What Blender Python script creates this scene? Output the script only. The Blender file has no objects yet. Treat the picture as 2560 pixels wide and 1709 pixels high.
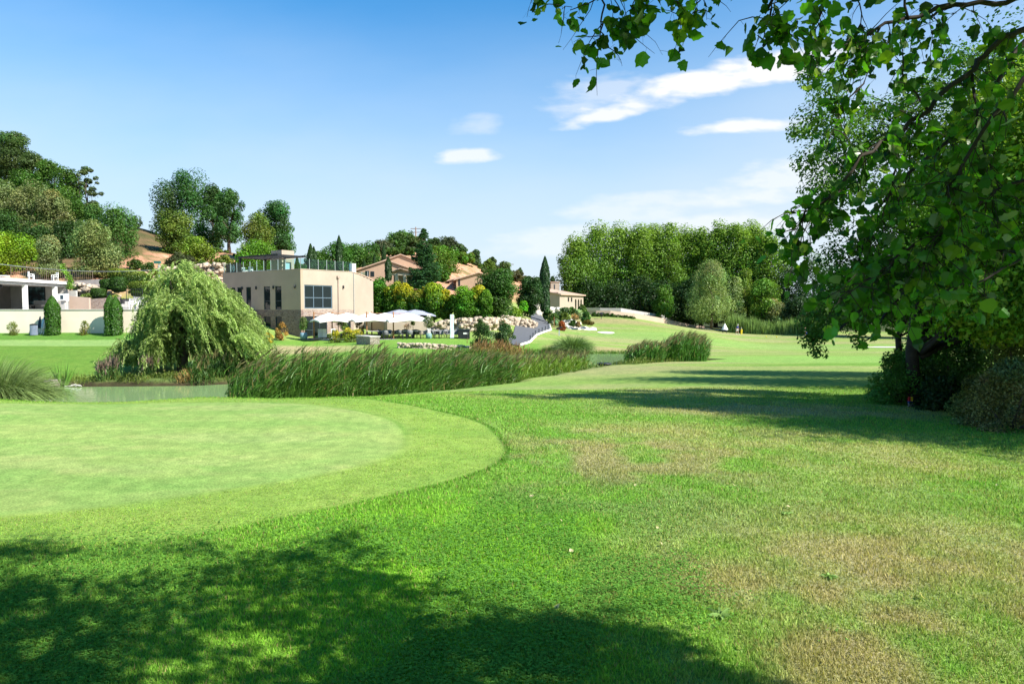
import bpy, math, numpy as np
from mathutils import Vector, Matrix
rng = np.random.default_rng(7)
F = 1706.67; CX = 1280.0; CY = 854.5
PITCH = math.atan(80.5/F)
COS, SIN = math.cos(PITCH), math.sin(PITCH)
scene = bpy.context.scene
COL = scene.collection

def P(px, py, d):
    """world point seen at photograph pixel (px,py) at forward distance d (eye = origin)"""
    a = (px-CX)/F; b = (CY-py)/F
    y = COS + b*SIN; z = -SIN + b*COS
    return np.array([a*d/y, d, z*d/y])

# ------------------------------------------------------------------ noise
def _h(ix, iy, s):
    n = (ix*374761393 + iy*668265263 + s*2147483647*7) & 0xffffffff
    n = ((n ^ (n >> 13))*1274126177) & 0xffffffff
    return ((n ^ (n >> 16)) & 0xffff)/65535.0
def vnoise(x, y, s=0):
    x = np.asarray(x, float); y = np.asarray(y, float)
    ix = np.floor(x).astype(np.int64); iy = np.floor(y).astype(np.int64)
    fx = x-ix; fy = y-iy; fx = fx*fx*(3-2*fx); fy = fy*fy*(3-2*fy)
    a = _h(ix, iy, s); b = _h(ix+1, iy, s); c = _h(ix, iy+1, s); d = _h(ix+1, iy+1, s)
    return (a*(1-fx)+b*fx)*(1-fy)+(c*(1-fx)+d*fx)*fy
def fbm(x, y, s=0, o=4):
    t = 0; a = .5; n = 0
    for k in range(o):
        t = t+a*vnoise(x*2**k, y*2**k, s+k*17); n += a; a *= .5
    return t/n
def sstep(a, b, x):
    t = np.clip((x-a)/(b-a), 0, 1); return t*t*(3-2*t)

# ------------------------------------------------------------------ meshes
def np_mesh(name, V, Q=None, T=None, col=None, smooth=False, mi=None):
    me = bpy.data.meshes.new(name)
    V = np.asarray(V, np.float32)
    parts = []; sizes = []
    if Q is not None and len(Q): parts.append(np.asarray(Q).reshape(-1)); sizes.append(np.full(len(Q), 4))
    if T is not None and len(T): parts.append(np.asarray(T).reshape(-1)); sizes.append(np.full(len(T), 3))
    L = np.concatenate(parts).astype(np.int32); S = np.concatenate(sizes).astype(np.int32)
    me.vertices.add(len(V)); me.vertices.foreach_set('co', V.reshape(-1))
    me.loops.add(len(L)); me.loops.foreach_set('vertex_index', L)
    me.polygons.add(len(S))
    st = np.concatenate([[0], np.cumsum(S)[:-1]]).astype(np.int32)
    me.polygons.foreach_set('loop_start', st); me.polygons.foreach_set('loop_total', S)
    me.polygons.foreach_set('use_smooth', np.full(len(S), smooth))
    if mi is not None: me.polygons.foreach_set('material_index', np.asarray(mi, np.int32))
    if col is not None:
        at = me.color_attributes.new('Col', 'FLOAT_COLOR', 'POINT')
        c = np.ones((len(V), 4), np.float32); c[:, :3] = col
        at.data.foreach_set('color', c.reshape(-1))
    me.update(calc_edges=True)
    return me
def obj(name, me, mat=None, parent=None, loc=None, rz=None):
    o = bpy.data.objects.new(name, me); COL.objects.link(o)
    if mat is not None and me is not None:
        if isinstance(mat, (list, tuple)):
            for m in mat: me.materials.append(m)
        else: me.materials.append(mat)
    if parent is not None: o.parent = parent
    if loc is not None: o.location = [float(v) for v in loc]
    if rz is not None: o.rotation_euler[2] = rz
    return o
def tag(o, label=None, cat=None, group=None, kind=None):
    if label: o['label'] = label
    if cat: o['category'] = cat
    if group: o['group'] = group
    if kind: o['kind'] = kind
    return o
def thing(name, label, cat, loc=(0, 0, 0), rz=0, group=None):
    o = obj(name, None, None, None, loc, rz)
    return tag(o, label, cat, group)
def dup(root, loc, rz=None, label=None, sc=None):
    r = root.copy(); COL.objects.link(r); r.location = [float(v) for v in loc]
    if rz is not None: r.rotation_euler[2] = rz
    if label: r['label'] = label
    if sc: r.scale = (sc, sc, sc)
    for ch in list(root.children):
        c = ch.copy(); COL.objects.link(c); c.parent = r
        for g in ch.children:
            e = g.copy(); COL.objects.link(e); e.parent = c
    return r

class MB:
    def __init__(s): s.v = []; s.f = []; s.m = []; s.mi = 0
    def add(s, vs, fs):
        n = len(s.v); s.v += [tuple(float(c) for c in v) for v in vs]
        for f in fs: s.f.append(tuple(i+n for i in f)); s.m.append(s.mi)
        return s
    def box(s, x0, y0, z0, x1, y1, z1):
        return s.add([(x0, y0, z0), (x1, y0, z0), (x1, y1, z0), (x0, y1, z0), (x0, y0, z1), (x1, y0, z1), (x1, y1, z1), (x0, y1, z1)],
                     [(0, 3, 2, 1), (4, 5, 6, 7), (0, 1, 5, 4), (1, 2, 6, 5), (2, 3, 7, 6), (3, 0, 4, 7)])
    def prism(s, pts, z0, z1):
        n = len(pts)
        vs = [(p[0], p[1], z0) for p in pts]+[(p[0], p[1], z1) for p in pts]
        return s.add(vs, [tuple(range(n-1, -1, -1)), tuple(range(n, 2*n))]+[(i, (i+1) % n, (i+1) % n+n, i+n) for i in range(n)])
    def tube(s, pts, rad, n=6, cap=True):
        pts = [np.array(p, float) for p in pts]
        if not hasattr(rad, '__len__'): rad = [rad]*len(pts)
        vs = []; up = np.array([0.13, 0.07, 1.0])
        for i, p in enumerate(pts):
            t = pts[min(i+1, len(pts)-1)]-pts[max(i-1, 0)]; t = t/(np.linalg.norm(t)+1e-9)
            a = np.cross(t, up if abs(t[2]) < .9 else np.array([1., 0.1, 0])); a /= np.linalg.norm(a)+1e-9
            b = np.cross(t, a)
            for k in range(n):
                q = 2*math.pi*k/n; vs.append(p+rad[i]*(a*math.cos(q)+b*math.sin(q)))
        fs = []
        for i in range(len(pts)-1):
            for k in range(n):
                fs.append((i*n+k, i*n+(k+1) % n, (i+1)*n+(k+1) % n, (i+1)*n+k))
        if cap: fs += [tuple(range(n-1, -1, -1)), tuple(range((len(pts)-1)*n, len(pts)*n))]
        return s.add(vs, fs)
    def bar(s, a, b, w, h=None):
        return s.tube([a, b], w/2, 4)
    def lathe(s, prof, cx=0, cy=0, n=16):
        vs = []
        for r, z in prof:
            for k in range(n):
                q = 2*math.pi*k/n; vs.append((cx+r*math.cos(q), cy+r*math.sin(q), z))
        m = len(prof)
        fs = [(i*n+k, i*n+(k+1) % n, (i+1)*n+(k+1) % n, (i+1)*n+k) for i in range(m-1) for k in range(n)]
        fs += [tuple(range(n-1, -1, -1)), tuple(range((m-1)*n, m*n))]
        return s.add(vs, fs)
    def mesh(s, name, smooth=False):
        me = bpy.data.meshes.new(name); me.from_pydata(s.v, [], s.f)
        me.polygons.foreach_set('use_smooth', [smooth]*len(s.f))
        if max(s.m, default=0) > 0: me.polygons.foreach_set('material_index', s.m)
        me.update(); return me
    def build(s, name, mat, parent=None, smooth=False, loc=None, rz=None):
        return obj(name, s.mesh(name, smooth), mat, parent, loc, rz)

# ------------------------------------------------------------------ materials
def _nt(name):
    m = bpy.data.materials.new(name); m.use_nodes = True
    nt = m.node_tree; b = nt.nodes['Principled BSDF']
    return m, nt, b
def _noise(nt, scale, detail=4, coord='Object', vec=None, rough=.6):
    t = nt.nodes.new('ShaderNodeTexNoise'); t.inputs['Scale'].default_value = scale; t.inputs['Detail'].default_value = detail
    t.inputs['Roughness'].default_value = rough
    if vec is None:
        c = nt.nodes.new('ShaderNodeTexCoord'); nt.links.new(c.outputs[coord], t.inputs['Vector'])
    else: nt.links.new(vec, t.inputs['Vector'])
    return t
def _ramp(nt, src, stops):
    r = nt.nodes.new('ShaderNodeValToRGB'); e = r.color_ramp.elements
    while len(e) < len(stops): e.new(.5)
    for i, (p, c) in enumerate(stops):
        e[i].position = p; e[i].color = (c[0], c[1], c[2], 1)
    nt.links.new(src, r.inputs[0]); return r
def mat(name, c, rough=.8, var=.15, scale=3., c2=None, bump=0, bscale=None, metal=0, spec=.3):
    m, nt, b = _nt(name)
    t = _noise(nt, scale)
    lo = tuple(v*(1-var) for v in c); hi = c2 if c2 else tuple(min(1, v*(1+var)) for v in c)
    r = _ramp(nt, t.outputs['Fac'], [(.3, lo), (.7, hi)])
    nt.links.new(r.outputs[0], b.inputs['Base Color'])
    b.inputs['Roughness'].default_value = rough; b.inputs['Metallic'].default_value = metal
    b.inputs['Specular IOR Level'].default_value = spec
    if bump:
        t2 = _noise(nt, bscale or scale*4); bp = nt.nodes.new('ShaderNodeBump'); bp.inputs['Strength'].default_value = bump
        nt.links.new(t2.outputs['Fac'], bp.inputs['Height']); nt.links.new(bp.outputs[0], b.inputs['Normal'])
    return m
def mat_stone(name, cols, mortar, scale=3., width=.06, stretch=(1, 1, 1)):
    m, nt, b = _nt(name)
    c = nt.nodes.new('ShaderNodeTexCoord'); mp = nt.nodes.new('ShaderNodeMapping'); mp.inputs['Scale'].default_value = stretch
    nt.links.new(c.outputs['Object'], mp.inputs[0])
    v = nt.nodes.new('ShaderNodeTexVoronoi'); v.inputs['Scale'].default_value = scale
    v2 = nt.nodes.new('ShaderNodeTexVoronoi'); v2.feature = 'DISTANCE_TO_EDGE'; v2.inputs['Scale'].default_value = scale
    for q in (v, v2): nt.links.new(mp.outputs[0], q.inputs['Vector'])
    s = nt.nodes.new('ShaderNodeSeparateColor'); nt.links.new(v.outputs['Color'], s.inputs[0])
    r = _ramp(nt, s.outputs[0], [(i/(len(cols)-1), q) for i, q in enumerate(cols)])
    mx = nt.nodes.new('ShaderNodeMix'); mx.data_type = 'RGBA'
    st = nt.nodes.new('ShaderNodeMath'); st.operation = 'LESS_THAN'; st.inputs[1].default_value = width
    nt.links.new(v2.outputs['Distance'], st.inputs[0]); nt.links.new(st.outputs[0], mx.inputs[0])
    n = _noise(nt, 9); ml = nt.nodes.new('ShaderNodeMix'); ml.data_type = 'RGBA'; ml.blend_type = 'MULTIPLY'; ml.inputs[0].default_value = .5
    nt.links.new(r.outputs[0], ml.inputs[6]); nt.links.new(n.outputs['Fac'], ml.inputs[7])
    nt.links.new(ml.outputs[2], mx.inputs[6]); mx.inputs[7].default_value = (*mortar, 1)
    nt.links.new(mx.outputs[2], b.inputs['Base Color']); b.inputs['Roughness'].default_value = .9
    bp = nt.nodes.new('ShaderNodeBump'); bp.inputs['Strength'].default_value = .6; bp.inputs['Distance'].default_value = .05
    nt.links.new(v2.outputs['Distance'], bp.inputs['Height']); nt.links.new(bp.outputs[0], b.inputs['Normal'])
    return m
def mat_leaf(name, trans=.35, gloss=.12, gain=(1.38, 1.38, 1.0), tint=(1.15, 1.25, .6), rough=.45):
    m, nt, b = _nt(name); nt.nodes.remove(b); out = nt.nodes['Material Output']
    a = nt.nodes.new('ShaderNodeAttribute'); a.attribute_name = 'Col'
    d = nt.nodes.new('ShaderNodeBsdfDiffuse'); tr = nt.nodes.new('ShaderNodeBsdfTranslucent'); g = nt.nodes.new('ShaderNodeBsdfGlossy')
    g.inputs['Roughness'].default_value = rough
    gn = nt.nodes.new('ShaderNodeMix'); gn.data_type = 'RGBA'; gn.blend_type = 'MULTIPLY'; gn.inputs[0].default_value = 1; gn.inputs[7].default_value = (*gain, 1); gn.clamp_result = False
    nt.links.new(a.outputs['Color'], gn.inputs[6]); nt.links.new(gn.outputs[2], d.inputs['Color'])
    ml = nt.nodes.new('ShaderNodeMix'); ml.data_type = 'RGBA'; ml.blend_type = 'MULTIPLY'; ml.inputs[0].default_value = 1
    nt.links.new(gn.outputs[2], ml.inputs[6]); ml.inputs[7].default_value = (*tint, 1)
    nt.links.new(ml.outputs[2], tr.inputs['Color'])
    m1 = nt.nodes.new('ShaderNodeMixShader'); m1.inputs[0].default_value = trans
    nt.links.new(d.outputs[0], m1.inputs[1]); nt.links.new(tr.outputs[0], m1.inputs[2])
    m2 = nt.nodes.new('ShaderNodeMixShader'); m2.inputs[0].default_value = gloss
    fr = nt.nodes.new('ShaderNodeFresnel'); fr.inputs[0].default_value = 1.35
    mm = nt.nodes.new('ShaderNodeMath'); mm.operation = 'MULTIPLY'; mm.inputs[1].default_value = gloss*8
    m2.inputs[0].default_value = gloss; nt.nodes.remove(fr); nt.nodes.remove(mm)
    nt.links.new(m1.outputs[0], m2.inputs[1]); nt.links.new(g.outputs[0], m2.inputs[2])
    g.inputs['Color'].default_value = (.8, .85, .8, 1)
    nt.links.new(m2.outputs[0], out.inputs['Surface'])
    return m
def mat_glass(name, c=(.02, .03, .035), rough=.05):
    m, nt, b = _nt(name); b.inputs['Base Color'].default_value = (*c, 1); b.inputs['Roughness'].default_value = rough
    b.inputs['Specular IOR Level'].default_value = .22
    return m
def mat_clear(name, c=(.75, .9, .88)):
    m, nt, b = _nt(name); nt.nodes.remove(b); out = nt.nodes['Material Output']
    t = nt.nodes.new('ShaderNodeBsdfTransparent'); t.inputs[0].default_value = (*c, 1)
    g = nt.nodes.new('ShaderNodeBsdfGlossy'); g.inputs['Roughness'].default_value = .05
    x = nt.nodes.new('ShaderNodeMixShader'); x.inputs[0].default_value = .03
    nt.links.new(t.outputs[0], x.inputs[1]); nt.links.new(g.outputs[0], x.inputs[2]); nt.links.new(x.outputs[0], out.inputs[0])
    return m

M = {}
M['leaf'] = mat_leaf('foliage', .36, .015)
M['leaf_near'] = mat_leaf('poplar_leaf', .42, .03, gain=(1.1, 1.1, .8), rough=.35, tint=(1.3, 1.7, .35))
M['blade'] = mat_leaf('grass_blade', .35, 0, gain=(1.25, 1.22, 1.05))
M['reed'] = mat_leaf('reed_leaf', .25, .03)
M['bark'] = mat('bark', (.10, .075, .055), .9, .35, 6, bump=.5, bscale=25)
M['bark_dark'] = mat('dark_bark', (.045, .035, .028), .9, .35, 8, bump=.5, bscale=30)
M['plaster'] = mat('cream_plaster', (.375, .308, .238), .9, .09, .5, bump=.05, bscale=40)
M['plaster_brown'] = mat('tan_plaster', (.40, .29, .205), .9, .07, .6, bump=.05, bscale=40)  # copy of the cream plaster, the left face's shade toned into its colour
M['wall_plaster'] = mat('wall_plaster', (.78, .68, .54), .9, .05, .9)
M['plaster_pink'] = mat('pink_plaster', (.46, .34, .26), .9, .06, 1)
M['villa'] = mat('villa_plaster', (.42, .28, .19), .9, .08, 1)
M['villa_light'] = mat('villa_light_plaster', (.60, .50, .38), .9, .08, 1)
M['white'] = mat('white_paint', (.78, .77, .74), .6, .04, 2)
M['concrete'] = mat('pale_concrete', (.45, .43, .40), .85, .12, 2)
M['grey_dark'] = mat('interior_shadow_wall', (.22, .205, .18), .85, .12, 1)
M['stone'] = mat_stone('rubble_stone', [(.12, .075, .06), (.26, .16, .12), (.19, .13, .11), (.34, .23, .17)], (.28, .2, .16), 3.6, .05, (1, 1, 1.8))  # shaded copy of the clubhouse stone, darkened in its colours
M['stone_lit'] = mat_stone('pale_rubble_stone', [(.26, .18, .14), (.38, .27, .21), (.32, .25, .22), (.44, .34, .26)], (.40, .32, .26), 3.6, .05, (1, 1, 1.8))  # lit copy of the same stone, sunlight put into the paler colours
M['rock'] = mat('limestone_boulder', (.42, .34, .255), .9, .4, 2.5, bump=1, bscale=5)
M['rock_white'] = mat('white_limestone', (.58, .54, .47), .9, .12, 2.5, bump=.5, bscale=6)
M['rock_dark'] = mat('bank_rock', (.28, .23, .20), .9, .35, 5, bump=.7, bscale=12)
M['tile'] = mat('roof_tile', (.46, .32, .235), .85, .25, 6)
M['black'] = mat('black_metal', (.02, .022, .025), .45, .2, 5)
M['frame'] = mat('anthracite_frame', (.035, .045, .055), .45, .2, 5)
M['steel'] = mat('steel_rail', (.55, .57, .56), .35, .1, 5, metal=.6)
M['rail_brown'] = mat('brown_railing', (.16, .12, .09), .6, .2, 5)
M['wood'] = mat('warm_wood', (.30, .14, .06), .6, .25, 5)
M['frame_light'] = mat('steel_blue_frame', (.10, .14, .17), .45, .15, 5)
M['glass'] = mat_glass('window_glass', (.012, .018, .018))
M['glass_blue'] = mat_glass('door_glass', (.28, .42, .46), .1)
M['clear'] = mat_clear('balustrade_glass')
M['canvas'] = mat('cream_canvas', (.80, .77, .70), .9, .03, 1)
M['canvas_grey'] = mat('grey_canvas', (.30, .32, .40), .9, .05, 1)
M['chair'] = mat('grey_chair_shell', (.16, .165, .165), .6, .15, 5)
M['pot'] = mat('blue_grey_pot', (.17, .27, .33), .5, .1, 4)
M['pot_green'] = mat('green_grey_pot', (.16, .27, .25), .5, .1, 4)
M['banner'] = mat('slate_banner', (.035, .060, .075), .9, .08, 2)
M['flag'] = mat('pale_blue_flag', (.52, .62, .68), .8, .08, 3)
M['asphalt'] = mat('asphalt', (.105, .108, .115), .9, .12, 4, bump=.2, bscale=60)
M['paving'] = mat('terrace_paving', (.32, .30, .28), .85, .12, 3)
M['kerb'] = mat('pale_kerb', (.62, .58, .52), .85, .1, 3)
M['sand'] = mat('bunker_sand', (.75, .70, .58), .95, .05, 8)
M['navy'] = mat('navy_cloth', (.02, .05, .22), .8, .1, 10)
M['skin'] = mat('skin', (.50, .30, .22), .6, .05, 10)
M['yellow'] = mat('yellow_paint', (.75, .55, .03), .5, .05, 10)
M['red'] = mat('red_paint', (.50, .03, .03), .5, .05, 10)
M['blue'] = mat('blue_paint', (.03, .10, .40), .5, .05, 10)
M['green_lamp'] = mat('green_lamp', (.02, .12, .10), .4, .1, 10)

# ------------------------------------------------------------------ foliage makers
def unit(v): return v/(np.linalg.norm(v, axis=-1, keepdims=True)+1e-9)
def rdir(n): return unit(rng.normal(size=(n, 3)))
def leaf_mesh(name, C, N, L, W, col, axis=None):
    """one rhombic leaf per row: centre C, normal N, length L, width W"""
    n = len(C); N = unit(N)
    a = rdir(n) if axis is None else unit(np.asarray(axis)+np.zeros((n, 3)))
    u = unit(a-(a*N).sum(1, keepdims=True)*N); v = np.cross(N, u)
    L = (np.zeros(n)+L)[:, None]/2; W = (np.zeros(n)+W)[:, None]/2
    V = np.stack([C-u*L, C+v*W-u*L*.15, C+u*L, C-v*W-u*L*.15], 1).reshape(-1, 3)
    Q = np.arange(4*n).reshape(n, 4)
    return np_mesh(name, V, Q, col=np.repeat(col, 4, 0))
def jit(base, n, v=.2, yel=0.0):
    c = np.array(base)[None]*np.clip(1+rng.normal(size=(n, 1))*v, .35, 1.9)
    if yel:
        k = (rng.random((n, 1)) < yel); c = np.where(k, np.array([[.32, .27, .03]])*(.7+.5*rng.random((n, 1))), c)
    return c
PROF = {
    'round': lambda t: np.sqrt(np.clip(1-(2*t-1)**2, 0, 1)),
    'egg': lambda t: np.sqrt(np.clip(1-(1.55*t**.85-.62)**2, 0, 1))*np.clip((1-t)*6, 0, 1)**.5,
    'tall': lambda t: np.clip(np.minimum((t+.25)*2.4, 1), 0, 1)*np.clip((1-t)*3.4, 0, 1)**.5,
    'cone': lambda t: np.clip(1-t, 0, 1)**.8*np.clip(t*9+.45, 0, 1),
    'column': lambda t: np.clip((1-t)*3.2, 0, 1)**.6*np.clip(t*8+.6, 0, 1),
    'dome': lambda t: np.sqrt(np.clip(1-t**2.2, 0, 1)),
}
def crown(W, H, shape='round', nc=40, n=8000, size=.25, base=(.06, .12, .02), rc=.185, sq=1., yel=0., var=.22, hue=.12, fill=.22, asp=.75, D=None, top=None, ucl=None):
    """points of a crown in local coordinates: z from 0 to H"""
    D = D or W; pf = PROF[shape]
    t = rng.random(nc*4); keep = rng.random(nc*4) < pf(t)+.08; t = t[keep][:nc]; k = len(t)
    a = rng.random(k)*2*math.pi; rr = np.sqrt(rng.uniform(.25, 1, k))
    r0 = rc*min(W, H*1.2)*rng.choice([.5, .75, 1.0, 1.35], k)*rng.uniform(.85, 1.15, k)
    ww = pf(t)
    cx = np.cos(a)*np.maximum(ww*W/2-r0*.7, 0)*rr*rng.uniform(.85, 1.14, k); cy = np.sin(a)*np.maximum(ww*D/2-r0*.8, 0)*rr
    cz = np.clip(t*H*rng.uniform(.94, 1.04, k), r0*sq*.6, H-r0*sq*.75)
    cl = np.stack([cx, cy, cz], 1)
    nf = int(n*fill); n1 = n-nf
    w = r0**2; idx = rng.choice(k, n1, p=w/w.sum())
    d = rdir(n1); rad = rng.random(n1)**.28
    sc = np.array([1, 1, sq])
    p = cl[idx]+d*(r0[idx]*rad)[:, None]*sc
    nn = d*.8+np.array([0, 0, .45])+rdir(n1)*.75
    tint = np.clip(1+rng.normal(size=(k, 1))*.22, .5, 1.6)*(1+rng.normal(size=(k, 3))*hue*np.array([1, .3, .6]))
    c = jit(base, n1, var, yel)*tint[idx]
    if top is not None:
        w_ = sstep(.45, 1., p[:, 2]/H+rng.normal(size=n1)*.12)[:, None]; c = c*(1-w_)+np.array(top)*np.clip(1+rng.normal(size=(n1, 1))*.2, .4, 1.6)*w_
    # filler inside the crown
    tf = rng.random(nf); af = rng.random(nf)*2*math.pi; rf = np.sqrt(rng.random(nf))*.72*pf(tf)
    pfil = np.stack([np.cos(af)*rf*W/2, np.sin(af)*rf*D/2, tf*H*.92], 1)
    p = np.concatenate([p, pfil]); nn = np.concatenate([nn, rdir(nf)]); c = np.concatenate([c, jit(base, nf, var)])
    s = size*rng.uniform(.7, 1.3, len(p))
    return p, nn, s, np.clip(c, .005, .8), cl, r0
def trunk_mb(H, r, cl, nl=9, bend=.03, fork=.35):
    mb = MB()
    pts = [np.array([0, 0, -.3])]
    for k in range(1, 6):
        q = k/5; pts.append(np.array([rng.normal()*bend*H*q, rng.normal()*bend*H*q, H*.8*q]))
    mb.tube(pts, [r*1.35, r*.95, r*.8, r*.6, r*.4, r*.15], 8)
    if len(cl):
        for i in rng.choice(len(cl), min(nl, len(cl)), replace=False):
            e = cl[i]; q = np.clip((e[2]/H)*.7, fork*.6, .75); f = q/.8*4.99; j = int(f); s = pts[min(j, 5)]+(pts[min(j+1, 5)]-pts[min(j, 5)])*(f-j)
            mid = (s+e)/2+np.array([0, 0, -.06*H])*.5+rng.normal(size=3)*.03*H
            mb.tube([s, mid, e], [r*.38, r*.24, r*.08], 5)
    return mb
def tree(name, label, cat, loc, W, H, shape='round', clear=.12, nc=40, n=8000, size=None, base=(.06, .12, .02), trunk=None, group=None, leaf=None, bark=None, nl=9, **k):
    """loc is the foot of the tree, H its full height, clear the share of H that is bare trunk"""
    d = max(5, loc[1]); size = size or max(.05, d*.0025)
    t = thing(name, label, cat, loc, 0, group)
    hc = H*(1-clear); p, nn, s, c, cl, r0 = crown(W, hc, shape, nc, n, size, base, **k)
    off = np.array([0, 0, H*clear])
    obj('crown', leaf_mesh('crown', p+off, nn, s, s*k.get('asp', .75), c), leaf or M['leaf'], t)
    r = trunk or max(.08, H*.018)
    obj('trunk', trunk_mb(H, r, cl+off, nl).mesh('trunk', True), bark or M['bark'], t)
    return t
def bush(name, label, cat, loc, W, H, base=(.06, .12, .02), n=2500, shape='dome', nc=16, size=None, group=None, stem=True, **k):
    d = max(5, loc[1]); size = size or max(.03, d*.0022)
    p, nn, s, c, cl, r0 = crown(W, H, shape, nc, n, size, base, **dict(dict(rc=.2, fill=.25), **k))
    if not stem:
        o = obj(name, leaf_mesh(name, p, nn, s, s*.7, c), M['leaf'], None, loc)
        return tag(o, label, cat, group)
    t = thing(name, label, cat, loc, 0, group)
    obj('foliage', leaf_mesh('foliage', p, nn, s, s*.7, c), M['leaf'], t)
    mb = MB()
    for i in rng.choice(len(cl), min(7, len(cl)), replace=False):
        mb.tube([(0, 0, -.1), cl[i]*.5+np.array([0, 0, .0]), cl[i]], [.02*H+.01, .012*H+.006, .004*H+.003], 5)
    mb.build('stems', M['bark'], t, True)
    return t
def cypress(label, loc, W, H, base=(.022, .05, .018), n=3500, name='cypress_tree', cat='cypress', leaf_l=2.2, group=None, shape='column', size=None, tops=1):
    d = max(5, loc[1]); s0 = size or d*.0022
    t = thing(name, label, cat, loc, 0, group)
    tt = rng.random(n)**.9; a = rng.random(n)*2*math.pi
    pf = PROF[shape](tt); lump = .82+.25*fbm(a*2.2+3, tt*9, 3, 2)
    r = W/2*pf*lump*rng.uniform(.72, 1.02, n)
    p = np.stack([np.cos(a)*r, np.sin(a)*r, tt*H], 1)
    if tops > 1:
        k = rng.integers(0, tops, n); p[:, 0] = p[:, 0]*.68+(k-(tops-1)/2)*W*.3*1.05; p[:, 2] *= 1-.05*k
    nn = np.stack([np.cos(a), np.sin(a), np.full(n, .35)], 1)+rdir(n)*.5
    c = jit(base, n, .28)*(1+.5*(fbm(a*3, tt*14, 9, 2)[:, None]-.5))
    ax = np.array([0, 0, 1.])+rdir(n)*.35
    obj('crown', leaf_mesh('crown', p, nn, s0*leaf_l*rng.uniform(.7, 1.2, n), s0, c, ax), M['leaf'], t)
    mb = MB(); mb.tube([(0, 0, -.3), (0, 0, H*.5), (0, 0, H*.93)], [W*.09, W*.07, .02], 6); mb.build('trunk', M['bark'], t, True)
    return t
def icos(sub=2):
    import bmesh
    bm = bmesh.new(); bmesh.ops.create_icosphere(bm, subdivisions=sub, radius=1)
    v = np.array([q.co[:] for q in bm.verts]); f = np.array([[q.index for q in g.verts] for g in bm.faces]); bm.free(); return v, f
ICO = icos(2); ICO3 = icos(3)
def rock_verts(sx, sy, sz, seed=0, amp=.45):
    v, f = ICO; d = v.copy()
    q = np.round(d*1.7+rng.normal(size=3)*.3)  # facets
    n = fbm(v[:, 0]*1.6+seed*3.1, v[:, 1]*1.6+v[:, 2]*2.3+seed, seed, 3)
    w = v*(1-amp+2*amp*n)[:, None]; w = np.sign(w)*np.abs(w)**.65
    return w*np.array([sx, sy, sz])/2
def strips(name, roots, tips_dir, lens, widths, col, seg=4, droop=.5, wind=(0, 0, 0), twist=None):
    """bent grass blades: root, start direction, length, width, colour"""
    n = len(roots); d = unit(tips_dir.copy()); p = roots.copy(); w = np.array(wind, float)
    side = unit(np.cross(d, rdir(n))+1e-6)
    V = []; step = (lens/seg)[:, None]
    for k in range(seg+1):
        ww = (widths*(1-(k/seg))**.7*.5)[:, None] if k < seg else 0
        V.append(p-side*ww); V.append(p+side*ww)
        d = unit(d+np.array([0, 0, -1])*np.reshape(droop, (-1, 1) if np.ndim(droop) else ())*(k+1)/seg*.55+w*(k+1)/seg*.5)
        p = p+d*step
    V = np.stack(V, 1).reshape(-1, 3); m = 2*(seg+1)
    base = (np.arange(n)*m)[:, None, None]
    q = np.array([[2*k, 2*k+1, 2*k+3, 2*k+2] for k in range(seg)])[None]
    return V, (base+q).reshape(-1, 4), np.repeat(col, m, 0)
# ================================================================== ground
WATER = -3.4
ctrl = []
def cp(px, py, d): p = P(px, py, d); ctrl.append(tuple(p))
def cw(x, y, z): ctrl.append((x, y, z))
for x, y in [(0, 0), (-6, 0), (6, 0), (-3, 5), (3, 5), (-8, 8), (-12, 10), (-4, 10), (-7, 13), (-14, 14)]: cw(x, y, -1.9)
cw(-18, 5, -1.9); cw(-30, 0, -2.); cw(0, -15, -1.8); cw(-25, -20, -1.9); cw(25, -20, -1.9); cw(-60, -40, -1.9); cw(60, -40, -1.9)
cw(6, 8, -1.98); cw(12, 8, -2.0); cw(3, 12, -2.05); cw(10, 16, -2.25); cw(-1, 14, -2.02); cw(2, 20, -2.4); cw(12, 25, -2.5); cw(6, 30, -2.75)
cw(-4, 20, -2.55); cw(-8, 17.2, -2.55); cw(-12, 17, -2.5); cw(-5, 18, -2.5); cw(-16, 16.6, -2.45); cw(-7, 15.1, -1.84); cw(-3, 14.6, -1.86); cw(-11, 14.3, -1.84); cw(0, 24, -2.7); cw(3, 33, -2.95); cw(14, 40, -3.1); cw(8, 40, -3.15); cw(25, 15, -2.3); cw(30, 35, -2.9); cw(45, 20, -2.3)
cw(20, 60, -3.9); cw(8, 60, -3.75); cw(35, 60, -3.9); cw(20, 80, -4.5); cw(35, 98, -4.9); cw(55, 98, -4.9); cw(70, 60, -3.9)
cp(1850, 831, 135); cp(2020, 842, 118); cp(2086, 860, 98)
cp(1458, 787, 126); cp(1526, 791, 122); cp(1586, 796, 122); cp(1660, 809, 128); cp(1728, 819, 134)
cp(1480, 812, 108); cp(1600, 812, 112); cp(1540, 835, 92); cp(1400, 843, 80); cp(1500, 868, 62); cp(1340, 868, 60); cp(1290, 858, 66); cp(1700, 845, 85)
cp(1340, 818, 88); cp(1310, 790, 108); cp(1365, 786, 116); cp(1420, 772, 132); cp(1330, 770, 128)
cp(1600, 800, 165); cp(1900, 815, 165); cp(2200, 818, 160); cw(120, 120, -4.4); cw(150, 200, -4); cw(80, 200, -4); cw(40, 260, -3); cw(250, 60, -3)
# club terrace and lawn
cp(753, 849, 67.5); cp(850, 849, 66); cp(1000, 846, 65); cp(1120, 846, 64); cp(1080, 835, 74); cp(900, 866, 55); cp(780, 872, 54); cp(700, 852, 62)
cp(1050, 872, 51); cp(1180, 876, 54); cp(640, 880, 48); cp(740, 890, 47); cp(1200, 815, 78); cp(1230, 812, 80); cw(-10, 82, -2.)
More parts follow.
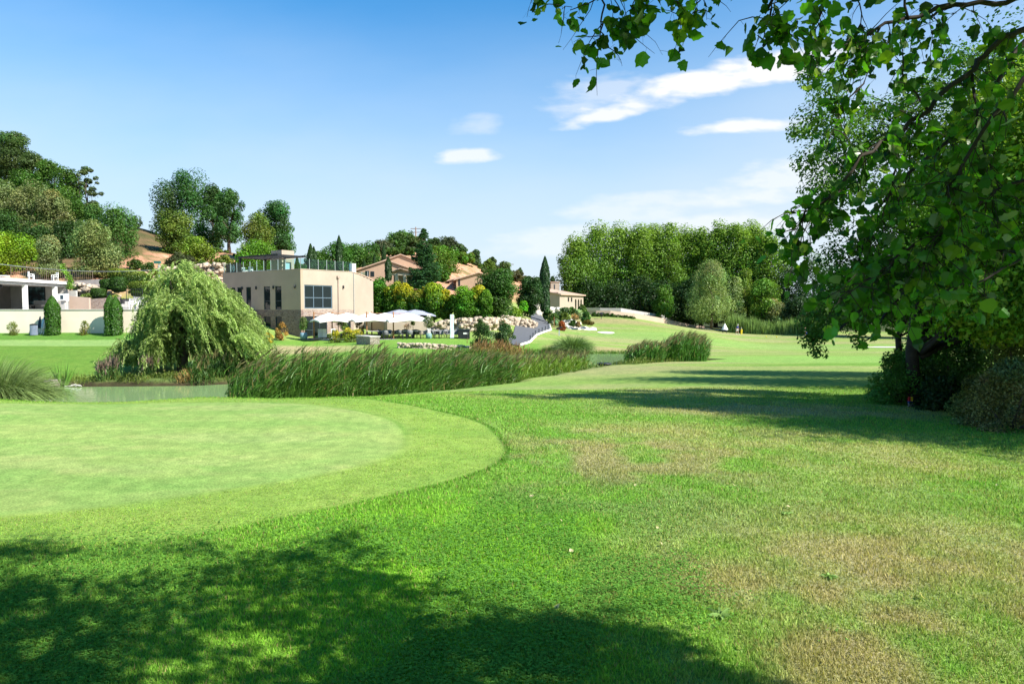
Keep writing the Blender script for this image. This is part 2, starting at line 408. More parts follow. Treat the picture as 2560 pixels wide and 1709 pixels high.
# putting green shelf in front of the garden wall
for px in (-150, 50, 250, 400): cp(px, 839, 61.0); cp(px, 866, 46)
cp(50, 935, 34); cp(250, 932, 34); cp(480, 925, 35); cp(-100, 935, 34); cp(560, 850, 60); cw(-75, 40, -2.6); cw(-70, 20, -2.5)
# terraces and hill on the left
for x in (-70, -55, -42, -34): cw(x, 68, -.9)
cp(0, 690, 84); cp(150, 700, 84); cp(260, 695, 84); cp(420, 720, 84); cp(560, 735, 84)
cp(0, 640, 95); cp(100, 625, 100); cp(200, 625, 98); cp(300, 690, 88); cp(300, 640, 97); cp(345, 566, 118); cp(400, 600, 114); cp(440, 640, 102)
cp(520, 690, 94); cp(566, 627, 114); cp(620, 648, 114); cp(690, 655, 114); cp(-100, 560, 110); cp(0, 530, 125); cp(150, 560, 125); cp(-50, 450, 160); cp(200, 560, 135)
cp(500, 625, 120); cp(600, 660, 150); cp(300, 620, 160); cw(-150, 90, 22); cw(-160, 180, 30); cw(-90, 40, -1.5); cw(-130, 30, 2)
# hill behind the villas
cp(780, 690, 120); cp(930, 690, 104); cp(1060, 720, 98); cp(1180, 735, 98); cp(850, 650, 160); cp(1000, 625, 170); cp(1100, 640, 170); cp(1180, 655, 172)
cp(1200, 684, 130); cp(1240, 690, 160); cp(1300, 700, 170); cp(1375, 730, 175); cp(1440, 765, 180); cp(1000, 640, 230); cp(1250, 730, 230); cw(-60, 300, 10); cw(0, 350, 0)
for x in (-700, -350, 0, 350, 700): cw(x, 900, -1.5); cw(x, -500, -2)
cw(-700, 200, 8); cw(700, 200, -2); cw(-400, 100, 15)
ctrl = np.array(ctrl)
def _tps(r2): return np.where(r2 > 1e-9, .5*r2*np.log(np.maximum(r2, 1e-9)), 0)
def _warp(x, y):
    # compress far distances so near and far control points weigh alike
    r = np.sqrt(x*x+y*y)+1e-6; k = np.log1p(r/12)*12/r
    return x*k, y*k
cxw, cyw = _warp(ctrl[:, 0], ctrl[:, 1]); nC = len(ctrl)
K = _tps((cxw[:, None]-cxw)**2+(cyw[:, None]-cyw)**2)+np.eye(nC)*.8
Pm = np.stack([np.ones(nC), cxw, cyw], 1)
A = np.block([[K, Pm], [Pm.T, np.zeros((3, 3))]])
sol = np.linalg.solve(A, np.concatenate([ctrl[:, 2], np.zeros(3)])); wC, aC = sol[:nC], sol[nC:]
POND = np.array([(-60, 12), (-28, 14.5), (-16, 16.5), (-11, 19), (-8.3, 21.2), (-4, 23.8), (-1.2, 27.5), (1.3, 32), (4.6, 39), (7.6, 43.2), (11, 45.5), (13, 47.2), (11.5, 50.5),
                 (7.5, 52), (3, 51.5), (-1.2, 50.5), (-5, 46), (-7.5, 41.5), (-9, 36), (-11, 32.8), (-13.5, 31), (-20, 30.2), (-26, 29), (-34, 28), (-60, 26)], float)
def pond_sd(x, y):
    """signed distance to the pond outline, negative inside"""
    d = np.full(np.shape(x), 1e9); inside = np.zeros(np.shape(x), bool); n = len(POND)
    for i in range(n):
        ax, ay = POND[i]; bx, by = POND[(i+1) % n]
        ex, ey = bx-ax, by-ay; wx, wy = x-ax, y-ay
        t = np.clip((wx*ex+wy*ey)/(ex*ex+ey*ey), 0, 1)
        d = np.minimum(d, (wx-ex*t)**2+(wy-ey*t)**2)
        c = ((ay <= y) & (by > y)) | ((by <= y) & (ay > y))
        with np.errstate(divide='ignore', invalid='ignore'):
            xi = ax+(y-ay)/(by-ay)*(bx-ax) if by != ay else np.full(np.shape(x), 1e9)
        inside ^= c & (x < xi)
    d = np.sqrt(d); return np.where(inside, -d, d)
def G(x, y):
    x = np.atleast_1d(np.asarray(x, float)); y = np.atleast_1d(np.asarray(y, float)); sh = x.shape
    x = x.ravel(); y = y.ravel(); z = np.zeros(len(x)); wx, wy = _warp(x, y)
    for s in range(0, len(x), 20000):
        e = slice(s, s+20000)
        z[e] = _tps((wx[e, None]-cxw)**2+(wy[e, None]-cyw)**2)@wC+aC[0]+aC[1]*wx[e]+aC[2]*wy[e]
    r = np.hypot(x, y)
    tk = sstep(62.05, 62.3, y)*(1-sstep(77.2, 78.4, y))*(1-sstep(-28., -27.6, x))*sstep(-75, -64, x)
    z = z*(1-tk)+np.minimum(z, -.4)*tk
    z += (1-tk)*(fbm(x*.11, y*.11, 5, 3)-.5)*.5*sstep(25, 90, r)*sstep(-2.6, 3, z)*2.2
    z += (fbm(x*.5, y*.5, 8, 2)-.5)*.05*sstep(3, 20, r)
    near = (r < 75) & (y > 5)
    if near.any():
        sd = pond_sd(x[near], y[near]); zz = z[near]
        wob = (fbm(x[near]*.9, y[near]*.9, 21, 3)-.5)*1.1*sstep(28, 32, y[near])
        sd = sd+wob
        bank = np.where(y[near] > 28, 1.5, 2.2)
        k = sstep(-.6, 1, sd/bank)
        zz = (WATER-.7)*(1-k)+zz*k
        z[near] = zz
    return z.reshape(sh)
def g1(x, y): return float(G(x, y)[0])
def at(px, d, dz=0):
    """the point of the ground in the direction of column px at distance d"""
    x = (px-CX)/F*d
    return np.array([x, d, g1(x, d)+dz])

def blob(x, y, cx, cy, rx, ry, ang=0, soft=.5):
    c, s = math.cos(ang), math.sin(ang); dx, dy = x-cx, y-cy
    r = np.sqrt(((dx*c+dy*s)/rx)**2+((-dx*s+dy*c)/ry)**2)
    return 1-sstep(1-soft, 1+soft, r)
def lawn(x, y, z=None):
    """albedo of the turf and the hill (no light or shade in it)"""
    x = np.asarray(x, float); y = np.asarray(y, float); n = len(x)
    r = np.hypot(x, y)
    n1 = fbm(x*.35, y*.35, 1, 4); n2 = fbm(x*1.7, y*1.7, 2, 4); n3 = fbm(x*.09, y*.09, 3, 3); n4 = fbm(x*6, y*6, 4, 3)
    C = np.zeros((n, 3)); rough = np.array([.138, .268, .045]); lush = np.array([.155, .325, .030]); dry = np.array([.30, .295, .13]); straw = np.array([.325, .275, .15])
    cool = np.array([.13, .24, .055]); fair = np.array([.21, .30, .072])
    C[:] = rough
    def mx(c, k):
        nonlocal C
        k = np.clip(k, 0, 1)[:, None]; C = C*(1-k)+np.array(c)*k
    mx(fair, sstep(14, 30, y))
    mx(lush, blob(x, y, -.4, 5.0, 1.7, 1.9, 0, .6)*.9)
    mx(cool, blob(x, y, 1.2, 7.2, 1.6, 1.8, .3, .5)*sstep(.35, .6, n2)*.9)
    # dry patches
    mx(straw, blob(x, y, 3.7, 4.3, 2.4, 2.1, -.3, .6)*sstep(.18, .70, .6*n2+.4*n1+.06)*.95)
    mx(straw*.9, blob(x, y, 1.9, 3.9, 1.5, 1.3, 0, .6)*sstep(.38, .62, n2)*.7)
    mx(dry, blob(x, y, 6.2, 8.2, 4.6, 1.6, -.25, .6)*sstep(.18, .7, .5*n2+.5*n1)*.9)
    mx(dry, blob(x, y, 3.2, 10.8, 3.6, 1.5, -.1, .6)*sstep(.2, .7, .5*n2+.5*n1+.03)*.85)
    mx(straw*.85, blob(x, y, 1.3, 9.0, 1.7, 1.8, 0, .6)*sstep(.30, .66, n2)*.7)
    mx(straw, blob(x, y, 6.0, 14.8, 3.5, 1.6, 0, .6)*sstep(.42, .62, n1*.6+n2*.4)*.8)
    mx(dry, blob(x, y, 2.5, 20, 4.5, 3.2, 0, .6)*sstep(.35, .6, n1)*.7)
    mx(dry, sstep(24, 40, y)*sstep(.44, .62, fbm(x*.08, y*.3, 33, 4))*.75*sstep(-5, 5, x))
    mx(dry*.95, blob(x, y, 5, 33, 3.5, 5, -.4, .6)*.7)
    # distant green on the right, mown pale
    mx((.20, .34, .075), blob(x, y, 24, 46, 13.5, 8.0, .15, .04)*.9)
    mx((.10, .24, .03), blob(x, y, 20, 36.5, 8, 1.6, .1, .5)*.7)
    mx((.20, .33, .08), blob(x, y, 33, 90, 26, 8, 0, .2)*.7)
    mx((.34, .27, .13), blob(x, y, 6, 62, 6, 3.2, .2, .6)*.8)
    mx((.30, .24, .12), blob(x, y, 17, 115, 10, 5, 0, .6)*.6)
    # shelf in front of the wall: pale mown top, rich green bank
    lf = sstep(-18, -22, x)
    mx((.12, .225, .035), lf*sstep(30, 33, y)*(1-sstep(47, 48, y)))
    mx((.22, .34, .10), lf*sstep(47, 48, y)*(1-sstep(57.5, 58, y)))
    mx((.10, .22, .035), lf*sstep(57.5, 58, y)*(1-sstep(62, 64, y)))
    # club lawn
    cl = sstep(-22, -20, x)*(1-sstep(2, 4, x))*sstep(44, 46, y)*(1-sstep(66, 67, y))
    mx((.15, .28, .045), cl); mx((.42, .33, .18), cl*blob(x, y, -17.5, 53, 5.5, 5, .2, .5)*sstep(.3, .55, n1+.08)*.9)
    # pond bank: dry soil edge
    nr = (r < 75) & (y > 10)
    if nr.any():
        sd = np.full(n, 99.); sd[nr] = pond_sd(x[nr], y[nr])
        mx((.16, .17, .05), (1-sstep(.3, 1.6, sd+n2*.8))*sstep(26, 29, y)*.9)
        mx((.30, .22, .14), (1-sstep(.2, .9, sd+n2))*sstep(.5, .6, n1)*sstep(26, 29, y)*.8)
        mx((.05, .045, .025), (1-sstep(-.1, .25, sd)))
    if z is not None:
        fb = ((y > 24)*(y < 56)*(r < 75))*1.0; kb = fb > 0; sb = np.full(n, 99.); sb[kb] = pond_sd(x[kb], y[kb]); fb = fb*(1-sstep(1.2, 2.0, sb))
        mx((.11, .155, .045), fb*(1-sstep(.15, .55+.3*n2, z-WATER))); mx((.05, .042, .022), fb*(1-sstep(.02, .14, z-WATER)))
    # hill: pinkish dry earth with scrub
    if z is not None:
        hill = sstep(.8, 2.2, z)*sstep(70, 84, y)
        nb = fbm(x*.6, y*.6, 41, 4)
        e = np.array([.54, .28, .175])[None]*(.45+1.1*fbm(x*2.2, y*2.2, 43, 4))[:, None]*(.8+.4*nb)[:, None]
        kk = hill[:, None]; C = C*(1-kk)+e*kk
        mx((.22, .18, .08), hill*sstep(.50, .60, fbm(x*1.1, y*1.1, 47, 4))*.8)
        mx((.12, .13, .04), hill*sstep(.56, .64, fbm(x*.25, y*.25, 45, 4))*.7)
        mx((.60, .50, .38), hill*blob(x, y, -43, 91, 7, 4, .2, .4)*.7)
        mx((.07, .07, .03), sstep(1.0, 2.5, z)*sstep(-50, -58, x)*sstep(86, 92, y)*.85)  # dark ground below the wood on the left hill
        gr = sstep(132, 145, y)*sstep(15, 22, x)
        mx((.035, .045, .02), gr*.9)  # very dark ground below the far right grove
    # the near green: smooth inner part, collar, edge line
    ang = np.arctan2((y-9.8)/5.3, (x+7)/6.9); wv = .012*np.sin(ang*5)+.008*np.sin(ang*9+1)
    eo = np.sqrt(((x+7)/6.9)**2+((y-9.8)/5.3)**2)+wv
    ei = np.sqrt(((x+7)/5.5)**2+((y-9.8)/3.9)**2)+wv
    fade = sstep(4.3, 6.8, y+.25*x*0+n2*.6)
    mx((.185, .29, .055), (1-sstep(.99, 1.005, eo))*fade)
    mx((.06, .16, .015), np.exp(-((eo-1.006)/.008)**2)*sstep(6, 8, y)*.75)
    gcol = np.array([.225, .32, .088])
    mx(gcol, (1-sstep(.93, 1.08, ei+(n2-.5)*.08))*.55+(1-sstep(.985, 1.01, ei))*.45)
    mx((.27, .335, .11), (1-sstep(.985, 1.005, ei))*sstep(.5, .68, fbm(x*.5, y*1.6, 51, 4))*.7)
    mx((.175, .30, .07), (1-sstep(.985, 1.005, ei))*sstep(.52, .66, fbm(x*.7+9, y*1.9, 52, 4))*.6)
    mx((.10, .22, .03), np.exp(-((ei-1.0)/.010)**2)*sstep(9, 11, y)*.6)
    C = C*(.86+.28*n4[:, None])*(.92+.16*n3[:, None])
    return np.clip(C, .01, .9), eo, ei

def build_ground():
    fr = np.radians(np.linspace(-44, 44, 620)); ba = np.radians(np.linspace(44, 316, 90)[1:-1])
    ang = np.concatenate([fr, ba]); nA = len(ang)
    rr = np.concatenate([[.05], np.exp(np.linspace(math.log(.6), math.log(1400), 900))]); nR = len(rr)
    R, T = np.meshgrid(rr, ang, indexing='ij'); X = (R*np.sin(T)).ravel(); Y = (R*np.cos(T)).ravel()
    Z = G(X, Y)
    i, j = np.meshgrid(np.arange(nR-1), np.arange(nA), indexing='ij'); j2 = (j+1) % nA
    Q = np.stack([i*nA+j, i*nA+j2, (i+1)*nA+j2, (i+1)*nA+j], -1).reshape(-1, 4)[:, ::-1]
    Cc, eo, ei = lawn(X, Y, Z)
    me = np_mesh('ground', np.stack([X, Y, Z], 1), Q, col=Cc, smooth=True)
    m, nt, b = _nt('turf')
    a = nt.nodes.new('ShaderNodeAttribute'); a.attribute_name = 'Col'
    co = nt.nodes.new('ShaderNodeTexCoord')
    n1 = _noise(nt, 45, 3, vec=co.outputs['Object']); n2 = _noise(nt, 6, 5, vec=co.outputs['Object']); n3 = _noise(nt, .9, 4, vec=co.outputs['Object'])
    r1 = _ramp(nt, n1.outputs['Fac'], [(.3, (.62, .62, .62)), (.7, (1.3, 1.3, 1.3))])
    r2 = _ramp(nt, n2.outputs['Fac'], [(.3, (.78, .82, .8)), (.7, (1.2, 1.15, 1.15))])
    r3 = _ramp(nt, n3.outputs['Fac'], [(.35, (.88, .95, .9)), (.65, (1.14, 1.05, 1.1))])
    src = a.outputs['Color']
    for r in (r1, r2, r3):
        x = nt.nodes.new('ShaderNodeMix'); x.data_type = 'RGBA'; x.blend_type = 'MULTIPLY'; x.inputs[0].default_value = 1; x.clamp_result = False
        nt.links.new(src, x.inputs[6]); nt.links.new(r.outputs[0], x.inputs[7]); src = x.outputs[2]
    nt.links.new(src, b.inputs['Base Color']); b.inputs['Roughness'].default_value = 1; b.inputs['Specular IOR Level'].default_value = .05
    bp = nt.nodes.new('ShaderNodeBump'); bp.inputs['Strength'].default_value = .5; bp.inputs['Distance'].default_value = .02
    nt.links.new(n1.outputs['Fac'], bp.inputs['Height']); nt.links.new(bp.outputs[0], b.inputs['Normal'])
    return tag(obj('ground', me, m), kind='structure')
build_ground()

# water
def build_water():
    c = POND.mean(0); me = bpy.data.meshes.new('pond_water')
    pts = []
    for p in POND:
        d = (p-c)/np.linalg.norm(p-c); q = p+d*.9; pts.append((q[0], q[1], WATER))
    me.from_pydata(pts, [], [tuple(range(len(pts)))]); me.update()
    m, nt, b = _nt('murky_water'); b.inputs['Base Color'].default_value = (.24, .36, .15, 1); b.inputs['Roughness'].default_value = .07
    b.inputs['Specular IOR Level'].default_value = .55
    t = _noise(nt, 2.5, 3); t2 = nt.nodes.new('ShaderNodeMapping'); bp = nt.nodes.new('ShaderNodeBump'); bp.inputs['Strength'].default_value = .06; bp.inputs['Distance'].default_value = .1
    nt.links.new(t.outputs['Fac'], bp.inputs['Height']); nt.links.new(bp.outputs[0], b.inputs['Normal'])
    return tag(obj('pond_water', me, m), kind='structure')
build_water()

# grass blades and clover on the nearest turf
def build_grass():
    n = 560000
    d = np.exp(rng.uniform(math.log(2.7), math.log(21), n)); x = rng.uniform(-.82, .82, n)*d
    Cc, eo, ei = lawn(x, d)
    keep = (ei > 1.02) & ~((eo < 1.0) & (d > 6.5) & (rng.random(n) < .45)); x, d, Cc, eo = x[keep], d[keep], Cc[keep], eo[keep]; n = len(x)
    z = G(x, d)
    short = (eo < 1.0) & (d > 5.5)
    tuft = fbm(x*2.5, d*2.5, 61, 3)
    h = np.where(short, .010, .026)*rng.uniform(.5, 1.4, n)*(.6+.9*tuft)*(1+.02*d)
    w = np.minimum(.0016+.00062*d, .009)*rng.uniform(.7, 1.3, n)
    a = rng.random(n)*2*math.pi; u = np.stack([np.cos(a), np.sin(a), np.zeros(n)], 1)
    lean = rng.normal(size=(n, 3))*.5; lean[:, 2] = 1
    p = np.stack([x, d, z-.002], 1); tip = p+unit(lean)*h[:, None]
    V = np.stack([p-u*w[:, None], p+u*w[:, None], tip], 1).reshape(-1, 3)
    T = np.arange(3*n).reshape(n, 3)
    cc = Cc*1.12*np.clip(1+rng.normal(size=(n, 1))*.25, .4, 1.8)
    k = rng.random(n) < .10; cc[k] = np.array([.30, .27, .12])*rng.uniform(.6, 1.2, (k.sum(), 1))
    me = np_mesh('grass', V, T=T, col=np.repeat(np.clip(cc, .01, .8), 3, 0))
    tag(obj('grass', me, M['blade']), 'short green grass blades of the nearest turf', 'grass', kind='stuff')
    # clover
    n = 210000
    d = np.exp(rng.uniform(math.log(2.7), math.log(10), n)); x = rng.uniform(-.82, .82, n)*d
    m_ = (blob(x, d, -1.6, 4.2, 2.6, 1.6, 0, .5)+blob(x, d, -.1, 5.4, 1.4, 1.6, 0, .5)*.9)*sstep(.42, .6, fbm(x*1.1, d*1.1, 71, 4))
    Cc, eo, ei = lawn(x, d); keep = (rng.random(n) < m_) & (ei > 1.03); x, d = x[keep], d[keep]; n = len(x); z = G(x, d)
    cen = np.stack([x, d, z+rng.uniform(.012, .032, n)], 1); V = []; base = jit((.10, .24, .045), n, .2)
    s = (.0065+.0006*d)*rng.uniform(.7, 1.2, n)
    a0 = rng.random(n)*6.28; P_, N_, A_, S_, C_ = [], [], [], [], []
    for k in range(3):
        a = a0+k*2.094; ax = np.stack([np.cos(a), np.sin(a), np.full(n, .12)], 1)
        P_.append(cen+ax*s[:, None]*.6); N_.append(np.stack([-np.cos(a)*.2, -np.sin(a)*.2, np.ones(n)], 1)+rng.normal(size=(n, 3))*.18); A_.append(ax); S_.append(s); C_.append(base)
    S_ = np.concatenate(S_)
    me = leaf_mesh('clover', np.concatenate(P_), np.concatenate(N_), S_*1.25, S_*1.15, np.concatenate(C_), np.concatenate(A_))
    tag(obj('clover', me, M['blade']), 'patches of clover in the nearest turf', 'clover', kind='stuff')
build_grass()
# ================================================================== club building
CO = np.array([-21., 68., -2.9]); CZ = 2.9     # corner foot; local z = world z + CZ
UL = unit(np.array([-.81, .58])); VR = unit(np.array([.58, .81]))
ROTC = math.atan2(-UL[1], -UL[0])               # local +x points from the left end to the corner, -x goes left
# local frame: x = -L (along the left face), y = R (along the right face); built in world coordinates relative to the corner
class FR:
    """builds boxes in the slanted frame (L along the left face, R along the right face, z world relative to foot)"""
    def __init__(s, o, ul, vr): s.o = o; s.u = ul; s.v = vr
    def p(s, L, R, z): return np.array([s.u[0]*L+s.v[0]*R, s.u[1]*L+s.v[1]*R, z])
    def box(s, mb, L0, L1, R0, R1, z0, z1):
        c = [(L0, R0), (L0, R1), (L1, R1), (L1, R0)]
        return mb.prism([s.p(a, b, 0)[:2] for a, b in c], z0, z1)
    def Lpx(s, px, R=0):   # L on the left face seen at column px
        r = (px-CX)/F; x0, y0 = s.o[0]+s.v[0]*R, s.o[1]+s.v[1]*R
        return (r*y0-x0)/(s.u[0]-r*s.u[1])
    def Rpx(s, px, L=0):
        r = (px-CX)/F; x0, y0 = s.o[0]+s.u[0]*L, s.o[1]+s.u[1]*L
        return (r*y0-x0)/(s.v[0]-r*s.v[1])
fc = FR(CO, UL, VR)
CL, CR = 13.6, 9.64; TOPZ = 6.9; STZ = 2.9
club = thing('clubhouse', 'two storey cream clubhouse with stone lower floor and glass railed roof terrace', 'building', CO)
def wall_holes(mb, frame, side, a0, a1, z0, z1, holes, t=.28):
    """a wall of thickness t along L (side 'L') or R with rectangular openings"""
    xs = sorted({a0, a1, *[h[0] for h in holes], *[h[1] for h in holes]}); zs = sorted({z0, z1, *[h[2] for h in holes], *[h[3] for h in holes]})
    for i in range(len(xs)-1):
        j = 0
        while j < len(zs)-1:
            xm, zm = (xs[i]+xs[i+1])/2, (zs[j]+zs[j+1])/2
            if any(h[0] < xm < h[1] and h[2] < zm < h[3] for h in holes): j += 1; continue
            k = j+1
            while k < len(zs)-1:
                zm = (zs[k]+zs[k+1])/2
                if any(h[0] < xm < h[1] and h[2] < zm < h[3] for h in holes): break
                k += 1
            if side == 'L': frame.box(mb, xs[i], xs[i+1], 0, t, zs[j], zs[k])
            else: frame.box(mb, 0, t, xs[i], xs[i+1], zs[j], zs[k])
            j = k
LW = [(660.8, 676.7), (689, 704.8), (616.8, 629), (595, 606.5), (577.5, 589.6)]
up = [(fc.Lpx(b), fc.Lpx(a), STZ+.02, STZ+2.42) for a, b in LW]
lo = [(fc.Lpx(b), fc.Lpx(a), .65, 2.22) for a, b in LW[:2]]
bigw = (fc.Rpx(762), fc.Rpx(831.6), STZ+.12, STZ+2.5); d1 = (fc.Rpx(762.5), fc.Rpx(818), .05, 2.25); d2 = (fc.Rpx(859), fc.Rpx(877), .05, 2.0)
RS = fc.Rpx(884.6)
mb = MB(); wall_holes(mb, fc, 'L', .0, CL, STZ, TOPZ, up); mb.build('upper_wall', M['plaster_brown'], club)
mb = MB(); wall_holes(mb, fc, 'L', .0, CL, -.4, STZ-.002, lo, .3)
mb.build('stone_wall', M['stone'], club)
mb = MB(); wall_holes(mb, fc, 'R', .281, RS, STZ, TOPZ, [bigw]); 
for k in range(6):   # end part under the sloping verge
    a = RS+(CR-RS)*k/6; b = RS+(CR-RS)*(k+1)/6; zt = TOPZ-.05-.62*((k+.5)/6)**1.5-.2*(k+.5)/6
    fc.box(mb, 0, .28, a, b, -.4, zt+.02*k*0)
mb.build('bright_wall', M['plaster'], club)
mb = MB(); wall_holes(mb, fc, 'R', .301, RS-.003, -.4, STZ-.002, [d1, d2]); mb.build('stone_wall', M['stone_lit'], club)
mb = MB(); fc.box(mb, .3, CL-.28, CR-.28, CR, -.4, 6.0); fc.box(mb, CL-.28, CL, .3, CR, -.4, TOPZ-.2); mb.build('rear_wall', M['plaster_brown'], club)
mb = MB(); fc.box(mb, .3, CL-.3, .3, CR-.3, 5.85, 6.05); fc.box(mb, .3, CL-.3, .3, CR-.3, STZ-.35, STZ-.1); mb.build('roof_terrace', M['paving'], club)
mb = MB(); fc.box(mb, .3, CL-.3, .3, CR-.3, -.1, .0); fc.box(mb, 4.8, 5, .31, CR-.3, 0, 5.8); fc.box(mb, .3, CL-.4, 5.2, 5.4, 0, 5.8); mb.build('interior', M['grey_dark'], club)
mb = MB(); fc.box(mb, -.03, .31, .32, RS, TOPZ+.003, TOPZ+.07); fc.box(mb, -.03, CL+.03, -.03, .318, TOPZ+.003, TOPZ+.07); mb.build('coping', M['plaster'], club)
mb = MB()
for k in range(8):
    a = RS-.1+(CR-RS+.25)*k/8; b = RS-.1+(CR-RS+.25)*(k+1)/8; z1 = TOPZ-.02-.62*(k/8)**1.5-.2*k/8; z2 = TOPZ-.02-.62*((k+1)/8)**1.5-.2*(k+1)/8
    pa, pb, pc, pd = fc.p(-.05, a, z1), fc.p(-.05, b, z2), fc.p(6, b, z2), fc.p(6, a, z1)
    mb.add([pa, pb, pc, pd]+[q+np.array([0, 0, .09]) for q in (pa, pb, pc, pd)], [(0, 1, 2, 3), (7, 6, 5, 4), (0, 4, 5, 1), (2, 6, 7, 3), (1, 5, 6, 2), (0, 3, 7, 4)])
mb.build('verge_tiles', M['tile'], club)
def window(frame, side, h, parent, cols=1, rows=(), fw=.07, glass=None, inset=.1, name='window'):
    a0, a1, z0, z1 = h
    mb = MB()
    def bx(m, a, b, c, d, i0, i1):
        if side == 'L': frame.box(m, a, b, i0, i1, c, d)
        else: frame.box(m, i0, i1, a, b, c, d)
    i0, i1 = inset-.05, inset+.04
    bx(mb, a0, a0+fw, z0, z1, i0, i1); bx(mb, a1-fw, a1, z0, z1, i0, i1); bx(mb, a0+fw, a1-fw, z0, z0+fw, i0, i1); bx(mb, a0+fw, a1-fw, z1-fw, z1, i0, i1)
    xs = [a0+(a1-a0)*k/cols for k in range(1, cols)]
    for x in xs: bx(mb, x-fw*.4, x+fw*.4, z0+fw, z1-fw, i0+.01, i1-.01)
    for q in rows:
        z = z0+(z1-z0)*q; e = [a0+fw]+[v for x in xs for v in (x-fw*.4, x+fw*.4)]+[a1-fw]
        for k in range(0, len(e), 2): bx(mb, e[k], e[k+1], z-fw*.4, z+fw*.4, i0+.015, i1-.015)
    f = mb.build(name, M['frame'], parent)
    g = MB(); bx(g, a0+fw*.6, a1-fw*.6, z0+fw*.6, z1-fw*.6, inset-.008, inset+.008); g.build('pane', glass or M['glass'], f)
    return f
for h in up: window(fc, 'L', h, club, 1, (.37,))
for h in lo: window(fc, 'L', h, club)
_fr = M['frame']; M['frame'] = M['frame_light']; w_ = window(fc, 'R', bigw, club, 3, (.46,), .10); M['frame'] = _fr
w_ = window(fc, 'R', d1, club, 3, (), .07, name='glass_door'); window(fc, 'R', d2, club, 2, (), .07, name='glass_door')
def lamp(p, parent):
    mb = MB(); mb.lathe([(.05, -.16), (.085, -.14), (.085, .14), (.05, .16)], p[0], p[1], 10)
    for i, v in enumerate(mb.v): mb.v[i] = (v[0], v[1], v[2]+p[2])
    mb.build('wall_lamp', M['black'], parent, True)
for px in (608, 643, 686, 739.6): lamp(fc.p(fc.Lpx(px), -.09, STZ+2.3), club)
lamp(fc.p(-.09, fc.Rpx(858.6), STZ+2.4), club)
mb = MB(); r = fc.Rpx(846); mb.tube([fc.p(-.07, r, .2), fc.p(-.07, r, 6.2)], .05, 8); fc.box(mb, -.2, -.01, r-.17, r+.17, 6.2, 6.42); mb.build('drainpipe', mat('brown_pipe', (.38, .28, .22), .6), club)
mb = MB(); r = RS+.02; mb.tube([fc.p(-.05, r, STZ-.4), fc.p(-.05, r, TOPZ-.1)], .035, 8); mb.build('drainpipe', M['steel'], club)
mb = MB(); fc.box(mb, .05, .6, RS-.05, RS+.42, TOPZ-.1, TOPZ+.95); mb.build('chimney', M['white'], club)
# stair tower
tL, tR = 8.2, 3.8; ft = fc
mb = MB(); fc.box(mb, tL, tL+1.96, tR, tR+.12, 6.05, 9.5); mb.build('tower_side', M['plaster_pink'], club); mb = MB(); fc.box(mb, tL, tL+.12, tR+.121, tR+.38, 6.05, 9.5); fc.box(mb, tL, tL+.12, tR+1.22, tR+1.6, 6.05, 9.5)  # pink plaster stands for the shade on this side of the cream tower
fc.box(mb, tL, tL+.12, tR+.381, tR+1.219, 8.2, 9.5); fc.box(mb, tL+.121, tL+1.96, tR+1.48, tR+1.6, 6.05, 9.5); fc.box(mb, tL+1.84, tL+1.96, tR+.121, tR+1.479, 6.05, 9.5); fc.box(mb, tL+.121, tL+1.839, tR+.121, tR+1.479, 9.2, 9.48)
tw = mb.build('stair_tower', M['plaster'], club)
mb = MB(); fc.box(mb, tL+.03, tL+.09, tR+.4, tR+1.2, 6.1, 8.18); dd = mb.build('door', M['frame'], tw)
mb = MB(); fc.box(mb, tL+.01, tL+.028, tR+.48, tR+1.0, 6.25, 8.08); mb.build('pane', M['glass_blue'], tw)
# roof terrace frame (black pergola)
LP0, LP1 = fc.Lpx(603, 1.0), fc.Lpx(700, 1.0)
mb = MB()
for L, R in ((LP0, 4.2), (LP0-.05, 1.0)): fc.box(mb, L-.09, L+.09, R-.09, R+.09, 6.05, 8.55)
fc.box(mb, LP1, LP0+.12, .85, 1.15, 8.55, 8.75); fc.box(mb, LP1, LP0+.12, 4.05, 4.35, 8.55, 8.75); fc.box(mb, LP0-.15, LP0+.1, 1.16, 4.04, 8.56, 8.74)
for k in range(14):
    L = LP1+.1+(LP0-LP1-.4)*k/13; fc.box(mb, L, L+.12, 1.16, 4.04, 8.6, 8.7)
mb.build('pergola', M['black'], club)
# balustrade: posts and glass on the two front edges
def rail_run(L0, R0, L1, R1, n, h=1.05, z=TOPZ+.07):
    a = fc.p(L0, R0, z); b = fc.p(L1, R1, z)
    for k in range(n+1):
        q = a+(b-a)*k/n; mb = MB(); mb.tube([q, q+np.array([0, 0, h])], .03, 6); mb.build('railing_post', M['steel'], club)
        if k < n:
            q2 = a+(b-a)*(k+1)/n; e = (q2-q)*.06; g = MB(); nrm = np.array([-(q2-q)[1], (q2-q)[0], 0]); nrm = nrm/np.linalg.norm(nrm)*.008
            v = [q+e-nrm, q2-e-nrm, q2-e+nrm, q+e+nrm]
            g.prism([t_[:2] for t_ in v], z+.06, z+h-.03); g.build('glass_panel', M['clear'], club)
rail_run(.12, .12, CL-.1, .12, 11); rail_run(.12, .12, .12, RS-.2, 6); rail_run(5, CR-.5, .3, CR-.5, 5, 1.05, 6.05)
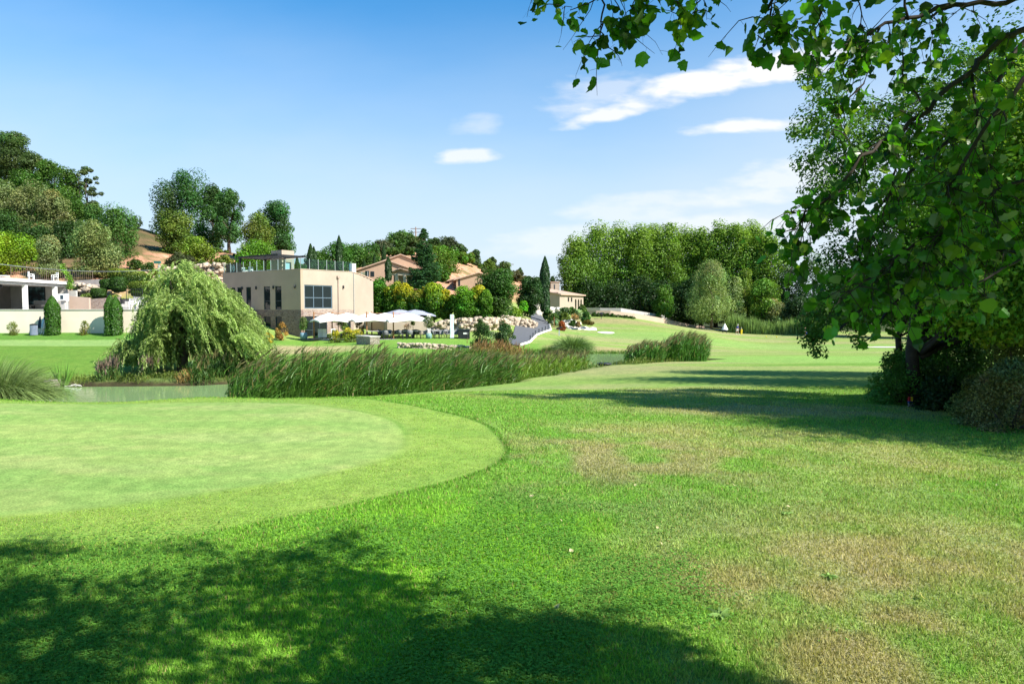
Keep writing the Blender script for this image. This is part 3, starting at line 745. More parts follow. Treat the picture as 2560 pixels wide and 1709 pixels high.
# banner with round emblem hung inside the railing
L0, L1 = fc.Lpx(604, .3), CL-.25
mb = MB(); fc.box(mb, L0, L1, .24, .27, TOPZ+.08, TOPZ+1.02); bn = mb.build('banner', M['banner'], club)
mb = MB(); lc = fc.Lpx(584.5, .24); zc = TOPZ+.53
for s_ in (-1, 1):
    for k in range(7):
        a0 = math.radians(-68+k*136/7); a1 = math.radians(-68+(k+1)*136/7)
        def pt(a, r): return fc.p(lc-s_*math.cos(a)*r*.98, .232, zc+math.sin(a)*r)
        w0 = .10+.035*math.sin(k/6*3.14)
        q = [pt(a0, .43), pt(a1, .43), pt(a1, .43-w0), pt(a0, .43-w0)]; dn = fc.p(0, -.012, 0)
        mb.add(q+[v+dn for v in q], [(0, 1, 2, 3), (7, 6, 5, 4), (0, 4, 5, 1), (1, 5, 6, 2), (2, 6, 7, 3), (3, 7, 4, 0)])
for s_ in (-.12, .12): fc.box(mb, lc+s_-.035, lc+s_+.035, .218, .236, zc-.23, zc+.23)
fc.box(mb, lc-.085, lc+.085, .218, .236, zc-.03, zc+.03)
mb.build('emblem', M['white'], bn)
mb = MB(); fc.box(mb, fc.Lpx(708, 5), fc.Lpx(628, 5), 5, 5.3, 6.05, 7.35); mb.build('roof_parapet', M['plaster_pink'], club)
mb = MB(); fc.box(mb, fc.Lpx(708, 5)-.1, fc.Lpx(628, 5)+.1, 4.9, 5.4, 7.353, 7.5); mb.build('parapet_cap', M['white'], club)
# white roof terrace furniture
def white_chair():
    t = thing('white_chair', 'white garden chair', 'chair')
    mb = MB(); mb.box(-.25, -.24, .40, .25, .24, .45); mb.build('seat', M['white'], t)
    mb = MB(); mb.box(-.25, .2, .45, -.2, .25, .9); mb.box(.2, .2, .45, .25, .25, .9); mb.box(-.2, .21, .62, .2, .24, .70); mb.box(-.2, .21, .80, .2, .24, .88); mb.build('backrest', M['white'], t)
    for x in (-.22, .22):
        for y in (-.2, .2):
            mb = MB(); mb.box(x-.025, y-.025, 0, x+.025, y+.025, .4); mb.build('leg', M['white'], t)
    for x in (-.25, .25):
        mb = MB(); mb.box(x-.02, -.2, .62, x+.02, .2, .65); mb.box(x-.02, -.22, .45, x+.02, -.18, .62); mb.build('armrest', M['white'], t)
    return t
wc = white_chair(); RZ = 6.12-CZ
def on_roof(px, R): q = CO+fc.p(fc.Lpx(px, R), R, 0); return (q[0], q[1], RZ+.27)
wc.location = on_roof(608, 1.0); wc.scale = (1.3, 1.3, 1.3); wc.rotation_euler[2] = .5
wc['label'] = 'white chair on the roof terrace nearest the slate banner'; wc['group'] = 'white chairs on the roof terrace'
for px, R, a, lb in ((617, 1.6, 2.3, 'white chair on the roof terrace seen between the two black pergola posts'), (624, .9, -1.9, 'white chair on the roof terrace right of the two black pergola posts')):
    c_ = dup(wc, on_roof(px, R), a, lb)
# ------------------------------------------------------------------ annex wall on the terrace
fa = FR(np.array([(968-CX)/F*72, 72., g1((968-CX)/F*72, 72)-.1]), unit(np.array([-.72, .69])), unit(np.array([.97, .24])))
za = -1.15-fa.o[2]
an = thing('annex', 'low cream annex with flat roof behind the parasols', 'building', fa.o)
mb = MB(); fa.box(mb, 0, 5, 0, fa.Rpx(1068), 0, za); mb.build('wall', M['plaster'], an)
mb = MB(); fa.box(mb, -.08, 5.08, -.08, fa.Rpx(1068)+.08, za+.003, za+.1); mb.build('roof', M['plaster_brown'], an)
mb = MB(); fa.box(mb, .5, 2.6, -.03, -.003, 0.1, za-.15); mb.build('shutter', M['villa'], an)

# terrace paving and lawn edge
def sheet(name, pts, z, mat_, kind='structure', thick=.12, foll=False):
    mb = MB(); n = len(pts)
    zt = [g1(p[0], p[1])+z for p in pts] if foll else [z]*n
    vs = [(p[0], p[1], q) for p, q in zip(pts, zt)]+[(p[0], p[1], q-thick) for p, q in zip(pts, zt)]
    mb.add(vs, [tuple(range(n)), tuple(range(2*n-1, n-1, -1))]+[(i, i+n, (i+1) % n+n, (i+1) % n) for i in range(n)])
    o = mb.build(name, mat_); tag(o, kind=kind); return o
TZ = -2.80
def xy(px, d): return ((px-CX)/F*d, d)
sheet('terrace', [xy(748, 66.6), xy(860, 64.8), xy(1000, 64.2), xy(1140, 64.2), xy(1160, 70), xy(1110, 76), xy(940, 78), xy(800, 72)], TZ, M['paving'], thick=.9)

# ------------------------------------------------------------------ parasols
def parasol(label, loc, half, rz, ztop=2.5, drop=.62, mat_=None, mast=(0, 0), wood=True, group='cream parasols on the terrace'):
    t = thing('parasol', label, 'parasol', loc, rz, group)
    n = 8; V = []; Fc = []
    V.append((0, 0, ztop))
    rings = [.33, .66, 1.0]
    for r in rings:
        for k in range(n*2):
            a = math.pi*k/n; q = 1/max(abs(math.cos(a)), abs(math.sin(a)))
            x, y = math.cos(a)*q*half*r, math.sin(a)*q*half*r
            cor = (q-1)/(math.sqrt(2)-1)
            V.append((x, y, ztop-drop*(.62*r+.38*r*r)-(cor*.18*r*r)-(.03 if (k % 2) else 0)*r))
    m = n*2
    for k in range(m): Fc.append((0, 1+k, 1+(k+1) % m))
    for i in range(2):
        for k in range(m): Fc.append((1+i*m+k, 1+(i+1)*m+k, 1+(i+1)*m+(k+1) % m, 1+i*m+(k+1) % m))
    mb = MB(); mb.add(V, Fc)
    nb = len(V); V2 = [(v[0], v[1], v[2]-.018) for v in V]; mb.add(V2, [f[::-1] for f in Fc])
    # valance joins the two sheets
    e0 = 1+2*m; mb.add([V[e0+k] for k in range(m)]+[(V[e0+k][0], V[e0+k][1], V[e0+k][2]-.12) for k in range(m)], [(k, (k+1) % m, (k+1) % m+m, k+m) for k in range(m)])
    mb.build('canopy', mat_ or M['canvas'], t)
    mb = MB(); mx, my = mast
    mb.tube([(mx, my, 0), (mx, my, ztop+(.1 if mast != (0, 0) else -.02))], .065, 8); mb.build('mast', M['wood'] if wood else M['steel'], t)
    if mast != (0, 0):
        mb = MB(); mb.tube([(mx, my, ztop-.05), (0, 0, ztop-.08)], .04, 6); mb.build('arm', M['wood'], t)
    mb = MB(); mb.box(mx-.4, my-.4, 0, mx+.4, my+.4, .07); mb.build('base', M['black'], t)
    mb = MB()
    for k in range(4):
        a = math.pi/4+k*math.pi/2; r = half*1.38; mb.tube([(0, 0, ztop-.1), (math.cos(a)*r, math.sin(a)*r, ztop-drop-.2)], .018, 4)
    mb.build('ribs', M['wood'], t)
    return t
def tp(px, d): x, y = xy(px, d); return (x, y, TZ)
PARA = [(822, 65.6, 1.4, .62, (-1.25, .6), 'cream parasol furthest left, one corner hanging low before the glass doors'),
        (868, 68.2, 1.8, .5, (-1.5, 0), 'cream parasol before the drainpipe, second from the left'),
        (925, 67.3, 1.8, .42, (-.6, -1.3), 'cream parasol at the right end of the clubhouse wall'),
        (963, 68.6, 1.8, .35, (-1.2, .9), 'cream parasol in front of the shaded annex side'),
        (1018, 67.0, 2.0, .30, (-1.45, -.8), 'cream parasol furthest right with a long sloping edge')]
for px, d, hf, rz, ms, lb in PARA: parasol(lb, tp(px, d), hf, rz, mast=ms)
for px, d, lb in ((1000, 76.5, 'grey parasol showing only its tip behind the cream ones'), (1040, 76, 'grey parasol showing its long edge above the cream ones')):
    parasol(lb, (*xy(px, d), -2.6), 1.7, .5, 2.65, .5, M['canvas_grey'], (0, 0), False, 'grey parasols at the back')
# ------------------------------------------------------------------ chairs and tables
def tub_chair():
    t = thing('dining_chair', 'grey tub chair', 'chair')
    n = 14; V = []; Fc = []
    for i, (r, z) in enumerate(((.20, .40), (.27, .46), (.30, .62), (.31, .78))):
        for k in range(n):
            a = math.pi*(-.12+1.24*k/(n-1)); lift = (math.sin(max(0, min(math.pi, a))))*(.10 if i == 3 else .03 if i == 2 else 0)
            V.append((math.cos(a)*r, math.sin(a)*r, z+lift))
    for i in range(3):
        for k in range(n-1): Fc.append((i*n+k, i*n+k+1, (i+1)*n+k+1, (i+1)*n+k))
    mb = MB(); mb.add(V, Fc); o = mb.build('backrest', M['chair'], t, True); s = o.modifiers.new('thick', 'SOLIDIFY'); s.thickness = .03
    mb = MB(); mb.lathe([(.2, .40), (.26, .42), (.26, .47), (.2, .49)], 0, 0, 12); mb.build('seat', M['chair'], t, True)
    for x, y in ((-.2, -.18), (.2, -.18), (-.2, .2), (.2, .2)):
        mb = MB(); mb.tube([(x*.8, y*.8, .41), (x*1.15, y*1.15, 0)], [.018, .012], 6); mb.build('leg', M['black'], t)
    return t
def dtable():
    t = thing('dining_table', 'table', 'table')
    mb = MB(); mb.box(-.7, -.4, .71, .7, .4, .75); mb.build('tabletop', M['concrete'], t)
    for x, y in ((-.63, -.34), (.63, -.34), (-.63, .34), (.63, .34)):
        mb = MB(); mb.box(x-.035, y-.035, 0, x+.035, y+.035, .708); mb.build('leg', M['black'], t)
    return t
CHG = 'grey tub chairs on the terrace'
chs = [(838, 66.4, 2.9, 'inside the shade of the leftmost cream parasol'), (869, 66.8, .4, 'left of the dark planted olive by the clubhouse wall'), (880, 66, 2.6, 'behind the yellow flowering bushes, leftmost of that table'), (893, 65.8, -.3, 'behind the rightmost yellow bush'), (903, 66.8, .9, 'beside the wooden mast over the stone planter'),
       (951, 66.6, 1.2, 'behind the dark table in front of the shaded annex side'), (963, 65.3, 3.4, 'with its round back to the lawn left of the second mast'), (972, 65.6, .1, 'touching the left side of the second wooden mast'), (990, 66.2, -1.1, 'right of the second wooden mast'), (1002, 65.8, 1.5, 'left of the rightmost cream parasol table'),
       (1012, 66.8, .2, 'under the rightmost cream parasol, left side'), (1024, 65.4, 3.1, 'under the rightmost cream parasol with its back to the lawn'), (1034, 66.5, -.4, 'under the rightmost cream parasol, far side'), (1043, 66.9, .8, 'between two black table legs near the slim tree'), (1062, 65.9, -1.2, 'just left of the green grey pot'),
       (1084, 66.2, 1.3, 'just right of the green grey pot'), (1092, 66.4, .1, 'second to the right of the green grey pot'), (1103, 66.0, -.8, 'beside the boulder wall left of the blue banner'), (1118, 66.4, .6, 'just left of the pale blue banner'), (1139, 66.2, -.5, 'just right of the pale blue banner'), (1154, 66.8, .4, 'before the black service station')]
c0_ = tub_chair(); first = True
for px, d, a, w_ in chs:
    lb = 'grey tub chair '+w_
    if first: c0_.location = tp(px, d); c0_.rotation_euler[2] = a; c0_['label'] = lb; c0_['group'] = CHG; first = False
    else: dup(c0_, tp(px, d), a, lb)
tbs = [(886, 66.6, .2, 'behind the yellow flowering bushes'), (934, 66.0, .1, 'behind the stone planter wall'), (966, 66.2, .3, 'left of the second wooden mast'), (1014, 66.2, .2, 'under the rightmost cream parasol'), (1050, 66.4, .1, 'left of the green grey pot'), (1100, 66.8, .1, 'between the pot and the blue banner'), (1146, 67.2, .2, 'right of the blue banner')]
t0_ = dtable(); first = True
for px, d, a, w_ in tbs:
    lb = 'black legged dining table '+w_
    if first: t0_.location = tp(px, d); t0_.rotation_euler[2] = a; t0_['label'] = lb; t0_['group'] = 'dining tables on the terrace'; first = False
    else: dup(t0_, tp(px, d), a, lb)
# bar height table and cloth covered tables at the doors
t = thing('high_table', 'thin black framed table beside the blue grey pot', 'table', tp(775, 66.3))
mb = MB(); mb.box(-.45, -.3, .82, .45, .3, .85); mb.build('tabletop', M['concrete'], t)
for x, y in ((-.4, -.26), (.4, -.26), (-.4, .26), (.4, .26)): mb = MB(); mb.box(x-.02, y-.02, 0, x+.02, y+.02, .818); mb.build('leg', M['black'], t)
for px, d, lb in ((800, 66.6, 'white covered chair at the glass doors, left of the pair'), (811, 66.5, 'white covered chair at the glass doors, right of the pair')):
    t = thing('covered_chair', lb, 'chair', tp(px, d), .3, 'white covered chairs')
    mb = MB(); mb.box(-.2, -.2, .12, .2, .2, .46); mb.box(-.2, .13, .462, .2, .2, .92); mb.build('cover', M['white'], t)
    for x, y in ((-.2, -.2), (.2, -.2), (-.2, .2), (.2, .2)): mb = MB(); mb.box(x-.02, y-.02, 0, x+.02, y+.02, .118); mb.build('leg', M['black'], t)
# lawn edge posts
o0 = None
for i, px in enumerate((959, 978, 1007, 1017, 1052, 1087, 1098, 1168)):
    lb = ['first', 'second', 'third', 'fourth', 'fifth', 'sixth', 'seventh', 'eighth'][i]+' short black post along the terrace edge counted from the left'
    mb = MB(); mb.tube([(0, 0, 0), (0, 0, .72)], .045, 8); mb.lathe([(.06, .72), (.06, .75), (.02, .78)], 0, 0, 8)
    o = mb.build('edge_post', M['black'], None, False, tp(px, 64.6)); tag(o, lb, 'post', 'black posts along the terrace edge')
# menu board, service station, flags
t = thing('menu_board', 'white framed menu board with dark panel beside the yellow bushes', 'sign', tp(833, 65.0), .2)
mb = MB(); mb.box(-.2, -.03, 0, .2, .03, 1.0); mb.build('board', M['white'], t); mb = MB(); mb.box(-.13, -.04, .3, .13, -.032, .9); mb.build('panel', M['banner'], t)
t = thing('service_station', 'black service station with white arched front at the terrace end', 'cabinet', tp(1160, 66))
mb = MB(); mb.box(-.55, -.35, 0, .55, .35, .86); mb.build('cabinet', M['black'], t)
mb = MB(); mb.box(-.62, -.4, .863, .62, .4, .93); mb.build('counter', M['frame'], t); mb = MB(); mb.box(-.05, -.38, .45, .4, -.352, .6); mb.build('tray', M['white'], t)
def banner_flag(label, px, d, w, z0, z1, m_):
    t = thing('beach_banner', label, 'banner', tp(px, d), .25, 'tall banners on the terrace')
    mb = MB(); mb.tube([(-w/2, 0, 0), (-w/2, 0, z1)], .02, 6); mb.build('pole', M['steel'], t)
    mb = MB(); n = 10
    for k in range(n): mb.box(-w/2+.02+.02*math.sin(k), -.012+.01*math.sin(k*1.3), z0+(z1-z0)*k/n, w/2+.02*math.sin(k), .012+.01*math.sin(k*1.3), z0+(z1-z0)*(k+1)/n-.002)
    mb.build('cloth', m_, t); mb = MB(); mb.box(-.25, -.2, 0, .25, .2, .05); mb.build('foot', M['black'], t)
banner_flag('tall narrow white banner behind the green grey pot', 1072, 67.5, .34, .25, 2.4, M['white'])
banner_flag('tall narrow pale blue banner standing alone before the boulders', 1130, 65.2, .36, .12, 2.35, M['flag'])
# pots with small trees
def potted(label, px, d, mp, W, H, clear, base, pr=.32, ph=.55, n=1500, group='potted trees on the terrace'):
    t = thing('potted_tree', label, 'potted plant', tp(px, d), 0, group)
    mb = MB(); mb.lathe([(pr*.72, 0), (pr*.98, ph*.25), (pr, ph*.6), (pr*.86, ph), (pr*.76, ph), (pr*.76, ph*.9)], 0, 0, 16); mb.build('pot', mp, t, True)
    mb = MB(); mb.tube([(0, 0, ph*.8), (.03, 0, ph+clear*.5), (0, .02, ph+clear+H*.4)], [.04, .03, .02], 6); mb.build('trunk', M['bark'], t)
    p, nn, s, c, cl, r0 = crown(W, H, 'round', 10, n, .11, base, rc=.22)
    obj('crown', leaf_mesh('crown', p+np.array([0, 0, ph+clear]), nn, s*1.5, s*.4, c), M['leaf'], t)
potted('spiky leaved tree in a blue grey pot at the clubhouse corner', 759, 65.6, M['pot'], 1.15, 1.2, .35, (.10, .15, .05), .36, .6)
potted('round leafy tree in a dark pot right of the menu board', 857, 66.2, M['black'], 1.15, 1.15, .35, (.10, .15, .05), .22, .5)
potted('olive tree in a green grey pot in front of the white banner', 1072, 65.2, M['pot_green'], 1.1, 1.1, .55, (.10, .14, .07), .3, .55)
potted('loose brownish shrub in a pot against the stone wall', 898, 68.5, M['black'], 1.1, 1.3, .1, (.13, .12, .03), .25, .45, 1100)
potted('slim young tree with small round crown before the annex', 1032, 69.5, M['black'], .7, .5, .9, (.12, .17, .06), .18, .35, 500)
potted('thin reddish bare shrub before the annex', 1018, 69.8, M['black'], .9, 1.0, .1, (.28, .17, .13), .18, .35, 350)
bush('flowering_bush', 'round orange blossomed bush in front of the stone clubhouse corner', 'bush', (*xy(704, 63.5), g1(*xy(704, 63.5))-.05), 1.6, 1.75, (.30, .17, .06), 2600, 'round', size=.09, rc=.14, fill=.1)
bush('flowering_bush', 'low orange yellow bush at the right edge of the willow', 'bush', (*xy(668, 60), g1(*xy(668, 60))-.05), 1.2, .95, (.34, .24, .03), 1300, 'dome', size=.1)
for px, h, w_, lb in ((838, 1.25, 1.4, 'left'), (868, 1.5, 1.25, 'tall pointed middle'), (890, 1.25, 1.5, 'right')):
    bush('yellow_bush', 'yellow green leaved bush, the '+lb+' one of three before the terrace', 'bush', (*xy(px, 62.8), g1(*xy(px, 62.8))-.1), w_, h, (.12, .15, .02), 1300, 'egg', group='three yellow green bushes', size=.1, top=(.50, .40, .03))
# stone planter wall and rubble wall on the lawn
def rocks_on(label, name, path, rad, n, m_, dz=0, cat='rock wall', jx=.3, flat=.75, layers=2, kind=None, seed=3):
    """a wall or bank made of many boulders, one mesh"""
    V = []; T = []; off = 0
    path = [np.array(p, float) for p in path]
    for i in range(n):
        q = rng.random()*(len(path)-1); k = int(q); p = path[k]+(path[min(k+1, len(path)-1)]-path[k])*(q-k)
        r = rad*rng.uniform(.6, 1.35); h = p[3] if len(p) > 3 else rad*layers*.9
        v = rock_verts(r*rng.uniform(1, 1.5), r*rng.uniform(.8, 1.2), r*flat*rng.uniform(.8, 1.2), i+seed)
        a = rng.random()*6.28; c, s = math.cos(a), math.sin(a); v = v@np.array([[c, s, 0], [-s, c, 0], [0, 0, 1]])
        v = v+np.array([p[0]+rng.normal()*jx, p[1]+rng.normal()*jx, p[2]+rng.uniform(0, 1)*h+dz]); V.append(v); T.append(ICO[1]+off); off += len(v)
    o = obj(name, np_mesh(name, np.concatenate(V), T=np.concatenate(T)), m_); tag(o, label, cat, kind=kind); return o
def gp(px, d, h=None):
    x, y = xy(px, d); z = g1(x, y); return (x, y, z) if h is None else (x, y, z, h)
fw_ = FR(np.array([*xy(925, 57.5), g1(*xy(925, 57.5))-.5]), unit(np.array([-.62, .78])), unit(np.array([.95, .3])))
pw = thing('planter_wall', 'low block of pale rubble stone with flat capping at the end of the yellow bushes', 'wall', fw_.o)
mb = MB(); fw_.box(mb, 0, 2.6, 0, .8, 0, 1.15); mb.build('wall', mat_stone('gabion_stone', [(.40, .34, .26), (.55, .48, .38), (.34, .28, .22), (.62, .56, .46)], (.16, .13, .10), 6, .06), pw)
mb = MB(); fw_.box(mb, -.05, 2.65, -.05, .85, 1.153, 1.23); mb.build('capping', M['kerb'], pw)
rocks_on('low rubble stone wall along the lower edge of the terrace lawn', 'rubble_wall', [gp(996, 52.5, .45), gp(1060, 51.8, .45), gp(1120, 52.2, .45), gp(1175, 53.5, .4)], .24, 360, M['rock'], -.1, jx=.09)
rocks_on('high bank of pale boulders behind the terrace', 'boulder_wall', [gp(1068, 75, 1.3), gp(1110, 74, 1.35), gp(1160, 74, 1.4), gp(1200, 75, 1.4), gp(1240, 77, 1.2), gp(1262, 79, .9)], .45, 620, M['rock'], 0, jx=.35)
rocks_on('pale boulder bank beside the road below the round trees', 'boulder_wall', [gp(1262, 84, .9), gp(1300, 84, 1.0), gp(1332, 86, .9)], .45, 230, M['rock'], -.1, jx=.3)
rocks_on('white boulder wall at the bend at the top of the road', 'boulder_wall', [gp(1310, 112, 1.2), gp(1335, 114, 1.5), gp(1362, 116, 1.2)], .9, 80, M['rock_white'], 0, jx=.5)
rocks_on('white boulder bank at the foot of the small farmhouse', 'boulder_wall', [gp(1376, 120, .9), gp(1396, 122, 1.0), gp(1408, 124, .6)], .8, 50, M['rock_white'], 0, jx=.5)
rocks_on('bright white rocks spilling down among the garden shrubs', 'rock_garden', [gp(1412, 104, .5), gp(1432, 105, .9), gp(1440, 100, .4), gp(1472, 99, .25), gp(1440, 98, .2), gp(1418, 102, .4)], .8, 95, M['rock_white'], -.25, jx=.55)
# ================================================================== left side: garden wall, pool terrace, pavilion
WZ = .04
x0, x1 = -62., -27.5; YW = 62.0
gz = -2.7
gw = thing('garden_wall', 'long cream rendered retaining wall behind the putting green', 'wall', (x0, YW, gz))
mb = MB(); mb.box(0, .0, 0, x1-x0, .35, WZ-gz-.93); mb.build('lower_wall', M['wall_plaster'], gw)
mb = MB(); mb.box(0, .02, WZ-gz-.927, x1-x0, .35, WZ-gz-.06); mb.build('upper_wall', M['wall_plaster'], gw)
mb = MB(); mb.box(0, -.04, WZ-gz-.057, x1-x0, .4, WZ-gz+.0); mb.build('coping', M['kerb'], gw)
mb = MB(); mb.box(x0, 62.4, -3.2, x1, 78, WZ-.02); tag(mb.build('pool_terrace', M['paving']), kind='structure')
# pavilion
pv = thing('pavilion', 'open sided pool pavilion with white flat roof and white columns', 'pavilion', (-48.4, 64, WZ-.02))
mb = MB(); mb.box(-9, -1.2, 2.72, .35, 10.6, 3.0); mb.build('roof', M['white'], pv)
mb = MB(); mb.box(-8.8, -1, 2.45, .1, 10.4, 2.718); mb.build('beam', M['concrete'], pv)
mb = MB(); mb.box(-8.8, 10.1, 0, .1, 10.4, 2.448); mb.build('end_wall', M['concrete'], pv)
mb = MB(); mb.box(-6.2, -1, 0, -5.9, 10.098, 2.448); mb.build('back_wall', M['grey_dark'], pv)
for y in (4.15, 8.6, -.6):
    mb = MB(); mb.box(-.28, y-.17, 0, .06, y+.17, 2.446); mb.build('column', M['white'], pv)
mb = MB(); mb.box(-3.3, 3.0, 0, -3.0, 3.3, 2.446); mb.build('column', M['concrete'], pv)
# framed picture on the end wall (plain abstract)
m_, nt_, b_ = _nt('abstract_picture'); t_ = _noise(nt_, 1.6, 5); r_ = _ramp(nt_, t_.outputs['Fac'], [(.45, (.008, .01, .014)), (.56, (.02, .06, .07)), (.66, (.16, .26, .30)), (.8, (.4, .5, .5))]); nt_.links.new(r_.outputs[0], b_.inputs['Base Color'])
pc = thing('wall_picture', 'large dark framed picture with blue grey shapes inside the pavilion', 'picture', (-52.8, 74.06, .62))
mb = MB(); mb.box(0, -.02, 0, 2.2, .03, 2.1); mb.build('canvas', m_, pc)
mb = MB()
for b4 in ((-.08, -.04, -.08, 2.28, .03, -.003), (-.08, -.04, 2.103, 2.28, .03, 2.18), (-.08, -.04, -.002, -.003, .03, 2.102), (2.203, -.04, -.002, 2.28, .03, 2.102)): mb.box(*b4)
mb.build('frame', M['black'], pc)
def slat_bench(label, loc, rz):
    t = thing('slatted_bench', label, 'bench', loc, rz)
    mb = MB()
    for k in range(4): mb.box(-.8, -.2+.12*k, .42, .8, -.1+.12*k, .46)
    mb.build('seat', M['concrete'], t); mb = MB()
    for k in range(3): mb.box(-.8, .28, .55+.14*k, .8, .32, .65+.14*k)
    mb.build('backrest', M['concrete'], t)
    for x in (-.7, .7): mb = MB(); mb.box(x-.04, -.2, 0, x+.04, .3, .418); mb.build('leg', M['black'], t)
slat_bench('pale slatted bench under the dark picture in the pavilion', (-50.6, 73.2, WZ-.02), 0)
lb_ = thing('ceiling_speaker', 'dark ceiling lamp hanging in the pavilion', 'lamp', (-49.6, 66.2, 2.1)); mb = MB(); mb.lathe([(.05, .36), (.28, .3), (.3, .12), (.2, 0)], 0, 0, 12); mb.build('shade', M['black'], lb_, True); mb = MB(); mb.tube([(0, 0, .34), (0, 0, .45)], .02, 6); mb.build('stem', M['black'], lb_); lb_.name = 'pendant_lamp'
# white service block and intercom, pink walls
t = thing('white_block', 'white block with dark grille at the pavilion corner', 'cabinet', (*xy(158, 71), WZ)); mb = MB(); mb.box(-.3, -.3, .9, .5, .3, 1.6); mb.build('housing', M['white'], t)
mb = MB(); mb.box(.0, -.32, 1.05, .3, -.303, 1.45); mb.build('grille', M['banner'], t); mb = MB(); mb.box(-.1, -.1, 0, .3, .1, .898); mb.build('stand', M['concrete'], t)
def simple_wall(name, label, px0, d0, px1, d1, zt0, zt1, m_, zb=-.3, th=.3, cap=None):
    a = np.array(xy(px0, d0)); b = np.array(xy(px1, d1)); n = unit(np.array([-(b-a)[1], (b-a)[0]]))*th
    v = [(*a, zb), (*b, zb), (*(b+n), zb), (*(a+n), zb), (*a, zt0), (*b, zt1), (*(b+n), zt1), (*(a+n), zt0)]
    mb = MB(); mb.add(v, [(0, 3, 2, 1), (4, 5, 6, 7), (0, 1, 5, 4), (1, 2, 6, 5), (2, 3, 7, 6), (3, 0, 4, 7)])
    return tag(mb.build(name, m_), label, 'wall')
def zz(py, d): return -(py-774)/F*d
simple_wall('pink_wall', 'short pink rendered wall right of the pavilion', 175, 72, 224, 72, zz(740, 72), zz(744, 72), M['plaster_pink'])
simple_wall('pink_wall', 'long pink rendered wall behind the black railing and white chairs', 298, 74, 410, 74, zz(747, 74), zz(744, 74), M['plaster_pink'])
simple_wall('stone_wall', 'grey stone wall end behind the white service block', 160, 75, 192, 75, zz(727, 75), zz(726, 75), M['concrete'])
simple_wall('stone_wall', 'pale stone wall between the pink wall and the columnar trees', 224, 73.5, 300, 73.5, zz(748, 73.5), zz(742, 73.5), M['stone_lit'])
simple_wall('retaining_wall', 'grey path side wall climbing under the brown railing', 150, 83, 275, 81, zz(704, 83), zz(697, 81), M['concrete'], .5)
rocks_on('pale boulders stacked on the terrace slope left of the clipped hedges', 'boulder_bank', [(*xy(185, 79), 1.5, 1.6), (*xy(215, 78), 1.2, 1.7), (*xy(245, 77), .8, 1.8), (*xy(280, 77), .3, 1.5)], .42, 330, M['rock'], 0, jx=.5)
rocks_on('pale boulders stacked below the dry hillside left of the clubhouse', 'boulder_bank', [(*xy(400, 92), zz(690, 92), 1.2), (*xy(440, 92), zz(690, 92), 1.2), (*xy(480, 91), zz(692, 91), 1.3), (*xy(520, 90), zz(692, 90), 1.6), (*xy(558, 89), zz(690, 89), 1.8)], .5, 330, M['rock'], 0, jx=.5)
# stairs of pale stone
st = thing('garden_stairs', 'pale stone steps rising between the clipped hedges', 'stairs', (*xy(316, 70), WZ))
for k in range(9): mb = MB(); mb.box(-1.0, .8*k, 0, .5, .8*k+.8, .28*(k+1)); mb.build('step', M['kerb'], st)
# railings
def railing(label, pts, n, h, m_, gap=.14, name='railing', r=.012, tall=None):
    t = thing(name, label, 'railing', pts[0])
    P0 = [np.array(p, float)-np.array(pts[0]) for p in pts]
    mbb = MB(); mbr = MB()
    for i in range(len(P0)-1):
        a, b = P0[i], P0[i+1]; L = np.linalg.norm(b-a); k = max(1, int(L/gap))
        for q in range(k): 
            p = a+(b-a)*q/k; mbb.tube([p+np.array([0, 0, .08]), p+np.array([0, 0, h-.04])], r, 4, False)
        for z in (.08, h-.04): mbr.tube([a+np.array([0, 0, z]), b+np.array([0, 0, z])], r*1.5, 4)
        m2 = max(1, int(L/1.9))
        for q in range(m2+(i == len(P0)-2)):
            p = a+(b-a)*q/m2; mp = MB(); mp.tube([p, p+np.array([0, 0, h])], r*2.4, 6); mp.build('post', m_, t)
    mbb.build('bars', m_, t); mbr.build('rails', m_, t); return t
railing('brown vertical bar railing above the pavilion roof', [(*xy(32, 80), zz(694, 80)), (*xy(120, 81), zz(700, 81)), (*xy(235, 83), zz(706, 83))], 0, 1.32, M['rail_brown'], .2, r=.014)
railing('brown railing running on behind the climbing plant', [(*xy(165, 85), zz(702, 85)), (*xy(275, 88), zz(694, 88))], 0, 1.2, M['rail_brown'], .2, r=.014)
railing('black bar railing on top of the garden wall', [(*xy(302, 62.3), WZ), (*xy(410, 62.3), WZ)], 0, .98, M['black'], .13)
railing('taller thin railing in front of the stone steps', [(*xy(318, 68), WZ+.85), (*xy(358, 68), WZ+.85)], 0, 1.2, M['black'], .2)
for px, rz, lb in ((333, .4, 'white garden chair behind the black wall railing, left of the two'), (348, -.5, 'white garden chair behind the black wall railing, right of the two')):
    c_ = dup(wc, (*xy(px, 64.5), WZ), rz, lb, 1.15); c_['group'] = 'white chairs on the pool terrace'
for px, rz, lb in ((82, 2.4, 'white chair on the pavilion roof, the left one'), (141, -.6, 'white chair on the pavilion roof by the dark post')):
    c_ = dup(wc, (*xy(px, 72 if px > 100 else 70.5), 3.02), rz, lb, 1.0); c_['group'] = 'white chairs on the pavilion roof'
# table on the roof corner with white cloth
t = thing('sun_lounger', 'white sun lounger at the left end of the pavilion roof', 'lounger', (*xy(8, 66.5), 3.02)); mb = MB(); mb.box(-.9, -.3, .2, .6, .3, .3); mb.build('frame', M['white'], t)
mb = MB(); mb.add([(-.9, -.3, .3), (-.9, .3, .3), (-1.5, .3, .75), (-1.5, -.3, .75), (-.9, -.3, .38), (-.9, .3, .38), (-1.5, .3, .83), (-1.5, -.3, .83)], [(0, 1, 2, 3), (7, 6, 5, 4), (0, 4, 5, 1), (1, 5, 6, 2), (2, 6, 7, 3), (3, 7, 4, 0)]); mb.build('backrest', M['white'], t)
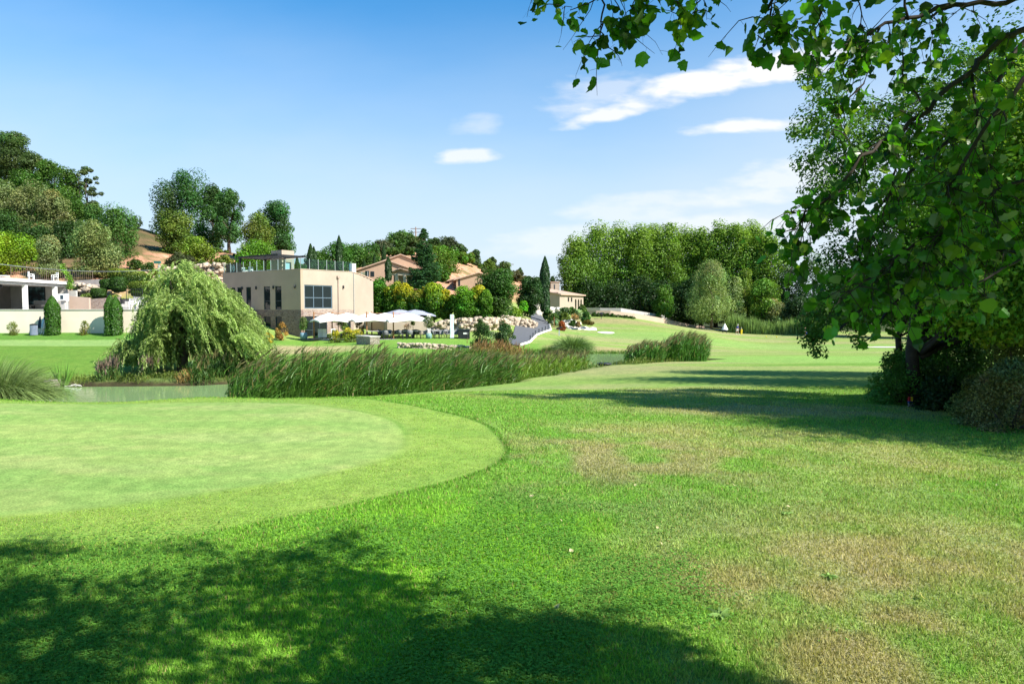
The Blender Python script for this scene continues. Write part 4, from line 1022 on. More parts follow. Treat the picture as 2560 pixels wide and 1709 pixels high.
# lamp post and cable
t = thing('lamp_post', 'slim pale lamp post with green head rising behind the willow', 'lamp post', (*xy(401, 66), WZ)); hp = zz(660, 66)
mb = MB(); mb.tube([(0, 0, 0), (0, 0, hp)], [.06, .045], 8); mb.build('pole', M['steel'], t)
mb = MB(); mb.box(-.42, -.12, hp, .15, .12, hp+.22); mb.build('lamp_head', M['green_lamp'], t)
pts = []
for k in range(25):
    q = k/24; px = -20+q*421; pts.append(np.array([*xy(px, 66), zz(658+21*math.sin(math.pi*q*.72)-0*q-.0, 66)])-np.array([*xy(-20, 66), 0]))
mb = MB(); mb.tube(pts, .018, 5); tag(mb.build('overhead_cable', M['steel'], None, False, (*xy(-20, 66), 0)), 'thin grey cable sagging across the pool terrace', 'cable')
# clipped hedges and balls
def hedge(label, px, d, W, D, H, zb, base=(.03, .075, .015), top=None, n=5000, name='clipped_hedge', sh='dome', group=None, rot=0, sx=0):
    """dense clipped shrub: leaves on a rounded block"""
    t = thing(name, label, 'hedge' if 'hedge' in name else 'shrub', (*xy(px, d), zb), rot, group)
    q = rdir(n*2); q = q[q[:, 2] > -.25][:n]; e = .55; s = np.sign(q)*np.abs(q)**e
    s = s/np.maximum(np.abs(s).max(1, keepdims=True), .0001)*.55+q*.45
    r = 1+.05*rng.normal(size=(len(q), 1)); p = s*np.array([W/2, D/2, H/2])*r+np.array([0, 0, H/2]); p[:, 2] += p[:, 0]*sx
    c = jit(base, len(q), .25)
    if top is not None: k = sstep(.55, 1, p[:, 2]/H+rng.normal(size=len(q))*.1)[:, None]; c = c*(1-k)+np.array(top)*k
    sz = max(.06, d*.0019)
    obj('foliage', leaf_mesh('foliage', p, q+rdir(len(q))*.6, sz, sz*.7, c), M['leaf'], t)
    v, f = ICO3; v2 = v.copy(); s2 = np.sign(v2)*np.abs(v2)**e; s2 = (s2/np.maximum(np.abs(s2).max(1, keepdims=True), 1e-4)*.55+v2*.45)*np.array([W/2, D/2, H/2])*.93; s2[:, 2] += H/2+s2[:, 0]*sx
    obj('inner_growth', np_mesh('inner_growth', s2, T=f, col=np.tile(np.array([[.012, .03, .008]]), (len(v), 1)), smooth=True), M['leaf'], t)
    return t
hedge('large dark wedge shaped clipped hedge with sunlit top edge', 326, 84, 4.2, 2.5, 2.3, zz(722, 84), (.025, .06, .012), (.16, .20, .04), 7000, sx=-.12)  # the sunlit top edge is put into the leaf colour
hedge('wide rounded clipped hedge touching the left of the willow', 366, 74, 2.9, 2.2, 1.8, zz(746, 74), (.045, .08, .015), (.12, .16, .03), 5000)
hedge('clipped ball shrub left of the large clipped hedge', 271, 77, 1.25, 1.25, 1.25, zz(726, 77), (.03, .07, .015), None, 1800, 'topiary_ball')
hedge('taller clipped ball shrub in front of the wedge shaped hedge', 299, 76, 1.5, 1.4, 1.7, zz(732, 76), (.03, .07, .015), None, 2200, 'topiary_ball')
hedge('clipped ball shrub low down between boulders and hedges', 249, 75, 1.3, 1.2, 1.15, zz(747, 75), (.035, .075, .018), None, 1800, 'topiary_ball')
for i, (px, py, d, W, H, b, lb) in enumerate([(200, 716, 78, 2.2, .6, (.14, .22, .07), 'pale green ground shrub on the boulder slope, upper'), (222, 742, 76, 2.4, .9, (.12, .17, .05), 'loose grey green shrub on the boulder slope, lower left'), (290, 745, 75.5, 1.8, .8, (.15, .2, .06), 'loose pale shrub below the clipped balls'),
        (232, 722, 78.2, 2.2, .6, (.10, .17, .05), 'leafy shrub on the boulder slope right of the climbing plant'), (395, 690, 86, 3.0, 1.2, (.16, .18, .04), 'yellowish shrub mound right of the wedge shaped hedge'), (340, 660, 92, 2.6, 1.3, (.05, .09, .02), 'green scrub at the foot of the dry hill'), (375, 668, 90, 2.6, 1.2, (.04, .08, .02), 'dark scrub between the dry hill and the lamp post'),
        (436, 700, 85, 2.6, 1.2, (.13, .17, .04), 'green shrub behind the top of the willow'), (540, 706, 84, 1.6, .6, (.07, .09, .08), 'blue grey agave like shrub beside the clubhouse wall')]):
    bush('shrub', lb, 'shrub', (*xy(px, d), zz(py, d)-H*.5), W, H, b, 1400, stem=True)
t = thing('climbing_plant', 'climbing plant with pink flowers trailing down the pavilion corner', 'plant', (*xy(174, 74), zz(722, 74)))
n = 900; q = rng.random(n); p = np.stack([.35*np.sin(q*5)+rng.normal(size=n)*.14-.25*q, rng.normal(size=n)*.15, q*2.7], 1)
obj('leaves', leaf_mesh('leaves', p, rdir(n), .17, .1, jit((.12, .22, .04), n, .3)), M['leaf'], t)
mb = MB(); mb.tube([(0, 0, 0), (.2, 0, .8), (.1, 0, 1.6), (-.25, 0, 2.6)], [.05, .04, .03, .01], 6); mb.build('stem', M['bark'], t)
# columnar trees at the wall and small shrubs
cypress('bright green columnar conifer against the garden wall, right of the bin', (*xy(132, 60.8), g1(*xy(132, 60.8))-.05), 1.32, 3.5, (.032, .085, .012), 6500, 'columnar_conifer', 'conifer', 1.4, 'columnar conifers at the garden wall', size=.1)
cypress('wider two pointed columnar conifer against the garden wall near the willow', (*xy(284, 60.8), g1(*xy(284, 60.8))-.05), 1.5, 3.65, (.032, .085, .012), 8000, 'columnar_conifer', 'conifer', 1.4, 'columnar conifers at the garden wall', size=.1, tops=2)
for px, W, H, lb in ((33, 1.2, 1.25, 'small yellowish shrub at the garden wall left of the bin'), (212, 1.1, 1.35, 'small sparse shrub at the garden wall between the two conifers'), (350, .8, 1.2, 'small dry shrub at the garden wall beside the willow')):
    bush('wall_shrub', lb, 'shrub', (*xy(px, 61.0), g1(*xy(px, 61.0))-.03), W, H, (.13, .15, .035), 1300, 'egg', 14, size=.08)
t = thing('litter_bin', 'grey ribbed litter bin at the garden wall', 'bin', (*xy(84, 60.7), g1(*xy(84, 60.7))))
mb = MB()
for k in range(18): a = k*math.pi/9; mb.box(.26*math.cos(a)-.03, .26*math.sin(a)-.03, .03, .26*math.cos(a)+.03, .26*math.sin(a)+.03, .9)
mb.build('slats', mat('bin_grey', (.22, .26, .34), .6), t); mb = MB(); mb.lathe([(.22, .02), (.22, .88), (.18, .88)], 0, 0, 14); mb.build('liner', M['black'], t); mb = MB(); mb.lathe([(.3, .9), (.3, .98), (.1, 1.04)], 0, 0, 14); mb.build('lid', M['black'], t)
for px, lean, m_, lb in ((96, .12, 'banner', 'dark blue folded parasol leaning on the wall beside the bin'), (101, -.02, 'flag', 'pale blue folded parasol leaning between bin and conifer'), (106, -.35, 'flag', 'pale pole tilting against the wall beside the conifer')):
    t = thing('folded_parasol', lb, 'parasol', (*xy(px, 61.0), g1(*xy(px, 61.0)))); e = np.array([lean*-1.6, .55, 1.65])
    mb = MB(); mb.tube([(0, 0, 0), e], .03, 6); mb.build('pole', M['white'], t)
    mb = MB(); mb.tube([e*.35, e*.6, e*.97], [.11, .13, .05], 8); mb.build('canopy', M[m_], t)
# ================================================================== villas, road, right side structures
def tiled_roof(mb, a, b, c, d, th=.14): 
    q = [np.array(v, float) for v in (a, b, c, d)]; n = np.array([0, 0, th]); mb.add(q+[v+n for v in q], [(0, 3, 2, 1), (4, 5, 6, 7), (0, 1, 5, 4), (1, 2, 6, 5), (2, 3, 7, 6), (3, 0, 4, 7)])
def villa(label, pxp, pyp, d, wl, wr, eave_drop, depth, zb, ang=-.35, wins=(), group='villas on the slope', right_only=False):
    """gabled house: apex of the front gable at pixel (pxp, pyp), half widths wl, wr in metres"""
    o = np.array([*xy(pxp, d), zb]); H = zz(pyp, d)-zb; t = thing('villa', label, 'house', o, ang, group)
    he = H-eave_drop
    mb = MB()
    mb.add([(-wl, 0, -2), (wr, 0, -2), (wr, 0, H-eave_drop*wr/wl), (0, 0, H), (-wl, 0, he), (-wl, depth, -2), (wr, depth, -2), (wr, depth, H-eave_drop*wr/wl), (0, depth, H), (-wl, depth, he)],
           [(0, 1, 2, 3, 4), (9, 8, 7, 6, 5), (0, 4, 9, 5), (1, 6, 7, 2)])
    mb.build('wall', M['villa'], t)
    mb = MB(); s = eave_drop/wl; o_ = .35
    tiled_roof(mb, (-wl-o_, -.3, H-s*(wl+o_)+.01), (0, -.3, H+.01), (0, depth+.3, H+.01), (-wl-o_, depth+.3, H-s*(wl+o_)+.01)); mb.build('roof', M['tile'], t)
    mb = MB(); tiled_roof(mb, (.003, -.3, H+.01), (wr+o_, -.3, H-s*(wr+o_)+.01), (wr+o_, depth+.3, H-s*(wr+o_)+.01), (.003, depth+.3, H+.01)); mb.build('roof', M['tile'], t)
    for wx, wz, ww, wh in wins:
        mb = MB(); mb.box(wx, -.05, wz, wx+ww, -.003, wz+wh); f = mb.build('window', M['frame'], t)
        mb = MB(); mb.box(wx+.06, -.065, wz+.06, wx+ww-.06, -.053, wz+wh-.06); mb.build('pane', M['glass'], f)
    return t
villa('large tan villa with one long sloping gable behind the clubhouse roof', 968, 652, 95, 3.9, 3.4, 1.35, 9, zz(705, 95), .12, [(-2.9, zz(692, 95)-zz(705, 95)+.1, .5, .7), (-2.2, .75, .5, .7)])
villa('tan villa gable rising furthest back behind the cedar', 1003, 638, 103, 3.4, 3.6, 1.3, 9, zz(700, 103), .12)
villa('tan villa partly hidden between the cedar and the round tree', 1197, 683, 98, 3.2, 3.5, .95, 8, zz(718, 98), .1, [(-2.9, .2, .25, .9)])
villa('small tan villa edge with pale chimney behind the round tree', 1150, 694, 103, 1.6, 1.6, .5, 6, zz(712, 103), .1)
pr = thing('porch', 'small tiled porch with pale stone columns in front of the tan villa', 'porch', (*xy(998, 90), zz(716, 90)))
mb = MB()
for x in (-.3, .75): mb.box(x-.2, 0, 0, x+.2, .4, 1.45)
mb.build('column', M['villa_light'], pr)
mb = MB(); mb.box(-1.0, .1, 1.452, 2.6, .5, 1.7); mb.build('beam', M['villa_light'], pr)
mb = MB(); mb.add([(-1.1, 0.15, 1.702), (1.9, .15, 1.702), (.2, .15, 2.25)], [(0, 1, 2)]); mb.build('gable', M['villa'], pr)
mb = MB(); tiled_roof(mb, (-1.3, -.2, 1.66), (.2, -.2, 2.27), (.2, 4, 2.27), (-1.3, 4, 1.66)); tiled_roof(mb, (.203, -.2, 2.27), (2.6, -.2, 1.68), (2.6, 4, 1.68), (.203, 4, 2.27)); mb.build('roof', M['tile'], pr)
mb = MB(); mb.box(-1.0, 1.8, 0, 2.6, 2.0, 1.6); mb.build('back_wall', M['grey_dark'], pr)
# farmhouse by the road
ff = FR(np.array([*xy(1399, 129), zz(771, 129)-.6]), unit(np.array([-.866, .5])), unit(np.array([.5, .866])))
fh = thing('farmhouse', 'long low cream farmhouse with tiled roof and arched openings', 'house', ff.o); hz = zz(737, 129)-ff.o[2]; RL = ff.Rpx(1458)
def fwall(holes): 
    mb = MB(); wall_holes(mb, ff, 'R', 0.0, RL, 0, hz, holes, .3); return mb
wn = [(ff.Rpx(1419), ff.Rpx(1422.5), 1.9, 2.75), (ff.Rpx(1427), ff.Rpx(1430.5), 1.9, 2.75)]
arch = [(ff.Rpx(1437), ff.Rpx(1441), .5, 2.5), (ff.Rpx(1444), ff.Rpx(1448), .5, 2.5), (ff.Rpx(1450.5), ff.Rpx(1454.5), .5, 2.5)]
fwall(wn+arch).build('front_wall', M['plaster'], fh)
mb = MB()
ff.box(mb, .3, 7, 0, .3, 0, hz+.5); ff.box(mb, 6.7, 7, .301, RL, 0, hz+1); ff.box(mb, .301, 6.699, RL-.3, RL, 0, hz); mb.build('side_wall', M['plaster'], fh)
mb = MB(); ff.box(mb, 1.5, 1.7, .31, RL-.31, 0, hz); mb.build('inner_wall', M['villa'], fh)
mb = MB(); tiled_roof(mb, ff.p(-.4, -.3, hz-.02), ff.p(-.4, RL+.4, hz-.02), ff.p(7.2, RL+.4, hz+1.3), ff.p(7.2, -.3, hz+1.3), .2); mb.build('roof', M['tile'], fh)
for h in wn: window(ff, 'R', h, fh)
mb = MB()
for a0, a1, z0, z1 in arch:
    for s_ in (0, 1):
        c = (a0+a1)/2; r = (a1-a0)/2
        for k in range(4):
            q0 = math.pi/2*k/4; q1 = math.pi/2*(k+1)/4; sg = -1 if s_ else 1
            aa, ab = c+sg*r*math.cos(q0), c+sg*r*math.cos(q1); zt = z1-.003; za_, zb_ = z1-r+r*math.sin(q0), z1-r+r*math.sin(q1)
            lo_, hi_ = min(aa, ab), max(aa, ab); ff.box(mb, .0, .28, lo_, hi_, (za_+zb_)/2, zt)
mb.build('arch_heads', M['plaster'], fh)
fb = thing('farmhouse_tower', 'pale block shaped house rising behind the low farmhouse', 'house', (ff.o+np.array([*(ff.u*9)[:2]*0, 0]))*1.0)
fb.location = (*xy(1377, 142), zz(765, 142)-.5); mb = MB(); hh = zz(706, 142)-fb.location[2]; mb.box(0, 0, 0, 1.8, 6, hh); mb.build('wall', M['plaster'], fb); mb = MB(); mb.box(-.1, -.1, hh+.003, 1.9, 6.1, hh+.15); mb.build('roof', M['tile'], fb); mb = MB(); mb.box(.65, -.04, hh-1.6, .85, -.003, hh-.4); mb.build('window', M['frame'], fb)
# curved roadside walls
def ribbon_wall(name, label, pts, m_, th=.35, parts=None):
    """pts: (px, d, py_top, py_bottom)"""
    A = [np.array([*xy(p[0], p[1]), zz(p[2], p[1]), zz(p[3], p[1])-.4]) for p in pts]
    # subdivide
    B = []
    for i in range(len(A)-1):
        for k in range(4): B.append(A[i]+(A[i+1]-A[i])*k/4)
    B.append(A[-1]); n = len(B); V = []
    for i, b in enumerate(B):
        t = unit(B[min(i+1, n-1)][:2]-B[max(i-1, 0)][:2]); nn = np.array([-t[1], t[0]])*th
        V += [(b[0], b[1], b[3]), (b[0], b[1], b[2]), (b[0]+nn[0], b[1]+nn[1], b[2]), (b[0]+nn[0], b[1]+nn[1], b[3])]
    Fc = [(0, 3, 2, 1), (4*n-4, 4*n-3, 4*n-2, 4*n-1)]
    for i in range(n-1):
        for k in range(4): Fc.append((4*i+k, 4*i+(k+1) % 4, 4*i+4+(k+1) % 4, 4*i+4+k))
    mb = MB(); mb.add(V, Fc); return tag(mb.build(name, m_), label, 'wall')
ribbon_wall('roadside_wall', 'long curving pink beige wall below the poplar grove', [(1456, 127, 775.5, 790), (1490, 125.5, 776, 792), (1526, 125, 776.5, 792), (1586, 127, 783, 797), (1640, 131, 792, 804), (1690, 136, 803, 813), (1728, 139, 811, 819), (1762, 142, 816, 822)], M['plaster_pink'])
ribbon_wall('road_barrier', 'long grey concrete barrier behind the curving pink wall', [(1462, 138, 769, 776), (1500, 136, 769.5, 778), (1552, 135, 770, 780), (1600, 138, 778, 786), (1650, 142, 786, 794), (1690, 146, 791.5, 800)], M['concrete'])
def strip(name, L, Rr, m_, dz=.03, foll=True):
    """a road sheet between two edge lines of (px, d)"""
    n = 14; a = [np.array(xy(*p)) for p in L]; b = [np.array(xy(*p)) for p in Rr]; V = []; Fc = []
    def samp(c, q): q = q*(len(c)-1); k = min(int(q), len(c)-2); return c[k]+(c[k+1]-c[k])*(q-k)
    S = 36; W = 7
    for i in range(S+1):
        u, v = samp(a, i/S), samp(b, i/S)
        for j in range(W+1): p = u+(v-u)*j/W; V.append((p[0], p[1], 0))
    V = np.array(V); V[:, 2] = G(V[:, 0], V[:, 1])+dz
    for i in range(S):
        for j in range(W): k = i*(W+1)+j; Fc.append((k, k+1, k+W+2, k+W+1))
    me = np_mesh(name, V, np.array(Fc), smooth=True); o = obj(name, me, m_); tag(o, kind='structure'); return V
V_ = strip('road', [(1250, 64), (1282, 72), (1288, 82), (1310, 90), (1334, 96), (1326, 108), (1318, 116)], [(1300, 61), (1322, 66), (1340, 76), (1376, 88), (1372, 100), (1352, 114), (1346, 122)], M['asphalt'], .10)
strip('cart_path', [(1755, 139), (1840, 139), (1930, 132), (2040, 127)], [(1755, 136), (1840, 136), (1930, 129), (2040, 124)], M['kerb'], .05)
# kerb along the right side of the road
kp = [(1300, 61), (1322, 66), (1340, 76), (1377, 88), (1373, 100), (1353, 114)]; mb = MB()
pts = [np.array([*xy(*p), g1(*xy(*p))+.1]) for p in kp]; fine_ = []
for i in range(len(pts)-1):
    for k in range(5): q = pts[i]+(pts[i+1]-pts[i])*k/5; q[2] = g1(q[0], q[1])+.1; fine_.append(q)
mb.tube(fine_, .16, 4); tag(mb.build('kerb', M['kerb']), kind='structure')
for i, (px, d) in enumerate([(1325, 67.5), (1332, 71), (1338, 75), (1347, 78), (1355, 81), (1363, 84), (1370, 86.5)]):
    mb = MB(); mb.tube([(0, 0, 0), (.03, 0, .62)], .05, 6); mb.lathe([(.07, .62), (.07, .68), (.03, .72)], .03, 0, 8)
    tag(mb.build('rope_post', M['frame'], None, False, gp(px, d)), ['first', 'second', 'third', 'fourth', 'fifth', 'sixth', 'seventh'][i]+' short dark post along the road edge counted from the pond', 'post', 'short dark posts along the road')
def bunker(name, px, d, rx, ry):
    x, y = xy(px, d); n = 28; V = [(x, y, g1(x, y)+.04)]
    for r in (.5, 1.):
        for k in range(n): a = 2*math.pi*k/n; xx, yy = x+math.cos(a)*rx*r*(1+.12*math.sin(3*a)), y+math.sin(a)*ry*r; V.append((xx, yy, g1(xx, yy)+.04))
    Fc = [(0, 1+k, 1+(k+1) % n) for k in range(n)]+[(1+k, 1+n+k, 1+n+(k+1) % n, 1+(k+1) % n) for k in range(n)]
    mb = MB(); mb.add(V, Fc); tag(mb.build(name, M['sand'], None, True), kind='structure')
bunker('sand_bunker', 1516, 94, 1.15, 1.9); bunker('sand_bunker', 2215, 88, 2.2, 1.4)
# utility poles
def upole(label, px, pyt, d, arms=2):
    x, y = xy(px, d); zb = g1(x, y); H = zz(pyt, d)-zb; t = thing('utility_pole', label, 'pole', (x, y, zb))
    mb = MB(); mb.tube([(0, 0, 0), (0, 0, H)], [.22, .14], 8); mb.build('pole', mat('pole_wood', (.30, .22, .18), .8), t)
    for k in range(arms): mb = MB(); mb.box(-1.3+.4*k, -.08, H-.5-.9*k, 1.3-.2*k, .08, H-.35-.9*k); mb.build('crossarm', M['rail_brown'], t)
upole('utility pole with two crossarms above the trees left of the cedar', 1041, 569, 172); upole('thin pale pole on the skyline of the right hill', 1271, 657, 165, 1)
# sign post on the lawn, lamp, saucer on the bank, flagstick, stakes
t = thing('tee_sign', 'small post with slanted dark roof on the far lawn', 'sign', gp(1398, 82)); mb = MB(); mb.box(-.08, -.06, 0, .08, .06, .75); mb.build('post', M['steel'], t); mb = MB(); mb.add([(-.38, -.25, .8), (.38, -.25, .95), (.38, .25, .95), (-.38, .25, .8), (-.38, -.25, .9), (.38, -.25, 1.08), (.38, .25, 1.08), (-.38, .25, .9)], [(0, 3, 2, 1), (4, 5, 6, 7), (0, 1, 5, 4), (1, 2, 6, 5), (2, 3, 7, 6), (3, 0, 4, 7)]); mb.box(-.09, -.08, .752, .09, .08, .84); mb.build('roof', M['black'], t)
t = thing('garden_lamp', 'small dark lamp standing before the low hedge on the fairway', 'lamp', gp(1503, 117)); mb = MB(); mb.tube([(0, 0, 0), (0, 0, .7)], .05, 6); mb.build('post', M['frame'], t); mb = MB(); mb.lathe([(.1, .7), (.35, .78), (.38, .95), (.12, 1.15)], 0, 0, 10); mb.build('lamp_head', M['black'], t)
t = thing('thin_pole', 'thin bare pole standing at the edge of the shrub bed', 'pole', gp(1385, 96)); mb = MB(); mb.tube([(0, 0, 0), (0, 0, 1.5)], .05, 6); mb.build('pole', M['wood'], t)
px_, d_ = 1511, 38.3; sx_, sy_ = xy(px_, d_); zc_ = -(914-774)/F*d_
t = thing('bank_light', 'black saucer shaped light on the near pond bank', 'light', (sx_, sy_, zc_-.08)); mb = MB(); mb.lathe([(.2, 0), (.28, .08), (.42, .17), (.43, .21), (.30, .25), (.05, .27)], 0, 0, 20); mb.build('dome', M['black'], t, True); mb = MB(); mb.lathe([(.22, -.12), (.22, 0)], 0, 0, 12); mb.build('stem', M['frame'], t)  # black saucer of unknown use, it gives off no light
t = thing('flagstick', 'thin dark flagstick on the distant green behind the hanging bough', 'flagstick', gp(2086, 96)); mb = MB(); mb.tube([(0, 0, 0), (0, 0, 2.3)], .035, 6); mb.build('stick', M['steel'], t)
mb = MB(); mb.add([(0, -.01, 2.28), (0, -.01, 1.85), (.06, .1, 1.8), (.12, .05, 2.2), (0, .01, 2.28), (0, .01, 1.85), (.06, .12, 1.8), (.12, .07, 2.2)], [(0, 1, 2, 3), (7, 6, 5, 4), (0, 3, 7, 4), (1, 5, 6, 2), (2, 6, 7, 3)]); mb.build('flag', M['navy'], t)
t = thing('marker_stake', 'short red, blue and yellow striped stake at the foot of the right tree', 'stake', gp(2281, 15.6)); 
for x, cols in ((-.026, ('blue', 'red')), (.026, ('blue', 'yellow'))):
    mb = MB(); mb.box(x-.022, -.02, 0, x+.022, .02, .09); mb.build('stake_foot', M['steel'], t); mb = MB(); mb.box(x-.022, -.02, .091, x+.022, .02, .13); mb.build('stake_band', M[cols[0]], t); mb = MB(); mb.box(x-.022, -.02, .131, x+.022, .02, .23); mb.build('stake_top', M[cols[1]], t)
for px, lb in ((1916, 'left'), (1942, 'right')):
    t = thing('tee_marker', 'tiny yellow tee marker on the far fairway, the '+lb+' one', 'marker', gp(px, 116), 0, 'yellow tee markers'); mb = MB(); mb.lathe([(.03, 0), (.03, .12), (.09, .16), (.11, .24), (.05, .3)], 0, 0, 10); mb.build('marker', M['yellow'], t, True)

# people: one skinned body each with separate clothes
def skin_body(name, verts, edges, rad, mat_, parent, sub=2):
    me = bpy.data.meshes.new(name); me.from_pydata(verts, edges, []); me.update(); o = obj(name, me, mat_, parent)
    s = o.modifiers.new('skin', 'SKIN'); s.use_smooth_shade = True
    for i, r in enumerate(rad):
        v = me.skin_vertices[0].data[i]; v.radius = (r, r) if not hasattr(r, '__len__') else r; v.use_root = (i == 0)
    m = o.modifiers.new('sub', 'SUBSURF'); m.levels = sub; m.render_levels = sub
    return o
def person(label, loc, rz, shirt, shorts, stride=.12, lean=.12, hands=((.12, -.35, .85), (-.02, -.36, .85)), cap=None, hair=(.12, .08, .05)):
    t = thing('person', label, 'person', loc, rz)
    hx = .11; nk = np.array([0, -lean, 1.46]); ch = np.array([0, -lean*.8, 1.25]); pe = np.array([0, 0, .95])
    sh = [np.array([s*.19, -lean*.95, 1.40]) for s in (-1, 1)]; hd = [np.array(h) for h in hands[::-1]]
    el = [(sh[i]+hd[i])/2+np.array([(-1, 1)[i]*.07, .06, -.06]) for i in range(2)]
    kn = [np.array([-hx-.01, stride*.6, .50]), np.array([hx+.01, -stride*.6, .50])]; an_ = [np.array([-hx-.02, stride, .08]), np.array([hx+.02, -stride, .08])]
    toe = [a+np.array([0, -.17, -.04]) for a in an_]
    V = [pe, ch, nk, nk+np.array([0, -.03, .09]), nk+np.array([0, -.05, .20]), nk+np.array([0, -.04, .30]), *[pe+np.array([s*hx, 0, -.08]) for s in (-1, 1)], kn[0], kn[1], an_[0], an_[1], toe[0], toe[1], sh[0], sh[1], el[0], el[1], hd[0], hd[1]]
    E = [(0, 1), (1, 2), (2, 3), (3, 4), (4, 5), (0, 6), (0, 7), (6, 8), (7, 9), (8, 10), (9, 11), (10, 12), (11, 13), (2, 14), (2, 15), (14, 16), (15, 17), (16, 18), (17, 19)]
    R = [(.15, .11), (.16, .11), .055, .065, .095, .07, .085, .085, .06, .06, .042, .042, .04, .04, .06, .06, .042, .042, .03, .03]
    nv = len(V)
    for i in range(2):
        ax = unit(hd[i]-el[i]); sd_ = unit(np.cross(ax, np.array([0, 0, 1.])))
        for k in range(5):
            o_ = sd_*(.028-.014*k); tip = hd[i]+ax*(.095 if k < 4 else .055)+o_*1.5+np.array([0, 0, -.02]) ; V.append(tip); E.append((18+i, len(V)-1)); R.append(.011)
    skin_body('body', [tuple(v) for v in V], E, R, M['skin'], t)
    # shirt
    Vs = [pe+np.array([0, 0, .02]), ch, nk+np.array([0, 0, -.03]), sh[0], sh[1], sh[0]+(el[0]-sh[0])*.85, sh[1]+(el[1]-sh[1])*.85]
    skin_body('shirt', [tuple(v) for v in Vs], [(0, 1), (1, 2), (2, 3), (2, 4), (3, 5), (4, 6)], [(.185, .145), (.195, .14), .085, .085, .085, .07, .07], shirt, t)
    Vt = [pe+np.array([0, 0, .03]), V[6], V[7], V[6]+(kn[0]-V[6])*.85, V[7]+(kn[1]-V[7])*.85]
    skin_body('shorts', [tuple(v) for v in Vt], [(0, 1), (0, 2), (1, 3), (2, 4)], [(.17, .13), .115, .115, .10, .10], shorts, t)
    for a in (0, 1): mb = MB(); q = toe[a]; mb.box(q[0]-.05, q[1]-.05, 0, q[0]+.05, q[1]+.24, .08); mb.build('shoe', M['white'], t)
    hc = nk+np.array([0, -.05, .24]); v, f = ICO
    hv = v*np.array([.105, .115, .10])+hc+np.array([0, .012, .03]); obj('cap' if cap else 'hair', np_mesh('hair', hv, T=f, smooth=True), cap or mat('brown_hair', hair, .9), t)
    if cap: mb = MB(); mb.box(hc[0]-.08, hc[1]-.2, hc[2]+.02, hc[0]+.08, hc[1]-.08, hc[2]+.035); mb.build('cap_peak', cap, t)
    # face: nose and eyes
    fc_ = MB(); fc_.box(hc[0]-.012, hc[1]-.118, hc[2]-.06, hc[0]+.012, hc[1]-.09, hc[2]-.02); fc_.build('nose', M['skin'], t)
    return t
lo1 = gp(1843, 126); lo2 = gp(2015, 117)
person('person in a navy shirt and white shorts walking beside a yellow bag', lo1, .6, M['navy'], M['white'], .16, .1, ((.24, -.2, .85), (-.24, .1, .9)), M['white'])
person('person in a pale shirt and navy shorts bent over a golf club', lo2, -.9, M['flag'], M['navy'], .05, .22, ((.03, -.42, .88), (-.03, -.42, .84)), None)
t = thing('golf_club', 'slim golf club held by the person in the pale shirt', 'golf club', (lo2[0]-.36, lo2[1]-.22, lo2[2])); mb = MB(); mb.tube([(0, 0, .85), (-.15, -.25, .05)], .012, 6); mb.build('shaft', M['steel'], t); mb = MB(); mb.box(-.2, -.3, .0, -.08, -.24, .05); mb.build('club_head', M['steel'], t)
t = thing('golf_bag', 'tall yellow golf bag beside the person in the navy shirt', 'golf bag', (lo1[0]+.75, lo1[1]-.1, lo1[2])); mb = MB(); mb.tube([(0, 0, 0), (.02, 0, .9)], [.15, .17], 10); mb.build('bag', M['yellow'], t); mb = MB()
for k in range(5): mb.tube([(.05*math.cos(k*1.3), .05*math.sin(k*1.3), .9), (.07*math.cos(k*1.3), .07*math.sin(k*1.3), 1.25)], .015, 5)
mb.build('clubs', M['steel'], t)
t = thing('golf_trolley', 'golf trolley under a white cone shaped cover beside the willow trunks', 'golf trolley', gp(1812, 127)); mb = MB(); mb.lathe([(.62, .6), (.35, 1.15), (.05, 1.75)], 0, 0, 14); mb.build('cover', M['white'], t)
for x in (-.35, .35):
    mb = MB(); pts = [(x, math.cos(a)*.18, .2+math.sin(a)*.18) for a in np.linspace(0, 2*math.pi, 13)]; mb.tube(pts, .04, 6, False); mb.tube([(0, 0, .7), (x, 0, .2)], .02, 5); mb.build('wheel', M['black'], t)
